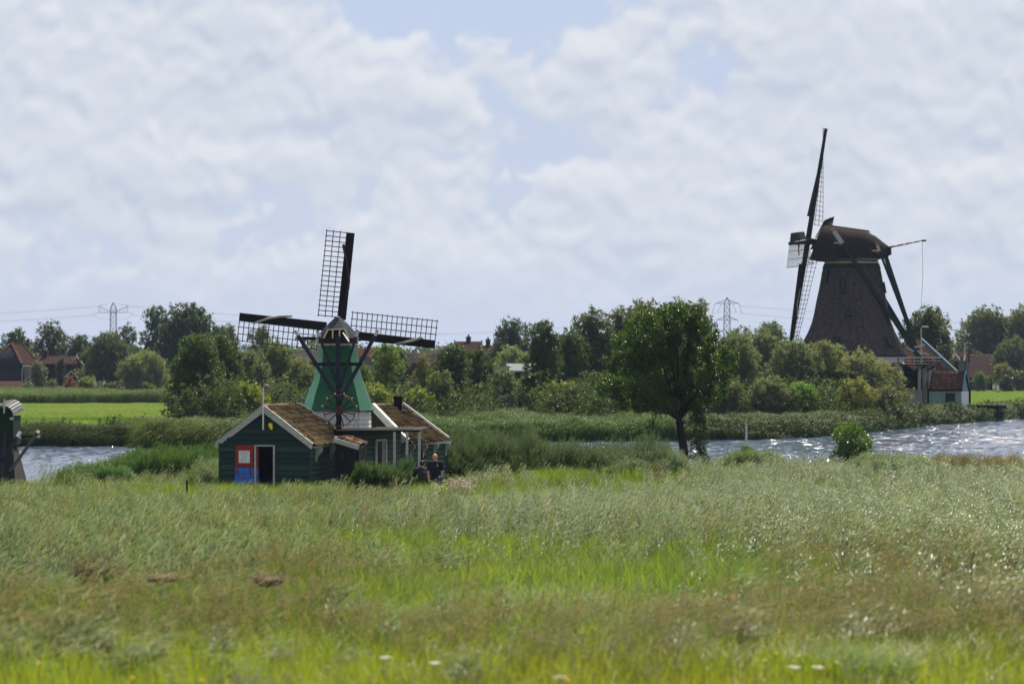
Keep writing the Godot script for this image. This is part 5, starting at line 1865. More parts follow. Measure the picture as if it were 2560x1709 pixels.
	for q in [[P(191, 893, 334.3), P(171, 914, 334)], [P(191, 893, 334.3), P(209, 914, 335.5)], [P(191, 893, 334.3), P(191, 885, 334.3)], [P(178, 927, 333), P(160, 944, 332.5)], [P(178, 927, 333), P(201, 953, 333.5)]]:
		var mb := MB.new()
		mb.beam(q[0], q[1], 0.16, 0.3, Vector3.BACK)
		obj("gable_board", mb, M.grey_white, fh)
	var gw := MB.new()
	gw.slab([P(191, 894, 334.6), P(172, 914, 334.3), P(172, 962, 334.3), P(208, 962, 335.8), P(208, 914, 335.8)], Vector3(0, 0, -0.2))
	obj("gable_wall", gw, M.brick, fh)
	# the village behind the trees in the middle
	var h3 := house("house", "red tiled house with grey edged gable behind the small mill's right sail", "house", [G.call(862, 268), G.call(1000, 268), G.call(1000, 277), G.call(862, 277)], Y.call(897, 268), Y.call(873, 272), M.brick, M.red_tile_0, {"cols": 34, "rows": 7, "tile": [M.red_tile_0], "single": false})
	var gb := MB.new()
	gb.slab([P(945, 872, 266.5), P(921, 899, 266.5), P(968, 899, 266.5)], Vector3(0, 0, -1.5))
	obj("dormer_gable", gb, M.slate_roof, h3)
	for q in [[P(945, 871, 266.3), P(921, 899, 266.3)], [P(945, 871, 266.3), P(969, 899, 266.3)]]:
		var mb := MB.new()
		mb.beam(q[0], q[1], 0.12, 0.22, Vector3.BACK)
		obj("gable_board", mb, M.grey_white, h3)
	house("house", "dark grey low roofed house between the mill tower and the bushes on its right", "house", [G.call(885, 262), G.call(985, 262), G.call(985, 266), G.call(885, 266)], Y.call(932, 262), Y.call(898, 264), M.brick, M.slate_roof, {"windows": []})
	house("house", "grey roof showing to the left of the mill tower behind the bushes", "house", [G.call(745, 275), G.call(800, 275), G.call(800, 281), G.call(745, 281)], Y.call(905, 275), Y.call(880, 278), M.brick, M.grey_roof, {})
	house("house", "long low grey brown roof between the bushes right of the small mill", "house", [G.call(1012, 285), G.call(1112, 285), G.call(1112, 293), G.call(1012, 293)], Y.call(912, 285), Y.call(886, 289), M.brick, M.grey_roof, {"trim": M.grey_white, "trim_size": 0.14, "cols": 30, "rows": 6, "tile": [M.grey_roof], "single": false})
	house("house", "dark brown roofed house with a chimney left of the lone dark tree", "house", [G.call(1140, 300), G.call(1198, 300), G.call(1201, 308), G.call(1143, 308)], Y.call(882, 300), Y.call(856, 304), M.brick, M.brown_roof, {"trim": M.grey_roof, "chimneys": [[P(1171, 851, 304), 0.6, 0.8, M.brick]]})
	house("house", "second dark roof with a chimney partly behind bushes beside the lone dark tree", "house", [G.call(1212, 312), G.call(1262, 312), G.call(1262, 320), G.call(1212, 320)], Y.call(888, 312), Y.call(866, 316), M.brick, M.brown_roof, {"chimneys": [[P(1220, 859, 316), 0.6, 1.0, M.brick]]})
	house("glasshouse", "pale low glasshouse roofs glimpsed between dark bushes in the middle", "glasshouse", [G.call(1272, 236), G.call(1372, 236), G.call(1372, 241), G.call(1272, 241)], Y.call(930, 236), Y.call(912, 238.5), M.grey_roof, M.pale_cladding, {})
	house("shed", "low dark shed roof just left of the pale glasshouse", "shed", [G.call(1222, 232), G.call(1268, 232), G.call(1268, 236), G.call(1222, 236)], Y.call(935, 232), Y.call(918, 234), M.black_barn, M.slate_roof, {"trim": M.grey_white, "trim_size": 0.1})
	var cont := wthing("caravan", "pale grey caravan half hidden by bushes right of the small mill", "caravan", G.call(1029, 206))
	var cm := MB.new()
	cm.box(P(1029, 968, 206), Vector3(1.25, 0.75, 2.0))
	cm.box(P(1029, 956, 206), Vector3(1.15, 0.12, 1.9))
	obj("body", cm, M.pale_cladding, cont)
	var cw := MB.new()
	cw.box(P(1026, 966, 204.95), Vector3(0.6, 0.3, 0.05))
	obj("window", cw, M.glass_dark, cont)
	var cwh := MB.new()
	cwh.tube([P(1029, 985, 205.1), P(1029, 985, 204.9)], [0.3, 0.3], 12)
	obj("wheel", cwh, M.iron, cont)
	var cb := MB.new()
	cb.box(P(1029, 980, 206), Vector3(1.0, 0.16, 1.8))
	obj("chassis", cb, M.iron, cont)

func pylon(label: String, px: float, top: float, d: float, wide: bool) -> Node3D:
	var at := P(px, HZ, d)
	at.y = 0.3
	var t := wthing("pylon", label, "electricity pylon", at, "pylons of the power line")
	var H := P(px, top, d).y
	var k := d / F      # metres per column
	var body := MB.new()
	var th := 0.34
	var wb := 10.5 * k
	var wt := 7.0 * k
	var n := 11
	for i in n:
		var y0 := H * i / n
		var y1 := H * (i + 1) / n
		var s0 := lerpf(wb, wt, minf(1.0, float(i) / n * 1.3))
		var s1 := lerpf(wb, wt, minf(1.0, float(i + 1) / n * 1.3))
		if i == n - 1:
			s1 = 0.8 * k
		for f in 4:
			var a0 := Vector3([-1, 1, 1, -1][f] * s0, y0, [-1, -1, 1, 1][f] * s0) + at
			var a1 := Vector3([-1, 1, 1, -1][f] * s1, y1, [-1, -1, 1, 1][f] * s1) + at
			var g := (f + 1) % 4
			var b0 := Vector3([-1, 1, 1, -1][g] * s0, y0, [-1, -1, 1, 1][g] * s0) + at
			var b1 := Vector3([-1, 1, 1, -1][g] * s1, y1, [-1, -1, 1, 1][g] * s1) + at
			body.beam(a0, a1, th, th)
			body.beam(a0, b1, th * 0.6, th * 0.6)
			body.beam(b0, a1, th * 0.6, th * 0.6)
			body.beam(a1, b1, th * 0.6, th * 0.6)
	obj("lattice_tower", body, M.pylon_steel, t)
	var levels := [[782.0, 36.0, 764.0]] if wide else [[759.0, 30.0, 748.0], [800.0, 27.0, 789.0]]
	for q in levels:
		for s in [-1.0, 1.0]:
			var arm := MB.new()
			var y: float = P(px, q[0], d).y
			var y2: float = P(px, q[2], d).y
			var tip := Vector3(at.x + s * q[1] * k, y2 if wide else y, at.z)
			var tip2 := Vector3(at.x + s * q[1] * k, y + 0.4, at.z)
			for z in [-1.0, 1.0]:
				arm.beam(Vector3(at.x, y, at.z + z * wt), tip2, th, th)
				arm.beam(Vector3(at.x, y2 if not wide else y, at.z + z * wt), tip, th, th)
			for j in 5:
				var u0 := j / 5.0
				var u1 := (j + 0.7) / 5.0
				arm.beam(Vector3(at.x, y, at.z).lerp(tip2, u0), Vector3(at.x, y2 if not wide else y, at.z).lerp(tip, u1), th * 0.6, th * 0.6)
			if wide:
				arm.beam(tip, tip2, th, th)
				arm.beam(tip, Vector3(at.x, P(px, 757, d).y, at.z).lerp(tip, 0.4), th * 0.7, th * 0.7)
			obj("cross_arm", arm, M.pylon_steel, t)
			var ins := MB.new()
			if wide:
				var last := tip2 + Vector3(s * 16.0 * k, -1.5, 0)
				ins.beam(tip2, last, th * 0.8, th * 0.8)
				for j in 6:
					var u := (j + 1) / 6.0
					var nx := (tip2 + Vector3(s * 16.0 * k, -1.5, 0)).lerp(Vector3(at.x + s * wt, y - 16.0 * k, at.z), u) + Vector3(0, -sin(PI * u) * 5.0 * k, 0)
					ins.beam(last, nx, th * 0.5, th * 0.5)
					last = nx
			elif q[0] < 780.0:
				ins.beam(tip, tip + Vector3(s * 7.0 * k, -24.0 * k, 0), th * 0.8, th * 0.8)
				ins.beam(Vector3(at.x + s * 14.0 * k, y, at.z), Vector3(at.x + s * 24.0 * k, y - 22.0 * k, at.z), th * 0.8, th * 0.8)
				ins.beam(Vector3(at.x + s * 24.0 * k, y - 22.0 * k, at.z), Vector3(at.x + s * 8.0 * k, y - 20.0 * k, at.z), th * 0.5, th * 0.5)
			else:
				ins.beam(tip, tip + Vector3(0, -6.0 * k, 0), th * 0.8, th * 0.8)
			obj("insulator", ins, M.pylon_steel, t)
	return t

func wires() -> void:
	var runs := [[[-60, 785, 2050], [170, 772, 1930], [247, 764, 1915], "upper power cables left of the left pylon"], [[-60, 806, 2050], [120, 795, 1930], [232, 787, 1915], "lower power cables left of the left pylon"],
		[[318, 764, 1915], [420, 772, 1900], [760, 800, 1870], "upper power cables running right from the left pylon"], [[336, 787, 1915], [700, 812, 1870], [1100, 834, 1800], "lower power cables running right from the left pylon"],
		[[1100, 834, 1800], [1400, 826, 1780], [1790, 781, 1755], "power cables arriving at the right pylon from the left"], [[1848, 781, 1755], [2000, 796, 1800], [2600, 838, 1900], "lower power cables running right from the right pylon"], [[1848, 762, 1755], [2010, 778, 1800], [2600, 820, 1900], "upper power cables running right from the right pylon"]]
	for r in runs:
		var mb := MB.new()
		for off in [0.0, 2.4]:
			var pts := []
			var rad := []
			for j in 13:
				var u := j / 12.0
				var a := P(r[0][0], r[0][1] + off, r[0][2])
				var b := P(r[1][0], r[1][1] + off, r[1][2])
				var c := P(r[2][0], r[2][1] + off, r[2][2])
				pts.append(a.lerp(b, u).lerp(b.lerp(c, u), u))
				rad.append(0.07)
			mb.tube(pts, rad, 4)
		tag(obj("power_cables", mb, M.pylon_steel), r[3], "power cables")

# ---------------------------------------------------------------- people
# the surface round tapered bones [a, b, radius at a, radius at b], joined smoothly, as surface nets
func flesh(mb: MB, bones: Array, cell: float, k: float) -> void:
	var lo := Vector3.ONE * 1e9
	var hi := -lo
	for q in bones:
		var r: float = maxf(q[2], q[3]) + k * 3.0 + cell * 2.0
		for p in [q[0], q[1]]:
			lo = lo.min(p - Vector3.ONE * r)
			hi = hi.max(p + Vector3.ONE * r)
	var nx := int((hi.x - lo.x) / cell) + 2
	var ny := int((hi.y - lo.y) / cell) + 2
	var nz := int((hi.z - lo.z) / cell) + 2
	var f := PackedFloat32Array()
	f.resize(nx * ny * nz)
	for q in bones:
		var r: float = maxf(q[2], q[3]) + k * 3.0
		var a: Vector3 = q[0]
		var ab: Vector3 = q[1] - a
		var l2 := maxf(ab.length_squared(), 1e-9)
		var p0: Vector3 = (a.min(q[1]) - Vector3.ONE * r - lo) / cell
		var p1: Vector3 = (a.max(q[1]) + Vector3.ONE * r - lo) / cell
		for z in range(maxi(0, int(p0.z)), mini(nz, int(p1.z) + 2)):
			for y in range(maxi(0, int(p0.y)), mini(ny, int(p1.y) + 2)):
				var i := (z * ny + y) * nx
				for x in range(maxi(0, int(p0.x)), mini(nx, int(p1.x) + 2)):
					var p := lo + Vector3(x, y, z) * cell
					var t := clampf((p - a).dot(ab) / l2, 0.0, 1.0)
					var d: float = p.distance_to(a + ab * t) - lerpf(q[2], q[3], t)
					if d < k * 4.0:
						f[i + x] += exp(-d / k)
	var at := {}
	var pos := PackedVector3Array()
	var corner := [Vector3i(0, 0, 0), Vector3i(1, 0, 0), Vector3i(0, 1, 0), Vector3i(1, 1, 0), Vector3i(0, 0, 1), Vector3i(1, 0, 1), Vector3i(0, 1, 1), Vector3i(1, 1, 1)]
	var edges := [[0, 1], [2, 3], [4, 5], [6, 7], [0, 2], [1, 3], [4, 6], [5, 7], [0, 4], [1, 5], [2, 6], [3, 7]]
	var stride := [0, 1, nx, nx + 1, nx * ny, nx * ny + 1, nx * ny + nx, nx * ny + nx + 1]
	for z in nz - 1:
		for y in ny - 1:
			for x in nx - 1:
				var i := (z * ny + y) * nx + x
				var inside := 0
				for s in 8:
					if f[i + stride[s]] > 1.0:
						inside += 1
				if inside == 0 or inside == 8:
					continue
				var m := Vector3.ZERO
				var n := 0
				for e in edges:
					var a: float = f[i + stride[e[0]]]
					var b: float = f[i + stride[e[1]]]
					if (a > 1.0) != (b > 1.0):
						var la := -log(maxf(a, 1e-6))
						var lb := -log(maxf(b, 1e-6))
						m += Vector3(corner[e[0]]).lerp(Vector3(corner[e[1]]), la / (la - lb))
						n += 1
				at[i] = pos.size()
				pos.push_back(lo + (Vector3(x, y, z) + m / n) * cell)
	var normal := PackedVector3Array()
	normal.resize(pos.size())
	var quads := []
	for i in at:
		for ax in 3:
			var s: int = [1, nx, nx * ny][ax]
			if i + s >= f.size() or (f[i] > 1.0) == (f[i + s] > 1.0):
				continue
			var u: int = [nx, nx * ny, 1][ax]
			var w: int = [nx * ny, 1, nx][ax]
			if not (at.has(i - u) and at.has(i - w) and at.has(i - u - w)):
				continue
			var q := [at[i], at[i - u], at[i - u - w], at[i - w]]
			if f[i] > 1.0:
				q.reverse()
			quads.append(q)
			var n := (pos[q[2]] - pos[q[0]]).cross(pos[q[1]] - pos[q[3]])
			for v in q:
				normal[v] += n
	for q in quads:
		var n0 := (pos[q[2]] - pos[q[0]]).cross(pos[q[1]] - pos[q[0]])
		var flip := n0.dot(normal[q[0]]) < 0.0
		var o: Array = q
		for t in [[0, 1, 2], [0, 2, 3]]:
			mb._tn(pos[o[t[0]]], pos[o[t[1]]], pos[o[t[2]]], normal[o[t[0]]].normalized(), normal[o[t[1]]].normalized(), normal[o[t[2]]].normalized())

func hand(mb: MB, wrist: Vector3, d: Vector3, side: Vector3, front: Vector3, thumb: float) -> void:
	# d: along the hand, side: across the palm towards the thumb, front: the way the palm faces
	var bones := [[wrist, wrist + d * 0.03, 0.024, 0.026]]
	for k in 4:
		var s := (1.5 - k) * 0.019
		var l: float = [0.072, 0.08, 0.075, 0.06][k]
		var kn := wrist + d * 0.088 + side * s
		bones.append([wrist + d * 0.02 + side * s * 0.8, kn, 0.014, 0.0115])
		var mid := kn + d * l * 0.5 + front * 0.012
		bones.append([kn, mid, 0.0095, 0.0088])
		bones.append([mid, mid + d * l * 0.38 + front * 0.03, 0.0088, 0.0075])
	var tb := wrist + d * 0.025 + side * 0.024
	bones.append([tb, tb + d * 0.03 + side * 0.024 + front * 0.012, 0.0135, 0.011])
	bones.append([tb + d * 0.03 + side * 0.024 + front * 0.012, tb + d * 0.06 + side * 0.03 + front * 0.024, 0.0105, 0.0085])
	flesh(mb, bones, 0.0055, 0.0022)

func person(label: String, at: Vector3, j: Dictionary, hair: Material, hair_low: bool) -> Node3D:
	var t := thing("person", label, "person", at)
	var body := MB.new()
	var hd: Vector3 = j.head
	var fw: Vector3 = j.face      # the way the face looks
	var rt := fw.cross(Vector3.UP).normalized()
	var up := rt.cross(fw).normalized()
	var bones := [[j.pelvis, j.belly, 0.135, 0.13], [j.belly, j.chest, 0.13, 0.145], [j.chest, j.neck, 0.12, 0.058], [j.neck, hd, 0.056, 0.056]]
	for s in 2:
		var arm: Array = j.arms[s]
		var leg: Array = j.legs[s]
		bones.append([j.chest.lerp(j.neck, 0.45), arm[0], 0.08, 0.066])
		bones.append([arm[0], arm[1], 0.056, 0.043])
		bones.append([arm[1], arm[2], 0.042, 0.027])
		bones.append([j.pelvis, leg[0], 0.12, 0.095])
		bones.append([leg[0], leg[1], 0.092, 0.062])
		bones.append([leg[1], leg[2], 0.06, 0.04])
	flesh(body, bones, 0.022, 0.018)
	# the head: skull, jaw, brow, nose, lips, ears
	var o: Vector3 = hd + up * 0.05
	flesh(body, [[o - fw * 0.03 + up * 0.025, o + fw * 0.025 + up * 0.03, 0.083, 0.078], [o + fw * 0.03 - up * 0.01, o + fw * 0.045 - up * 0.085, 0.06, 0.034], [o - fw * 0.01 - up * 0.03, o - fw * 0.02 - up * 0.12, 0.062, 0.054],
		[o + fw * 0.088 + up * 0.022, o + fw * 0.115 - up * 0.022, 0.009, 0.014], [o + fw * 0.082 + rt * 0.03 + up * 0.034, o + fw * 0.082 - rt * 0.03 + up * 0.034, 0.013, 0.013],
		[o + fw * 0.084 + rt * 0.016 - up * 0.058, o + fw * 0.084 - rt * 0.016 - up * 0.058, 0.01, 0.01],
		[o + rt * 0.082 + up * 0.012, o + rt * 0.08 - up * 0.03, 0.016, 0.012], [o - rt * 0.082 + up * 0.012, o - rt * 0.08 - up * 0.03, 0.016, 0.012]], 0.008, 0.006)
	for s in 2:
		var arm: Array = j.arms[s]
		var d: Vector3 = (arm[2] - arm[1]).normalized()
		var out := Vector3(-1 if s == 0 else 1, 0, 0)
		var side: Vector3 = (fw * Vector3(1, 0, 1) - d * d.dot(fw * Vector3(1, 0, 1))).normalized()
		hand(body, arm[2], d, side, (-out - d * d.dot(-out)).normalized(), 1.0)
	obj("body", body, M.skin, t)
	var eyes := MB.new()
	for s in [-1.0, 1.0]:
		eyes.ball(o + fw * 0.081 + rt * 0.031 * s + up * 0.014, Vector3.ONE * 0.011, 5, 6)
	obj("eyes", eyes, M.hair_dark, t)
	var mouth := MB.new()
	mouth.box(o + fw * 0.095 - up * 0.058, Vector3(0.04, 0.005, 0.006), Basis(rt, up, fw))
	obj("mouth", mouth, M.dark_red, t)
	var h := MB.new()
	flesh(h, [[o - fw * 0.035 + up * 0.04, o + fw * 0.02 + up * 0.052, 0.088, 0.076], [o - fw * 0.04 + up * 0.0, o - fw * 0.035 - up * (0.06 if hair_low else 0.03), 0.085, 0.066]], 0.01, 0.006)
	obj("hair", h, hair, t)
	var sh := MB.new()
	var sb := [[j.pelvis + Vector3(0, 0.02, 0), j.belly, 0.155, 0.152], [j.belly, j.chest, 0.152, 0.165], [j.chest, j.chest.lerp(j.neck, 0.75), 0.14, 0.075]]
	for s in 2:
		var arm: Array = j.arms[s]
		sb.append([j.chest.lerp(j.neck, 0.45), arm[0], 0.1, 0.085])
		sb.append([arm[0], arm[0].lerp(arm[1], 0.72), 0.078, 0.074])
	flesh(sh, sb, 0.02, 0.02)
	var shirt := obj("shirt", sh, M.shirt, t)
	var col := MB.new()
	col.tube([j.neck - (j.neck - j.chest).normalized() * 0.035, j.neck + (j.neck - j.chest).normalized() * 0.02], [0.078, 0.068], 12)
	obj("collar", col, M.shirt, shirt)
	var badge := MB.new()
	badge.box(j.badge, Vector3(0.035, 0.06, 0.012))
	badge.box(j.badge + Vector3(0, 0.045, 0), Vector3(0.018, 0.025, 0.012))
	obj("badge", badge, M.cream, shirt)
	var tr := MB.new()
	var tb := [[j.pelvis, j.pelvis + Vector3(0, 0.06, 0), 0.145, 0.14]]
	for s in 2:
		var leg: Array = j.legs[s]
		tb.append([j.pelvis, leg[0], 0.13, 0.108])
		tb.append([leg[0], leg[1], 0.106, 0.08])
		tb.append([leg[1], leg[2], 0.078, 0.066])
	flesh(tr, tb, 0.022, 0.016)
	obj("trousers", tr, M.trousers, t)
	for s in 2:
		var leg: Array = j.legs[s]
		var shoe := MB.new()
		flesh(shoe, [[leg[2] - Vector3(0, 0.035, 0), leg[2] + j.toes * 0.14 - Vector3(0, 0.045, 0), 0.048, 0.04]], 0.015, 0.008)
		obj("shoe", shoe, M.shoe, t)
	return t

func people() -> void:
	var at := P(1088, 0, 86.0)
	at.y = land(at.x, at.z)
	var face := Vector3(-0.12, -0.3, 1.0).normalized()
	person("standing man with short fair hair in a black polo shirt before the cottage wall", at, {
		"pelvis": Vector3(0, 0.93, 0), "belly": Vector3(0, 1.1, 0.02), "chest": Vector3(0, 1.28, 0.0), "neck": Vector3(0, 1.45, 0.0), "head": Vector3(-0.01, 1.54, 0.03), "face": face,
		"arms": [[Vector3(-0.19, 1.385, 0), Vector3(-0.245, 1.1, -0.02), Vector3(-0.235, 0.86, 0.06)], [Vector3(0.19, 1.385, 0), Vector3(0.25, 1.1, -0.02), Vector3(0.235, 0.85, 0.05)]],
		"legs": [[Vector3(-0.1, 0.86, 0), Vector3(-0.12, 0.47, 0.03), Vector3(-0.13, 0.08, 0)], [Vector3(0.1, 0.86, 0), Vector3(0.13, 0.47, 0.03), Vector3(0.15, 0.08, 0)]],
		"badge": Vector3(0.085, 1.31, 0.165), "toes": Vector3(0, 0, 1)}, M.hair, false)
	var bt := P(1055, 0, 86.4)
	bt.y = land(bt.x, bt.z)
	var bface := Vector3(0.05, -0.35, -1.0).normalized()
	person("man with dark hair seen from behind, bending down in a dark shirt", bt, {
		"pelvis": Vector3(0.02, 0.78, 0.12), "belly": Vector3(0.01, 0.93, 0.02), "chest": Vector3(0, 1.08, -0.12), "neck": Vector3(-0.01, 1.19, -0.24), "head": Vector3(-0.01, 1.27, -0.3), "face": bface,
		"arms": [[Vector3(-0.2, 1.09, -0.17), Vector3(-0.33, 0.86, -0.16), Vector3(-0.42, 0.68, -0.04)], [Vector3(0.2, 1.09, -0.17), Vector3(0.25, 0.83, -0.2), Vector3(0.22, 0.6, -0.26)]],
		"legs": [[Vector3(-0.1, 0.74, 0.1), Vector3(-0.13, 0.45, -0.1), Vector3(-0.14, 0.08, 0.05)], [Vector3(0.12, 0.74, 0.1), Vector3(0.14, 0.45, -0.1), Vector3(0.15, 0.08, 0.05)]],
		"badge": Vector3(-0.01, 1.2, -0.17), "toes": Vector3(0, 0, -1)}, M.hair_dark, false)
	var s0 := bt + Vector3(-0.39, 0.72, -0.02)
	var st := wthing("stick", "pale dry stick in the left hand of the bending man", "stick", s0)
	var mb := MB.new()
	mb.tube([s0 + Vector3(0.05, 0.06, -0.05), s0 + Vector3(-0.06, -0.1, 0.06), s0 + Vector3(-0.19, -0.3, 0.16), s0 + Vector3(-0.28, -0.62, 0.25)], [0.012, 0.014, 0.016, 0.014], 6)
	obj("shaft", mb, M.dry_wood, st)
	var bp := P(1101, 1197, 85.6)
	var bg := wthing("bag", "small dark blue bag with a white top at the standing man's side", "bag", bp)
	var bm := MB.new()
	bm.hexa([bp + Vector3(-0.1, -0.12, -0.06), bp + Vector3(0.1, -0.12, -0.06), bp + Vector3(0.1, -0.12, 0.06), bp + Vector3(-0.1, -0.12, 0.06), bp + Vector3(-0.085, 0.07, -0.03), bp + Vector3(0.085, 0.07, -0.03), bp + Vector3(0.085, 0.07, 0.03), bp + Vector3(-0.085, 0.07, 0.03)])
	obj("body", bm, M.boot_blue, bg)
	var bw := MB.new()
	bw.box(bp + Vector3(-0.04, 0.085, 0), Vector3(0.06, 0.03, 0.05))
	obj("top", bw, M.white, bg)
	var bh := MB.new()
	bh.tube([bp + Vector3(-0.06, 0.07, 0), bp + Vector3(0.0, 0.17, 0), bp + Vector3(0.06, 0.07, 0)], [0.008, 0.008, 0.008], 5)
	obj("handle", bh, M.boot_blue, bg)

# ---------------------------------------------------------------- small things outdoors
func straw_heap(label: String, at: Vector3, rx: float, rz: float, tall: float, tuft: float, c: Color, n: int, lie := 0.0) -> void:
	rng.seed = hash(label)
	var t := thing("straw_heap", label, "straw heap", at)
	var core := MB.new()
	core.col = c * 0.8
	core.ball(Vector3(0, 0, 0), Vector3(rx * 0.85, tall * 0.7, rz * 0.85), 8, 12)
	obj("core", core, M.seed, t)
	var mb := MB.new()
	for k in n:
		var a := R(0, TAU)
		var r := sqrt(rng.randf())
		var y := tall * (1.0 - r * r) * R(0.4, 1.0)
		var p := Vector3(cos(a) * r * rx, y, sin(a) * r * rz)
		var q := c * R(0.7, 1.3)
		ribbon(mb, p, level(a + rng.randfn(0.0, 0.8) if lie == 0.0 else rng.randfn(0.0, 0.5)), R(0.25, 0.55) * clampf(rx * 1.6, 0.4, 1.0), R(0.008, 0.018), R(-5, 50) if lie == 0.0 else R(-8, 22), R(-40, 10), 3, q, q, R(-1, 1))
	for k in int(tuft * 120.0):
		var p := Vector3(rng.randfn(0, 0.12), tall * 0.4, rng.randfn(0, 0.1))
		var q := c * R(0.55, 1.0)
		ribbon(mb, p, level(R(0, TAU)), tuft * R(0.6, 1.0), R(0.006, 0.012), R(72, 90), R(50, 80), 3, q, q * 1.2, R(-1, 1))
	obj("straw", mb, M.seed, t)

func on_ground(px: float, d: float, up := 0.0) -> Vector3:
	var x := GX(px, d)
	return Vector3(x, land(x, -d) + up, -d)

func small_things() -> void:
	straw_heap("dark brown peaked heap of dead reeds in the field at the lower left", on_ground(236, 30.0, 0.42), 0.3, 0.28, 0.2, 0.34, Color(0.14, 0.11, 0.075), 260)
	straw_heap("pale flat patch of fallen straw right of the brown peaked heap", on_ground(405, 29.0, 0.42), 0.26, 0.22, 0.07, 0.0, Color(0.24, 0.19, 0.12), 110)
	straw_heap("grey brown tuft of dead straw in the field below the green shed", on_ground(672, 28.6, 0.42), 0.2, 0.2, 0.09, 0.12, Color(0.2, 0.155, 0.13), 150)
	straw_heap("long heap of cut pale reeds lying left of the big tree's foot", on_ground(1672, 97.5), 2.1, 0.6, 0.42, 0.0, Color(0.26, 0.2, 0.13), 900, 1.0)
	straw_heap("brown upright tuft of dead reed on the cut reeds", on_ground(1640, 97.3, 0.25), 0.5, 0.4, 0.2, 0.95, Color(0.17, 0.12, 0.075), 160)
	straw_heap("rounded pale brown straw mound near the bank right of the sapling", on_ground(1880, 108.5, 0.25), 1.05, 0.6, 0.55, 0.0, Color(0.19, 0.14, 0.085), 500)
	var pp := P(1866, 1055, 118.5)
	var pt := wthing("mooring_pole", "thin white pole standing at the near edge of the canal", "pole", flat_y(pp, -0.6))
	var pm := MB.new()
	pm.tube([flat_y(pp, -0.8), pp], [0.055, 0.05], 8)
	obj("pole", pm, M.white, pt)
	var pc := MB.new()
	pc.ball(pp, Vector3(0.07, 0.05, 0.07), 4, 8)
	obj("pole_cap", pc, M.pale_cladding, pt)
	for q in [[2432.0, 1048.0, "left"], [2474.0, 1046.0, "middle"], [2517.0, 1043.5, "right"]]:
		var d: float = E * F / (q[1] - HZ)
		var b := P(q[0], q[1], d)
		var st := wthing("mooring_stump", "dark stump in the water at far right, %s one of three" % q[2], "stump", b, "stumps in the canal")
		var sm := MB.new()
		sm.tube([b - Vector3(0, 0.7, 0), b + Vector3(0.02, 0.3, 0)], [0.16, 0.14], 8)
		obj("stump", sm, M.bark, st)
		var sc := MB.new()
		sc.tube([b + Vector3(0.02, 0.3, 0), b + Vector3(0.03, 0.34, 0)], [0.19, 0.16], 8)
		obj("stump_cap", sc, M.iron, st)
	var jt := wthing("jetty", "low dark wooden jetty along the bank right of the pale green hut", "jetty", on_ground(2470, 220.0))
	for k in 12:
		var a := P(2421 + k * 8.2, 1012, 219.0 + k * 0.25)
		var mb := MB.new()
		mb.box(a, Vector3(0.27, 0.08, 1.2))
		obj("plank", mb, M.black_board, jt)
		if k % 3 == 0:
			var lg := MB.new()
			lg.beam(flat_y(a, -0.5), a, 0.16, 0.16)
			obj("post", lg, M.black_board, jt)
	var jb := MB.new()
	jb.beam(P(2419, 1018, 219.6), P(2515, 1018, 222.4), 0.1, 0.3)
	obj("side_beam", jb, M.black_board, jt)
	var sp := P(2496, 982, 372)
	var sta := wthing("statue", "small white garden statue before the round hedge at far right", "statue", sp)
	var s1 := MB.new()
	s1.box(sp + Vector3(0, 0.15, 0), Vector3(0.5, 0.3, 0.5))
	obj("plinth", s1, M.brick_grey, sta)
	var s2 := MB.new()
	s2.tube([sp + Vector3(0, 0.3, 0), sp + Vector3(0.02, 0.7, 0), sp + Vector3(0, 1.0, 0), sp + Vector3(0, 1.12, 0), sp + Vector3(0, 1.2, 0), sp + Vector3(0, 1.34, 0), sp + Vector3(0, 1.4, 0)], [0.2, 0.15, 0.2, 0.12, 0.07, 0.11, 0.04], 10)
	obj("figure", s2, M.white, sta)
	var gt := wthing("gate", "grey metal field gate between dark posts under the bushes in the middle", "gate", on_ground(1282, 203.0))
	for k in 4:
		var mb := MB.new()
		mb.beam(P(1268, 999 + k * 4, 203), P(1299, 999 + k * 4, 203), 0.05, 0.05)
		obj("rail", mb, M.galvanised, gt)
	for q in [1266.0, 1300.0]:
		var mb := MB.new()
		mb.beam(flat_y(P(q, 0, 203), 0.3), P(q, 996, 203), 0.22, 0.22)
		obj("gate_post", mb, M.bark, gt)
	var rf := wthing("rope_fence", "thin pale rope on low posts in the grass left of the green shed", "rope fence", on_ground(370, 87.0))
	var r0 := P(262, 1204, 87.0)
	var r1 := P(467, 1203, 86.0)
	var rm := MB.new()
	var pts := []
	var rad := []
	for k in 9:
		pts.append(r0.lerp(r1, k / 8.0) - Vector3(0, 0.09 * sin(PI * k / 8.0), 0))
		rad.append(0.008)
	rm.tube(pts, rad, 5)
	obj("rope", rm, M.canvas, rf)
	for q in [r0, r1]:
		var mb := MB.new()
		mb.beam(flat_y(q, land(q.x, q.z) - 0.2), q + Vector3(0, 0.03, 0), 0.06, 0.06)
		obj("post", mb, M.bark, rf)
	var vp := P(2304, 900, 226.0)
	var va := wthing("weather_vane", "white weather vane on a thin pole beside the big mill's gallery", "weather vane", vp)
	var vm := MB.new()
	vm.tube([flat_y(vp, 4.8), P(2303.5, 818, 226.0)], [0.1, 0.07], 6)
	obj("pole", vm, M.grey_white, va)
	var vt := MB.new()
	vt.box(P(2314, 816, 226.0), Vector3(0.62, 0.17, 0.06))
	obj("vane", vt, M.white, va)
	var vr := MB.new()
	for k in 4:
		vr.beam(P(2302, 815, 226.0), P(2302, 815, 226.0) + Vector3(cos(k * PI / 2 + 0.5), sin(k * PI / 2 + 0.5), 0) * 0.24, 0.06, 0.04, Vector3.BACK)
	obj("rotor", vr, M.iron, va)

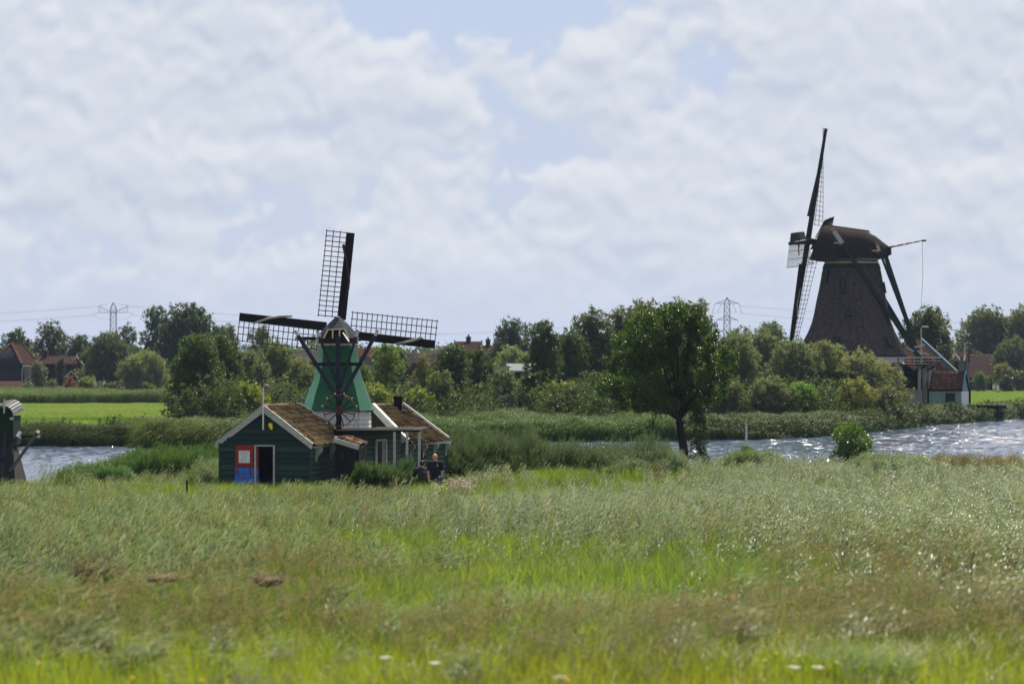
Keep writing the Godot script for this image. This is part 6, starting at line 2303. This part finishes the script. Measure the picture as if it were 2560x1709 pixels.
func flowers() -> void:
	rng.seed = 99
	var count := [0, 0]
	var nth := ["highest of all, near the middle", "left one of a level pair right of the middle", "right one of a level pair right of the middle", "left one of the trio above two white heads", "right one of the trio above two white heads", "lowest of the trio above two white heads", "just right of the two white heads", "high at the right edge", "at the bottom edge left of the middle", "at the bottom edge far left", "farthest left of all", "at the bottom edge near the middle"]
	var nth_white := ["left one of the close pair", "right one of the close pair", "left one of two below the shed", "right one of two below the shed", "at the bottom edge near the middle"]
	for q in [[1545, 1447, 0], [1798, 1541, 0], [1857, 1539, 0], [1940, 1633, 0], [1996, 1639, 0], [1911, 1651, 0], [2092, 1656, 0], [2352, 1523, 0], [505, 1700, 0], [332, 1694, 0], [98, 1657, 0], [1420, 1700, 0], [1985, 1667, 1], [2045, 1667, 1], [962, 1643, 1], [1086, 1656, 1], [1400, 1692, 1]]:
		var d := 16.0
		var up: float = 0.3 if q[2] == 0 else 0.28
		for k in 30:     # the distance at which a flower of that height over the slope shows in that row
			d = (E - land(GX(q[0], d), -d) - up) / (q[1] - HZ) * F
		var at := on_ground(q[0], d)
		var yellow: bool = q[2] == 0
		count[q[2]] += 1
		var t := thing("flower", "yellow buttercup in near grass, %s" % nth[count[0] - 1] if yellow else "flat white flower head in near grass, %s" % nth_white[count[1] - 1], "flower", at, "yellow flowers in the near grass" if yellow else "white flowers in the near grass")
		var st := MB.new()
		st.col = Color(0.1, 0.17, 0.03)
		st.tube([Vector3(-0.03, 0, 0), Vector3(-0.01, up * 0.6, 0), Vector3(0, up, 0)], [0.003, 0.0025, 0.002], 5)
		obj("stem", st, M.grass, t)
		var hm := MB.new()
		if yellow:
			hm.col = Color(0.85, 0.6, 0.01)
			for k in 5:
				ribbon(hm, Vector3(0, up, 0), level(TAU * k / 5.0), 0.02, 0.026, 35, 20, 2, hm.col, hm.col)
			hm.ball(Vector3(0, up + 0.004, 0), Vector3(0.006, 0.005, 0.006), 4, 6)
		else:
			hm.col = Color(0.7, 0.7, 0.66)
			for k in 14:
				var a := k * 2.4
				var r := 0.042 * sqrt(k / 14.0)
				hm.ball(Vector3(cos(a) * r, up + R(-0.004, 0.004), sin(a) * r), Vector3(0.011, 0.007, 0.011), 4, 6)
		obj("flower_head", hm, M.petal, t)

# ---------------------------------------------------------------- trees and bushes
const ALDER := Color(0.036, 0.062, 0.016)
const OAK := Color(0.05, 0.082, 0.03)
const GREY := Color(0.1, 0.125, 0.065)
const LIME := Color(0.14, 0.175, 0.03)
const MID := Color(0.07, 0.105, 0.028)

func trees() -> void:
	var by := "trees and bushes beyond the canal"
	# the lone tree and its neighbours on this side
	var big := on_ground(1706, 117.0)
	rng.seed = 5
	var lobes := []
	for q in [[1660, 812, 46], [1712, 803, 44], [1612, 818, 40], [1757, 838, 44], [1578, 862, 42], [1640, 868, 58], [1710, 862, 58], [1788, 882, 42], [1815, 905, 30], [1550, 915, 40], [1600, 930, 52], [1524, 965, 30], [1570, 985, 40], [1660, 930, 58], [1730, 930, 52], [1782, 942, 38], [1622, 986, 40], [1682, 982, 42], [1742, 978, 40], [1790, 985, 26], [1652, 1014, 24], [1702, 1012, 26], [1748, 1004, 24], [1602, 1008, 22], [1676, 1020, 20], [1830, 890, 18], [1690, 778, 22], [1640, 784, 18], [1735, 790, 20]]:
		lobes.append([P(q[0], q[1], 116.4 + R(-2.4, 2.2)) - big, q[2] / F * 117.0 * 1.02])
	tree("alder_tree", "large dark green tree with a leaning bare trunk on the near bank", "tree", big, P(0, 766, 117).y - big.y, 6.7, Color(0.046, 0.092, 0.008), {"mat": "leaf_gloss", "lobes_at": lobes, "low": 0.37, "leaf": 0.32, "dens": 1.9, "limb": 0.32, "trunk": 0.21, "lean": Vector3(-0.75, 0, 0), "foot": Vector3(0.3, 0, 0)})
	tree_at("sapling", "slim young tree right beside the large leaning tree", "young tree", 1752, 1008, 1145, 66, 118.0, Color(0.05, 0.09, 0.02), {"mat": "leaf_gloss", "low": 0.2, "lobes": 14, "leaf": 0.3, "dens": 1.3, "cone": 0.45, "trunk": 0.06})
	tree_at("bush", "bright green round bush on the near bank before the right water", "bush", 2128, 1056, 1120, 150, 112.0, Color(0.085, 0.16, 0.016), {"mat": "leaf_gloss", "low": 0.0, "lobes": 13, "leaf": 0.3, "dens": 1.0, "cone": 0.3, "lobe_size": 0.85})
	tree_at("bush", "small pale leafy shoot in the far reeds left of the big tree's trunk", "bush", 1632, 998, 1062, 34, 166.0, Color(0.11, 0.16, 0.06), {"low": 0.1, "lobes": 8, "leaf": 0.3})
	tree_at("bush", "low leafy clump on the bank between sapling and white pole", "bush", 1868, 1108, 1135, 60, 110.0, Color(0.07, 0.13, 0.02), {"low": 0.0, "lobes": 8, "leaf": 0.3})
	# far left
	for q in [["oak_tree", "round dark tree above the black barn at the far left edge", 36, 822, 965, 84, 352, OAK, {}], ["ash_tree", "loose airy tree right of the barn roof with sky showing through", 128, 802, 965, 104, 350, Color(0.06, 0.085, 0.03), {"dens": 0.6, "lobes": 20}],
			["dark_tree", "dark tree behind the farmhouse roof", 202, 838, 965, 90, 352, OAK, {}], ["birch_tree", "drooping grey green birch right of the farmhouse gable", 272, 836, 968, 132, 322, Color(0.08, 0.105, 0.06), {"kind": "leaves_long", "lobes": 22, "dens": 1.1}],
			["small_tree", "smaller airy tree just left of the tall oak pair", 320, 810, 960, 70, 356, OAK, {"dens": 0.7}], ["tall_tree", "left and looser tree of the tall pair on the left skyline", 392, 766, 960, 96, 345, OAK, {"dens": 0.8, "lobes": 22}],
			["oak_tree", "broad dark oak, right tree of the tall pair on the left skyline", 470, 766, 960, 150, 336, Color(0.045, 0.075, 0.028), {"lobes": 30, "dens": 1.2}], ["dark_tree", "lower dark tree between the broad oak and the left sail", 560, 812, 960, 76, 345, OAK, {}],
			["slim_tree", "narrow grey green tree behind the left sail's lattice", 575, 806, 965, 46, 320, GREY, {"kind": "leaves_fine"}], ["grey_tree", "grey green tree seen through the left sail", 655, 812, 980, 82, 290, Color(0.075, 0.1, 0.05), {"kind": "leaves_fine", "dens": 0.8}],
			["willow_tree", "pale rounded willow in front of the tall oak pair", 360, 884, 985, 142, 300, Color(0.17, 0.2, 0.1), {"kind": "leaves_long", "low": 0.05, "lobes": 26, "dens": 1.3}], ["silver_bush", "silvery green tall bush at the black barn's corner", 94, 904, 975, 48, 318, Color(0.13, 0.16, 0.1), {"kind": "leaves_fine", "low": 0.05, "cone": 0.35}],
			["conifer", "dark pointed conifer before the farmhouse roof", 152, 897, 972, 30, 326, Color(0.03, 0.055, 0.03), {"cone": 0.75, "low": 0.03, "kind": "leaves_fine"}], ["red_bush", "reddish brown round bush before the farmhouse", 173, 944, 975, 38, 315, Color(0.17, 0.075, 0.045), {"low": 0.02, "lobes": 10}],
			["pale_bush", "pale cream leaved bush under the farmhouse gable", 203, 921, 962, 32, 318, Color(0.27, 0.26, 0.12), {"low": 0.05, "lobes": 10}], ["yellow_bush", "yellow green bush below the drooping birch", 218, 944, 978, 66, 306, LIME, {"low": 0.0, "lobes": 12}],
			["yellow_bush", "low yellow green bush below the pale willow", 370, 955, 984, 66, 296, LIME, {"low": 0.0, "lobes": 10}], ["bush", "low pale green bush before the black barn wall", 72, 955, 978, 36, 312, Color(0.12, 0.155, 0.07), {"low": 0.0, "lobes": 9}], ["bush", "green bush between the silvery bush and the conifer", 128, 950, 976, 44, 314, Color(0.11, 0.15, 0.06), {"low": 0.0, "lobes": 10}],
			["bush", "olive bush between the yellow bush and the pale willow", 285, 958, 982, 50, 300, Color(0.09, 0.125, 0.045), {"low": 0.0, "lobes": 9}]]:
		var o: Dictionary = q[8].duplicate()
		o.merge({"leaf": 0.8, "lobes": 20, "lobe_size": 1.1, "dens": 1.1, "group": "trees and bushes by the far left farm"})
		tree_at(q[0], q[1], "tree" if q[0].ends_with("tree") or q[0] == "conifer" else "bush", q[2], q[3], q[4], q[5], q[6], q[7], o)
	# the thickets along the far bank, left to right
	for q in [["alder_bush", "tall dark alder thicket at the left end of the far bank bushes", 492, 842, 1050, 112, 182, ALDER * 1.15, {"lobes": 30}], ["alder_bush", "dark alder just left of the whirligig, right part of the tall thicket", 552, 838, 1050, 104, 188, ALDER * 1.2, {"lobes": 28}],
			["olive_bush", "olive bush low in front of the dark alder thicket", 540, 982, 1052, 66, 176, MID, {"lobes": 14}], ["willow_bush", "grey green willow behind the whirligig", 625, 878, 1045, 92, 194, GREY, {"kind": "leaves_fine"}],
			["willow_bush", "large grey green willow left of the mill tower", 690, 856, 1040, 112, 200, Color(0.085, 0.115, 0.05), {"kind": "leaves_fine", "lobes": 26}], ["willow_bush", "grey green willow touching the mill tower's left side", 755, 900, 1040, 84, 196, GREY, {"kind": "leaves_fine"}],
			["yellow_bush", "yellow green bush behind the shed ridge left of the mill", 615, 955, 1050, 80, 178, LIME, {"lobes": 16}], ["dark_bush", "dark bush behind the shed roof left of the mill base", 715, 960, 1048, 90, 186, ALDER * 1.2, {}],
			["light_tree", "mid green young tree right of the mill tower", 965, 862, 1035, 76, 190, Color(0.085, 0.135, 0.025), {"lobes": 22}], ["dark_bush", "dark slim bush behind the mid green young tree", 995, 866, 1030, 44, 198, ALDER * 1.3, {}],
			["yellow_bush", "yellow leaved bush between mill tower and cottage chimney", 935, 962, 1035, 78, 178, LIME, {"lobes": 16}], ["yellow_bush", "yellow leaved bush right of the cottage chimney", 1045, 968, 1040, 74, 180, LIME, {"lobes": 14}], ["bush", "small green bush left of the young tree against the tower", 905, 905, 1030, 50, 186, MID, {}],
			["brown_bush", "brownish thin bush before the long grey roof", 1062, 880, 1035, 60, 192, Color(0.085, 0.09, 0.035), {"dens": 0.65, "kind": "leaves_fine"}], ["alder_bush", "dark tall alder left one of two right of the grey roof", 1130, 862, 1038, 92, 188, ALDER * 1.1, {"lobes": 24}],
			["alder_bush", "slim dark alder right one of two right of the grey roof", 1196, 866, 1038, 62, 190, ALDER * 1.1, {"lobes": 20}], ["grey_bush", "grey green bush at the foot of the two dark alders", 1105, 930, 1038, 66, 182, Color(0.08, 0.1, 0.04), {}],
			["lime_bush", "pale green rounded tree in the gap before the lone dark tree", 1282, 868, 1000, 90, 250, Color(0.12, 0.165, 0.07), {"lobes": 18, "low": 0.1}], ["dark_tree", "lone dark tree on the skyline right of the village roofs", 1278, 800, 985, 92, 300, Color(0.035, 0.06, 0.025), {"lobes": 20, "dens": 1.1}],
			["grey_bush", "hazy grey green bush under the pale glasshouse", 1256, 925, 1020, 90, 214, Color(0.085, 0.115, 0.055), {"dens": 0.8}], ["grey_bush", "grey green bush right of the field gate", 1330, 935, 1035, 70, 206, Color(0.075, 0.105, 0.045), {}],
			["alder_tree", "dark tree with a pointed top, first of the row left of the large tree", 1358, 800, 1038, 84, 196, ALDER, {"lobes": 26}], ["alder_tree", "dark tree rising behind the glasshouse, second of the row", 1425, 822, 1036, 86, 200, ALDER * 1.2, {"lobes": 26}],
			["ash_tree", "tall olive tree, third of the row left of the large tree", 1478, 776, 1036, 98, 204, Color(0.055, 0.075, 0.028), {"lobes": 30}], ["ash_tree", "tall olive tree touching the large tree's left side", 1560, 772, 1036, 110, 208, Color(0.06, 0.08, 0.032), {"lobes": 30}],
			["tall_tree", "tall olive tree top left behind the large tree", 1610, 754, 1030, 96, 226, Color(0.07, 0.09, 0.035), {"lobes": 26}], ["poplar_tree", "feathery grey green tree top behind the large tree's crown", 1698, 750, 1030, 76, 244, GREY, {"kind": "leaves_fine", "lobes": 24}], ["poplar_tree", "feathery grey tree top right of the large tree's crown", 1752, 752, 1030, 62, 246, GREY * 1.1, {"kind": "leaves_fine", "lobes": 22, "cone": 0.3}],
			["yellow_bush", "olive yellow bush in front of the row left of the large tree", 1415, 955, 1040, 108, 184, Color(0.1, 0.125, 0.03), {"lobes": 18}], ["dark_bush", "dark bush behind the large tree's trunk", 1600, 900, 1042, 120, 190, ALDER * 1.2, {"lobes": 20}], ["dark_bush", "dark low bush filling under the large tree's left branches", 1510, 930, 1042, 100, 188, ALDER * 1.3, {"lobes": 18}],
			["dark_bush", "dark bush right of the large tree's trunk", 1735, 890, 1045, 120, 192, ALDER * 1.4, {"lobes": 20}], ["willow_bush", "grey green willow right of the large tree", 1838, 836, 1045, 120, 202, Color(0.08, 0.105, 0.05), {"kind": "leaves_fine", "lobes": 26}],
			["willow_bush", "tall grey green willow under the right pylon", 1905, 826, 1045, 110, 210, GREY * 0.9, {"kind": "leaves_fine", "lobes": 26}], ["willow_bush", "pale willow at the left foot of the big mill", 1985, 848, 1045, 120, 206, GREY, {"kind": "leaves_fine", "lobes": 26}],
			["willow_bush", "olive willow before the middle of the big mill's foot", 2068, 856, 1040, 112, 208, Color(0.105, 0.125, 0.055), {"kind": "leaves_fine", "lobes": 26}], ["willow_bush", "pale willow before the right half of the big mill's foot", 2150, 886, 1040, 112, 206, Color(0.13, 0.145, 0.07), {"kind": "leaves_fine", "lobes": 26}],
			["willow_bush", "thin leaved willow at the right end of the thicket by the gallery posts", 2225, 905, 1035, 82, 208, Color(0.11, 0.12, 0.06), {"kind": "leaves_fine", "lobes": 20, "dens": 0.8}], ["green_bush", "fresh green bush in the middle of the willow thicket", 2010, 955, 1045, 72, 192, Color(0.085, 0.16, 0.025), {"lobes": 16}],
			["yellow_bush", "yellow tinged bush low in the willows under the big mill", 2140, 945, 1040, 86, 194, Color(0.12, 0.13, 0.035), {"lobes": 16}], ["olive_bush", "olive bush low in the thicket left of the fresh green bush", 1925, 945, 1048, 110, 190, Color(0.075, 0.095, 0.04), {"lobes": 18}], ["olive_bush", "dark olive bush low in the thicket right of the large tree", 1825, 950, 1050, 104, 188, Color(0.06, 0.08, 0.03), {"lobes": 18}],
			["green_tree", "dark green tree top on the skyline between the large tree and the big mill", 1850, 818, 960, 90, 300, Color(0.05, 0.085, 0.03), {"lobes": 18}], ["green_tree", "dark tree top on the skyline left of the big mill's sails", 1930, 805, 960, 84, 305, OAK, {"lobes": 18}], ["olive_bush", "olive bush low in the thicket before the lean-to", 2215, 965, 1042, 90, 196, Color(0.075, 0.09, 0.035), {"lobes": 14}]]:
		var o: Dictionary = q[8].duplicate()
		o.merge({"leaf": 0.5 if q[6] < 220 else 0.7, "lobes": 22, "low": 0.0, "dens": 1.15, "lobe_size": 1.12, "group": by})
		tree_at(q[0], q[1], "tree" if q[0].ends_with("tree") else "bush", q[2], q[3], q[4], q[5] * 1.3, q[6], q[7] * (1.45 if q[2] < 1780 else 1.65), o)
	# right-hand side
	for q in [["maple_tree", "broad leafy tree right behind the big mill's tail", 2318, 770, 980, 138, 268, Color(0.065, 0.09, 0.035), {"lobes": 28}], ["dark_tree", "low dark tree between the barn's blue edge and the spiked gable", 2358, 862, 985, 66, 255, Color(0.035, 0.05, 0.025), {}], ["small_tree", "thin tree left of the tall far right trees", 2402, 832, 985, 56, 410, Color(0.09, 0.115, 0.055), {"dens": 0.7}],
			["chestnut_tree", "large leafy tree, left one of the tall pair at the far right", 2468, 774, 985, 130, 415, Color(0.09, 0.115, 0.04), {"lobes": 30}], ["chestnut_tree", "large leafy tree cut off by the right edge", 2570, 770, 985, 128, 412, Color(0.1, 0.125, 0.045), {"lobes": 30}], ["garden_tree", "middling tree in the far right garden before the tall pair", 2532, 846, 985, 110, 394, Color(0.08, 0.105, 0.045), {}], ["green_tree", "lower tree before the tall far right pair", 2440, 878, 985, 60, 404, Color(0.06, 0.085, 0.035), {}],
			["yellow_bush", "yellow olive bush in the far right garden", 2508, 908, 985, 56, 388, Color(0.14, 0.14, 0.045), {"low": 0.0}], ["round_hedge", "clipped rounded hedge left of the white statue", 2450, 932, 982, 44, 384, Color(0.075, 0.125, 0.03), {"low": 0.0, "kind": "leaves_fine"}], ["garden_bush", "grey green bushes at the right edge of the far garden", 2548, 925, 982, 66, 386, Color(0.08, 0.105, 0.06), {"low": 0.0}],
			["garden_bush", "dark bush just right of the white statue", 2515, 940, 982, 44, 380, Color(0.05, 0.075, 0.035), {"low": 0.0}], ["bank_bush", "dark bush before the hut's window at the water's edge", 2372, 1008, 1066, 70, 212, Color(0.045, 0.065, 0.03), {"low": 0.0}], ["bank_bush", "dark green bush by the hut's white corner at the water", 2438, 1020, 1062, 66, 216, Color(0.045, 0.07, 0.035), {"low": 0.0}], ["bank_bush", "dark bush at the right edge above the water", 2550, 1008, 1050, 96, 229, Color(0.045, 0.07, 0.03), {"low": 0.0}],
			["bank_bush", "olive bush on the bank below the gallery posts", 2300, 1015, 1070, 70, 203, Color(0.07, 0.09, 0.04), {"low": 0.0}], ["bank_bush", "small dark bush on the bank between hut corner and right edge", 2492, 1022, 1056, 56, 222, Color(0.05, 0.07, 0.035), {"low": 0.0}]]:
		var o: Dictionary = q[8].duplicate()
		o.merge({"leaf": 1.0 if q[6] > 350 else (0.7 if q[6] > 240 else 0.45), "lobes": 14, "low": 0.1, "dens": 1.1, "group": "trees and bushes on the right bank"})
		tree_at(q[0], q[1], "tree" if q[0].ends_with("tree") else "bush", q[2], q[3], q[4], q[5] * (1.25 if q[0].ends_with("tree") else 1.1), q[6], q[7] * 1.1, o)
	# what grows between the bushes, seen as one mass
	rng.seed = 606
	var under := []
	var shade := PackedColorArray()
	for k in 230:
		var px := R(440.0, 2262.0)
		if px > 1232.0 and px < 1335.0:
			continue
		var d := R(174.0, 190.0) + (16.0 if px > 1750.0 else 0.0)
		var c := on_ground(px, d)
		var h := R(0.8, 1.9) * (1.25 if px > 1340.0 or px < 900.0 else 1.0)
		var base: Color = [ALDER * 1.2, MID * 0.8, GREY * 0.75, MID, ALDER * 1.6][k % 5]
		base = base * R(0.8, 1.2)
		for i in 34:
			var v := Vector3(rng.randfn(), rng.randfn(), rng.randfn()).normalized() * pow(rng.randf(), 0.4)
			under.append(Transform3D(Basis.from_euler(Vector3(R(0, TAU), R(0, TAU), R(0, TAU))).scaled(Vector3.ONE * R(0.4, 0.7)), c + Vector3(v.x * 1.5, h * 0.9 + v.y * h, v.z * 1.1)))
			shade.append(tint_of(base, 0.22))
	for k in 190:
		var px := R(1640.0, 2600.0) if k % 5 else R(-20.0, 560.0)
		var xs := GX(px, 172.0 + maxf(0.0, px - 1900.0) * 0.085)
		var d := far_shore(xs) + R(0.3, 5.0)
		var c := Vector3(xs, land(xs, -d), -d)
		var h := R(0.35, 0.8)
		var base: Color = [ALDER * 1.3, MID * 0.7, Color(0.07, 0.085, 0.03), MID, Color(0.055, 0.075, 0.03)][k % 5]
		for i in 26:
			var v := Vector3(rng.randfn(), rng.randfn(), rng.randfn()).normalized() * pow(rng.randf(), 0.4)
			under.append(Transform3D(Basis.from_euler(Vector3(R(0, TAU), R(0, TAU), R(0, TAU))).scaled(Vector3.ONE * R(0.3, 0.5)), c + Vector3(v.x * 1.3, h * 0.8 + v.y * h, v.z * 0.9)))
			shade.append(tint_of(base, 0.22))
	tag(scatter("undergrowth", clumps["leaves"], M.leaf, under, shade), "dark leafy undergrowth filling the gaps between the bushes of the far bank", "undergrowth", "", "stuff")
	# woods on the horizon
	rng.seed = 808
	if not clumps.has("leaves"):
		clumps["leaves"] = clump("leaves", 77)
	var where := []
	var tints := PackedColorArray()
	for k in 9000:
		var d := R(700.0, 1500.0)
		var x := R(-0.27, 0.27) * d
		var tall := 9.0 + 7.0 * noise.get_noise_2d(x * 0.6, d * 0.15)
		where.append(Transform3D(Basis.from_euler(Vector3(R(0, TAU), R(0, TAU), 0)).scaled(Vector3.ONE * R(3.0, 6.0)), Vector3(x, 0.5 + tall * rng.randf(), -d)))
		tints.append(tint_of(Color(0.06, 0.085, 0.035), 0.3))
	tag(scatter("distant_woods", clumps["leaves"], M.leaf, where, tints), "hazy far off woods along the horizon", "woods", "", "stuff")

# ---------------------------------------------------------------- the scene
func _ready() -> void:
	var t0 := Time.get_ticks_msec()
	noise.seed = 17
	noise.frequency = 0.02
	noise.fractal_octaves = 3
	var cam := Camera3D.new()
	cam.name = "camera"
	var lens := CameraAttributesPhysical.new()
	lens.frustum_focal_length = 85.0
	lens.frustum_focus_distance = 92.0
	lens.frustum_near = 0.2
	lens.frustum_far = 9000.0
	lens.exposure_aperture = 2.2
	cam.attributes = lens
	cam.fov = 2.0 * rad_to_deg(atan(854.5 / F))
	cam.near = 0.2
	cam.far = 9000.0
	add_child(cam)
	cam.position = Vector3(0, E, 0)
	cam.rotation.x = atan((HZ - 854.5) / F)
	cam.current = true
	var env := Environment.new()
	env.background_mode = Environment.BG_SKY
	var pano := PanoramaSkyMaterial.new()
	pano.energy_multiplier = 1.0 / 2.0
	pano.panorama = ImageTexture.create_from_image(make_sky())
	env.sky = Sky.new()
	env.sky.sky_material = pano
	env.tonemap_mode = Environment.TONE_MAPPER_LINEAR
	env.tonemap_exposure = 2.0
	env.sdfgi_enabled = true
	env.ssao_enabled = true
	env.ssil_enabled = true
	env.fog_enabled = true
	env.fog_light_color = Color(0.72, 0.8, 0.95)
	env.fog_density = 0.0001
	var world := WorldEnvironment.new()
	world.name = "world"
	world.environment = env
	add_child(world)
	var sun := DirectionalLight3D.new()
	sun.name = "sun"
	sun.light_color = Color(1.0, 0.95, 0.87)
	sun.light_energy = 1.6
	sun.light_angular_distance = 0.5
	sun.shadow_enabled = true
	var az := deg_to_rad(14.0)
	var el := deg_to_rad(47.0)
	sun.basis = Basis.looking_at(-Vector3(sin(az) * cos(el), sin(el), -cos(az) * cos(el)))
	add_child(sun)
	make_materials()
	print("sky ", Time.get_ticks_msec() - t0)
	make_ground()
	make_water()
	small_mill()
	green_shed()
	porch()
	annex()
	wing()
	toy_turbine()
	edge_mill()
	big_mill()
	buildings()
	pylon("lattice electricity pylon with raised arms on the left skyline", 282.5, 757.0, 1915.0, true)
	pylon("lattice electricity pylon with two level arms left of the big mill", 1818.0, 744.0, 1755.0, false)
	wires()
	print("built ", Time.get_ticks_msec() - t0)
	trees()
	print("trees ", Time.get_ticks_msec() - t0)
	people()
	small_things()
	flowers()
	print("people ", Time.get_ticks_msec() - t0)
	plant_fields()
	print("all ", Time.get_ticks_msec() - t0)
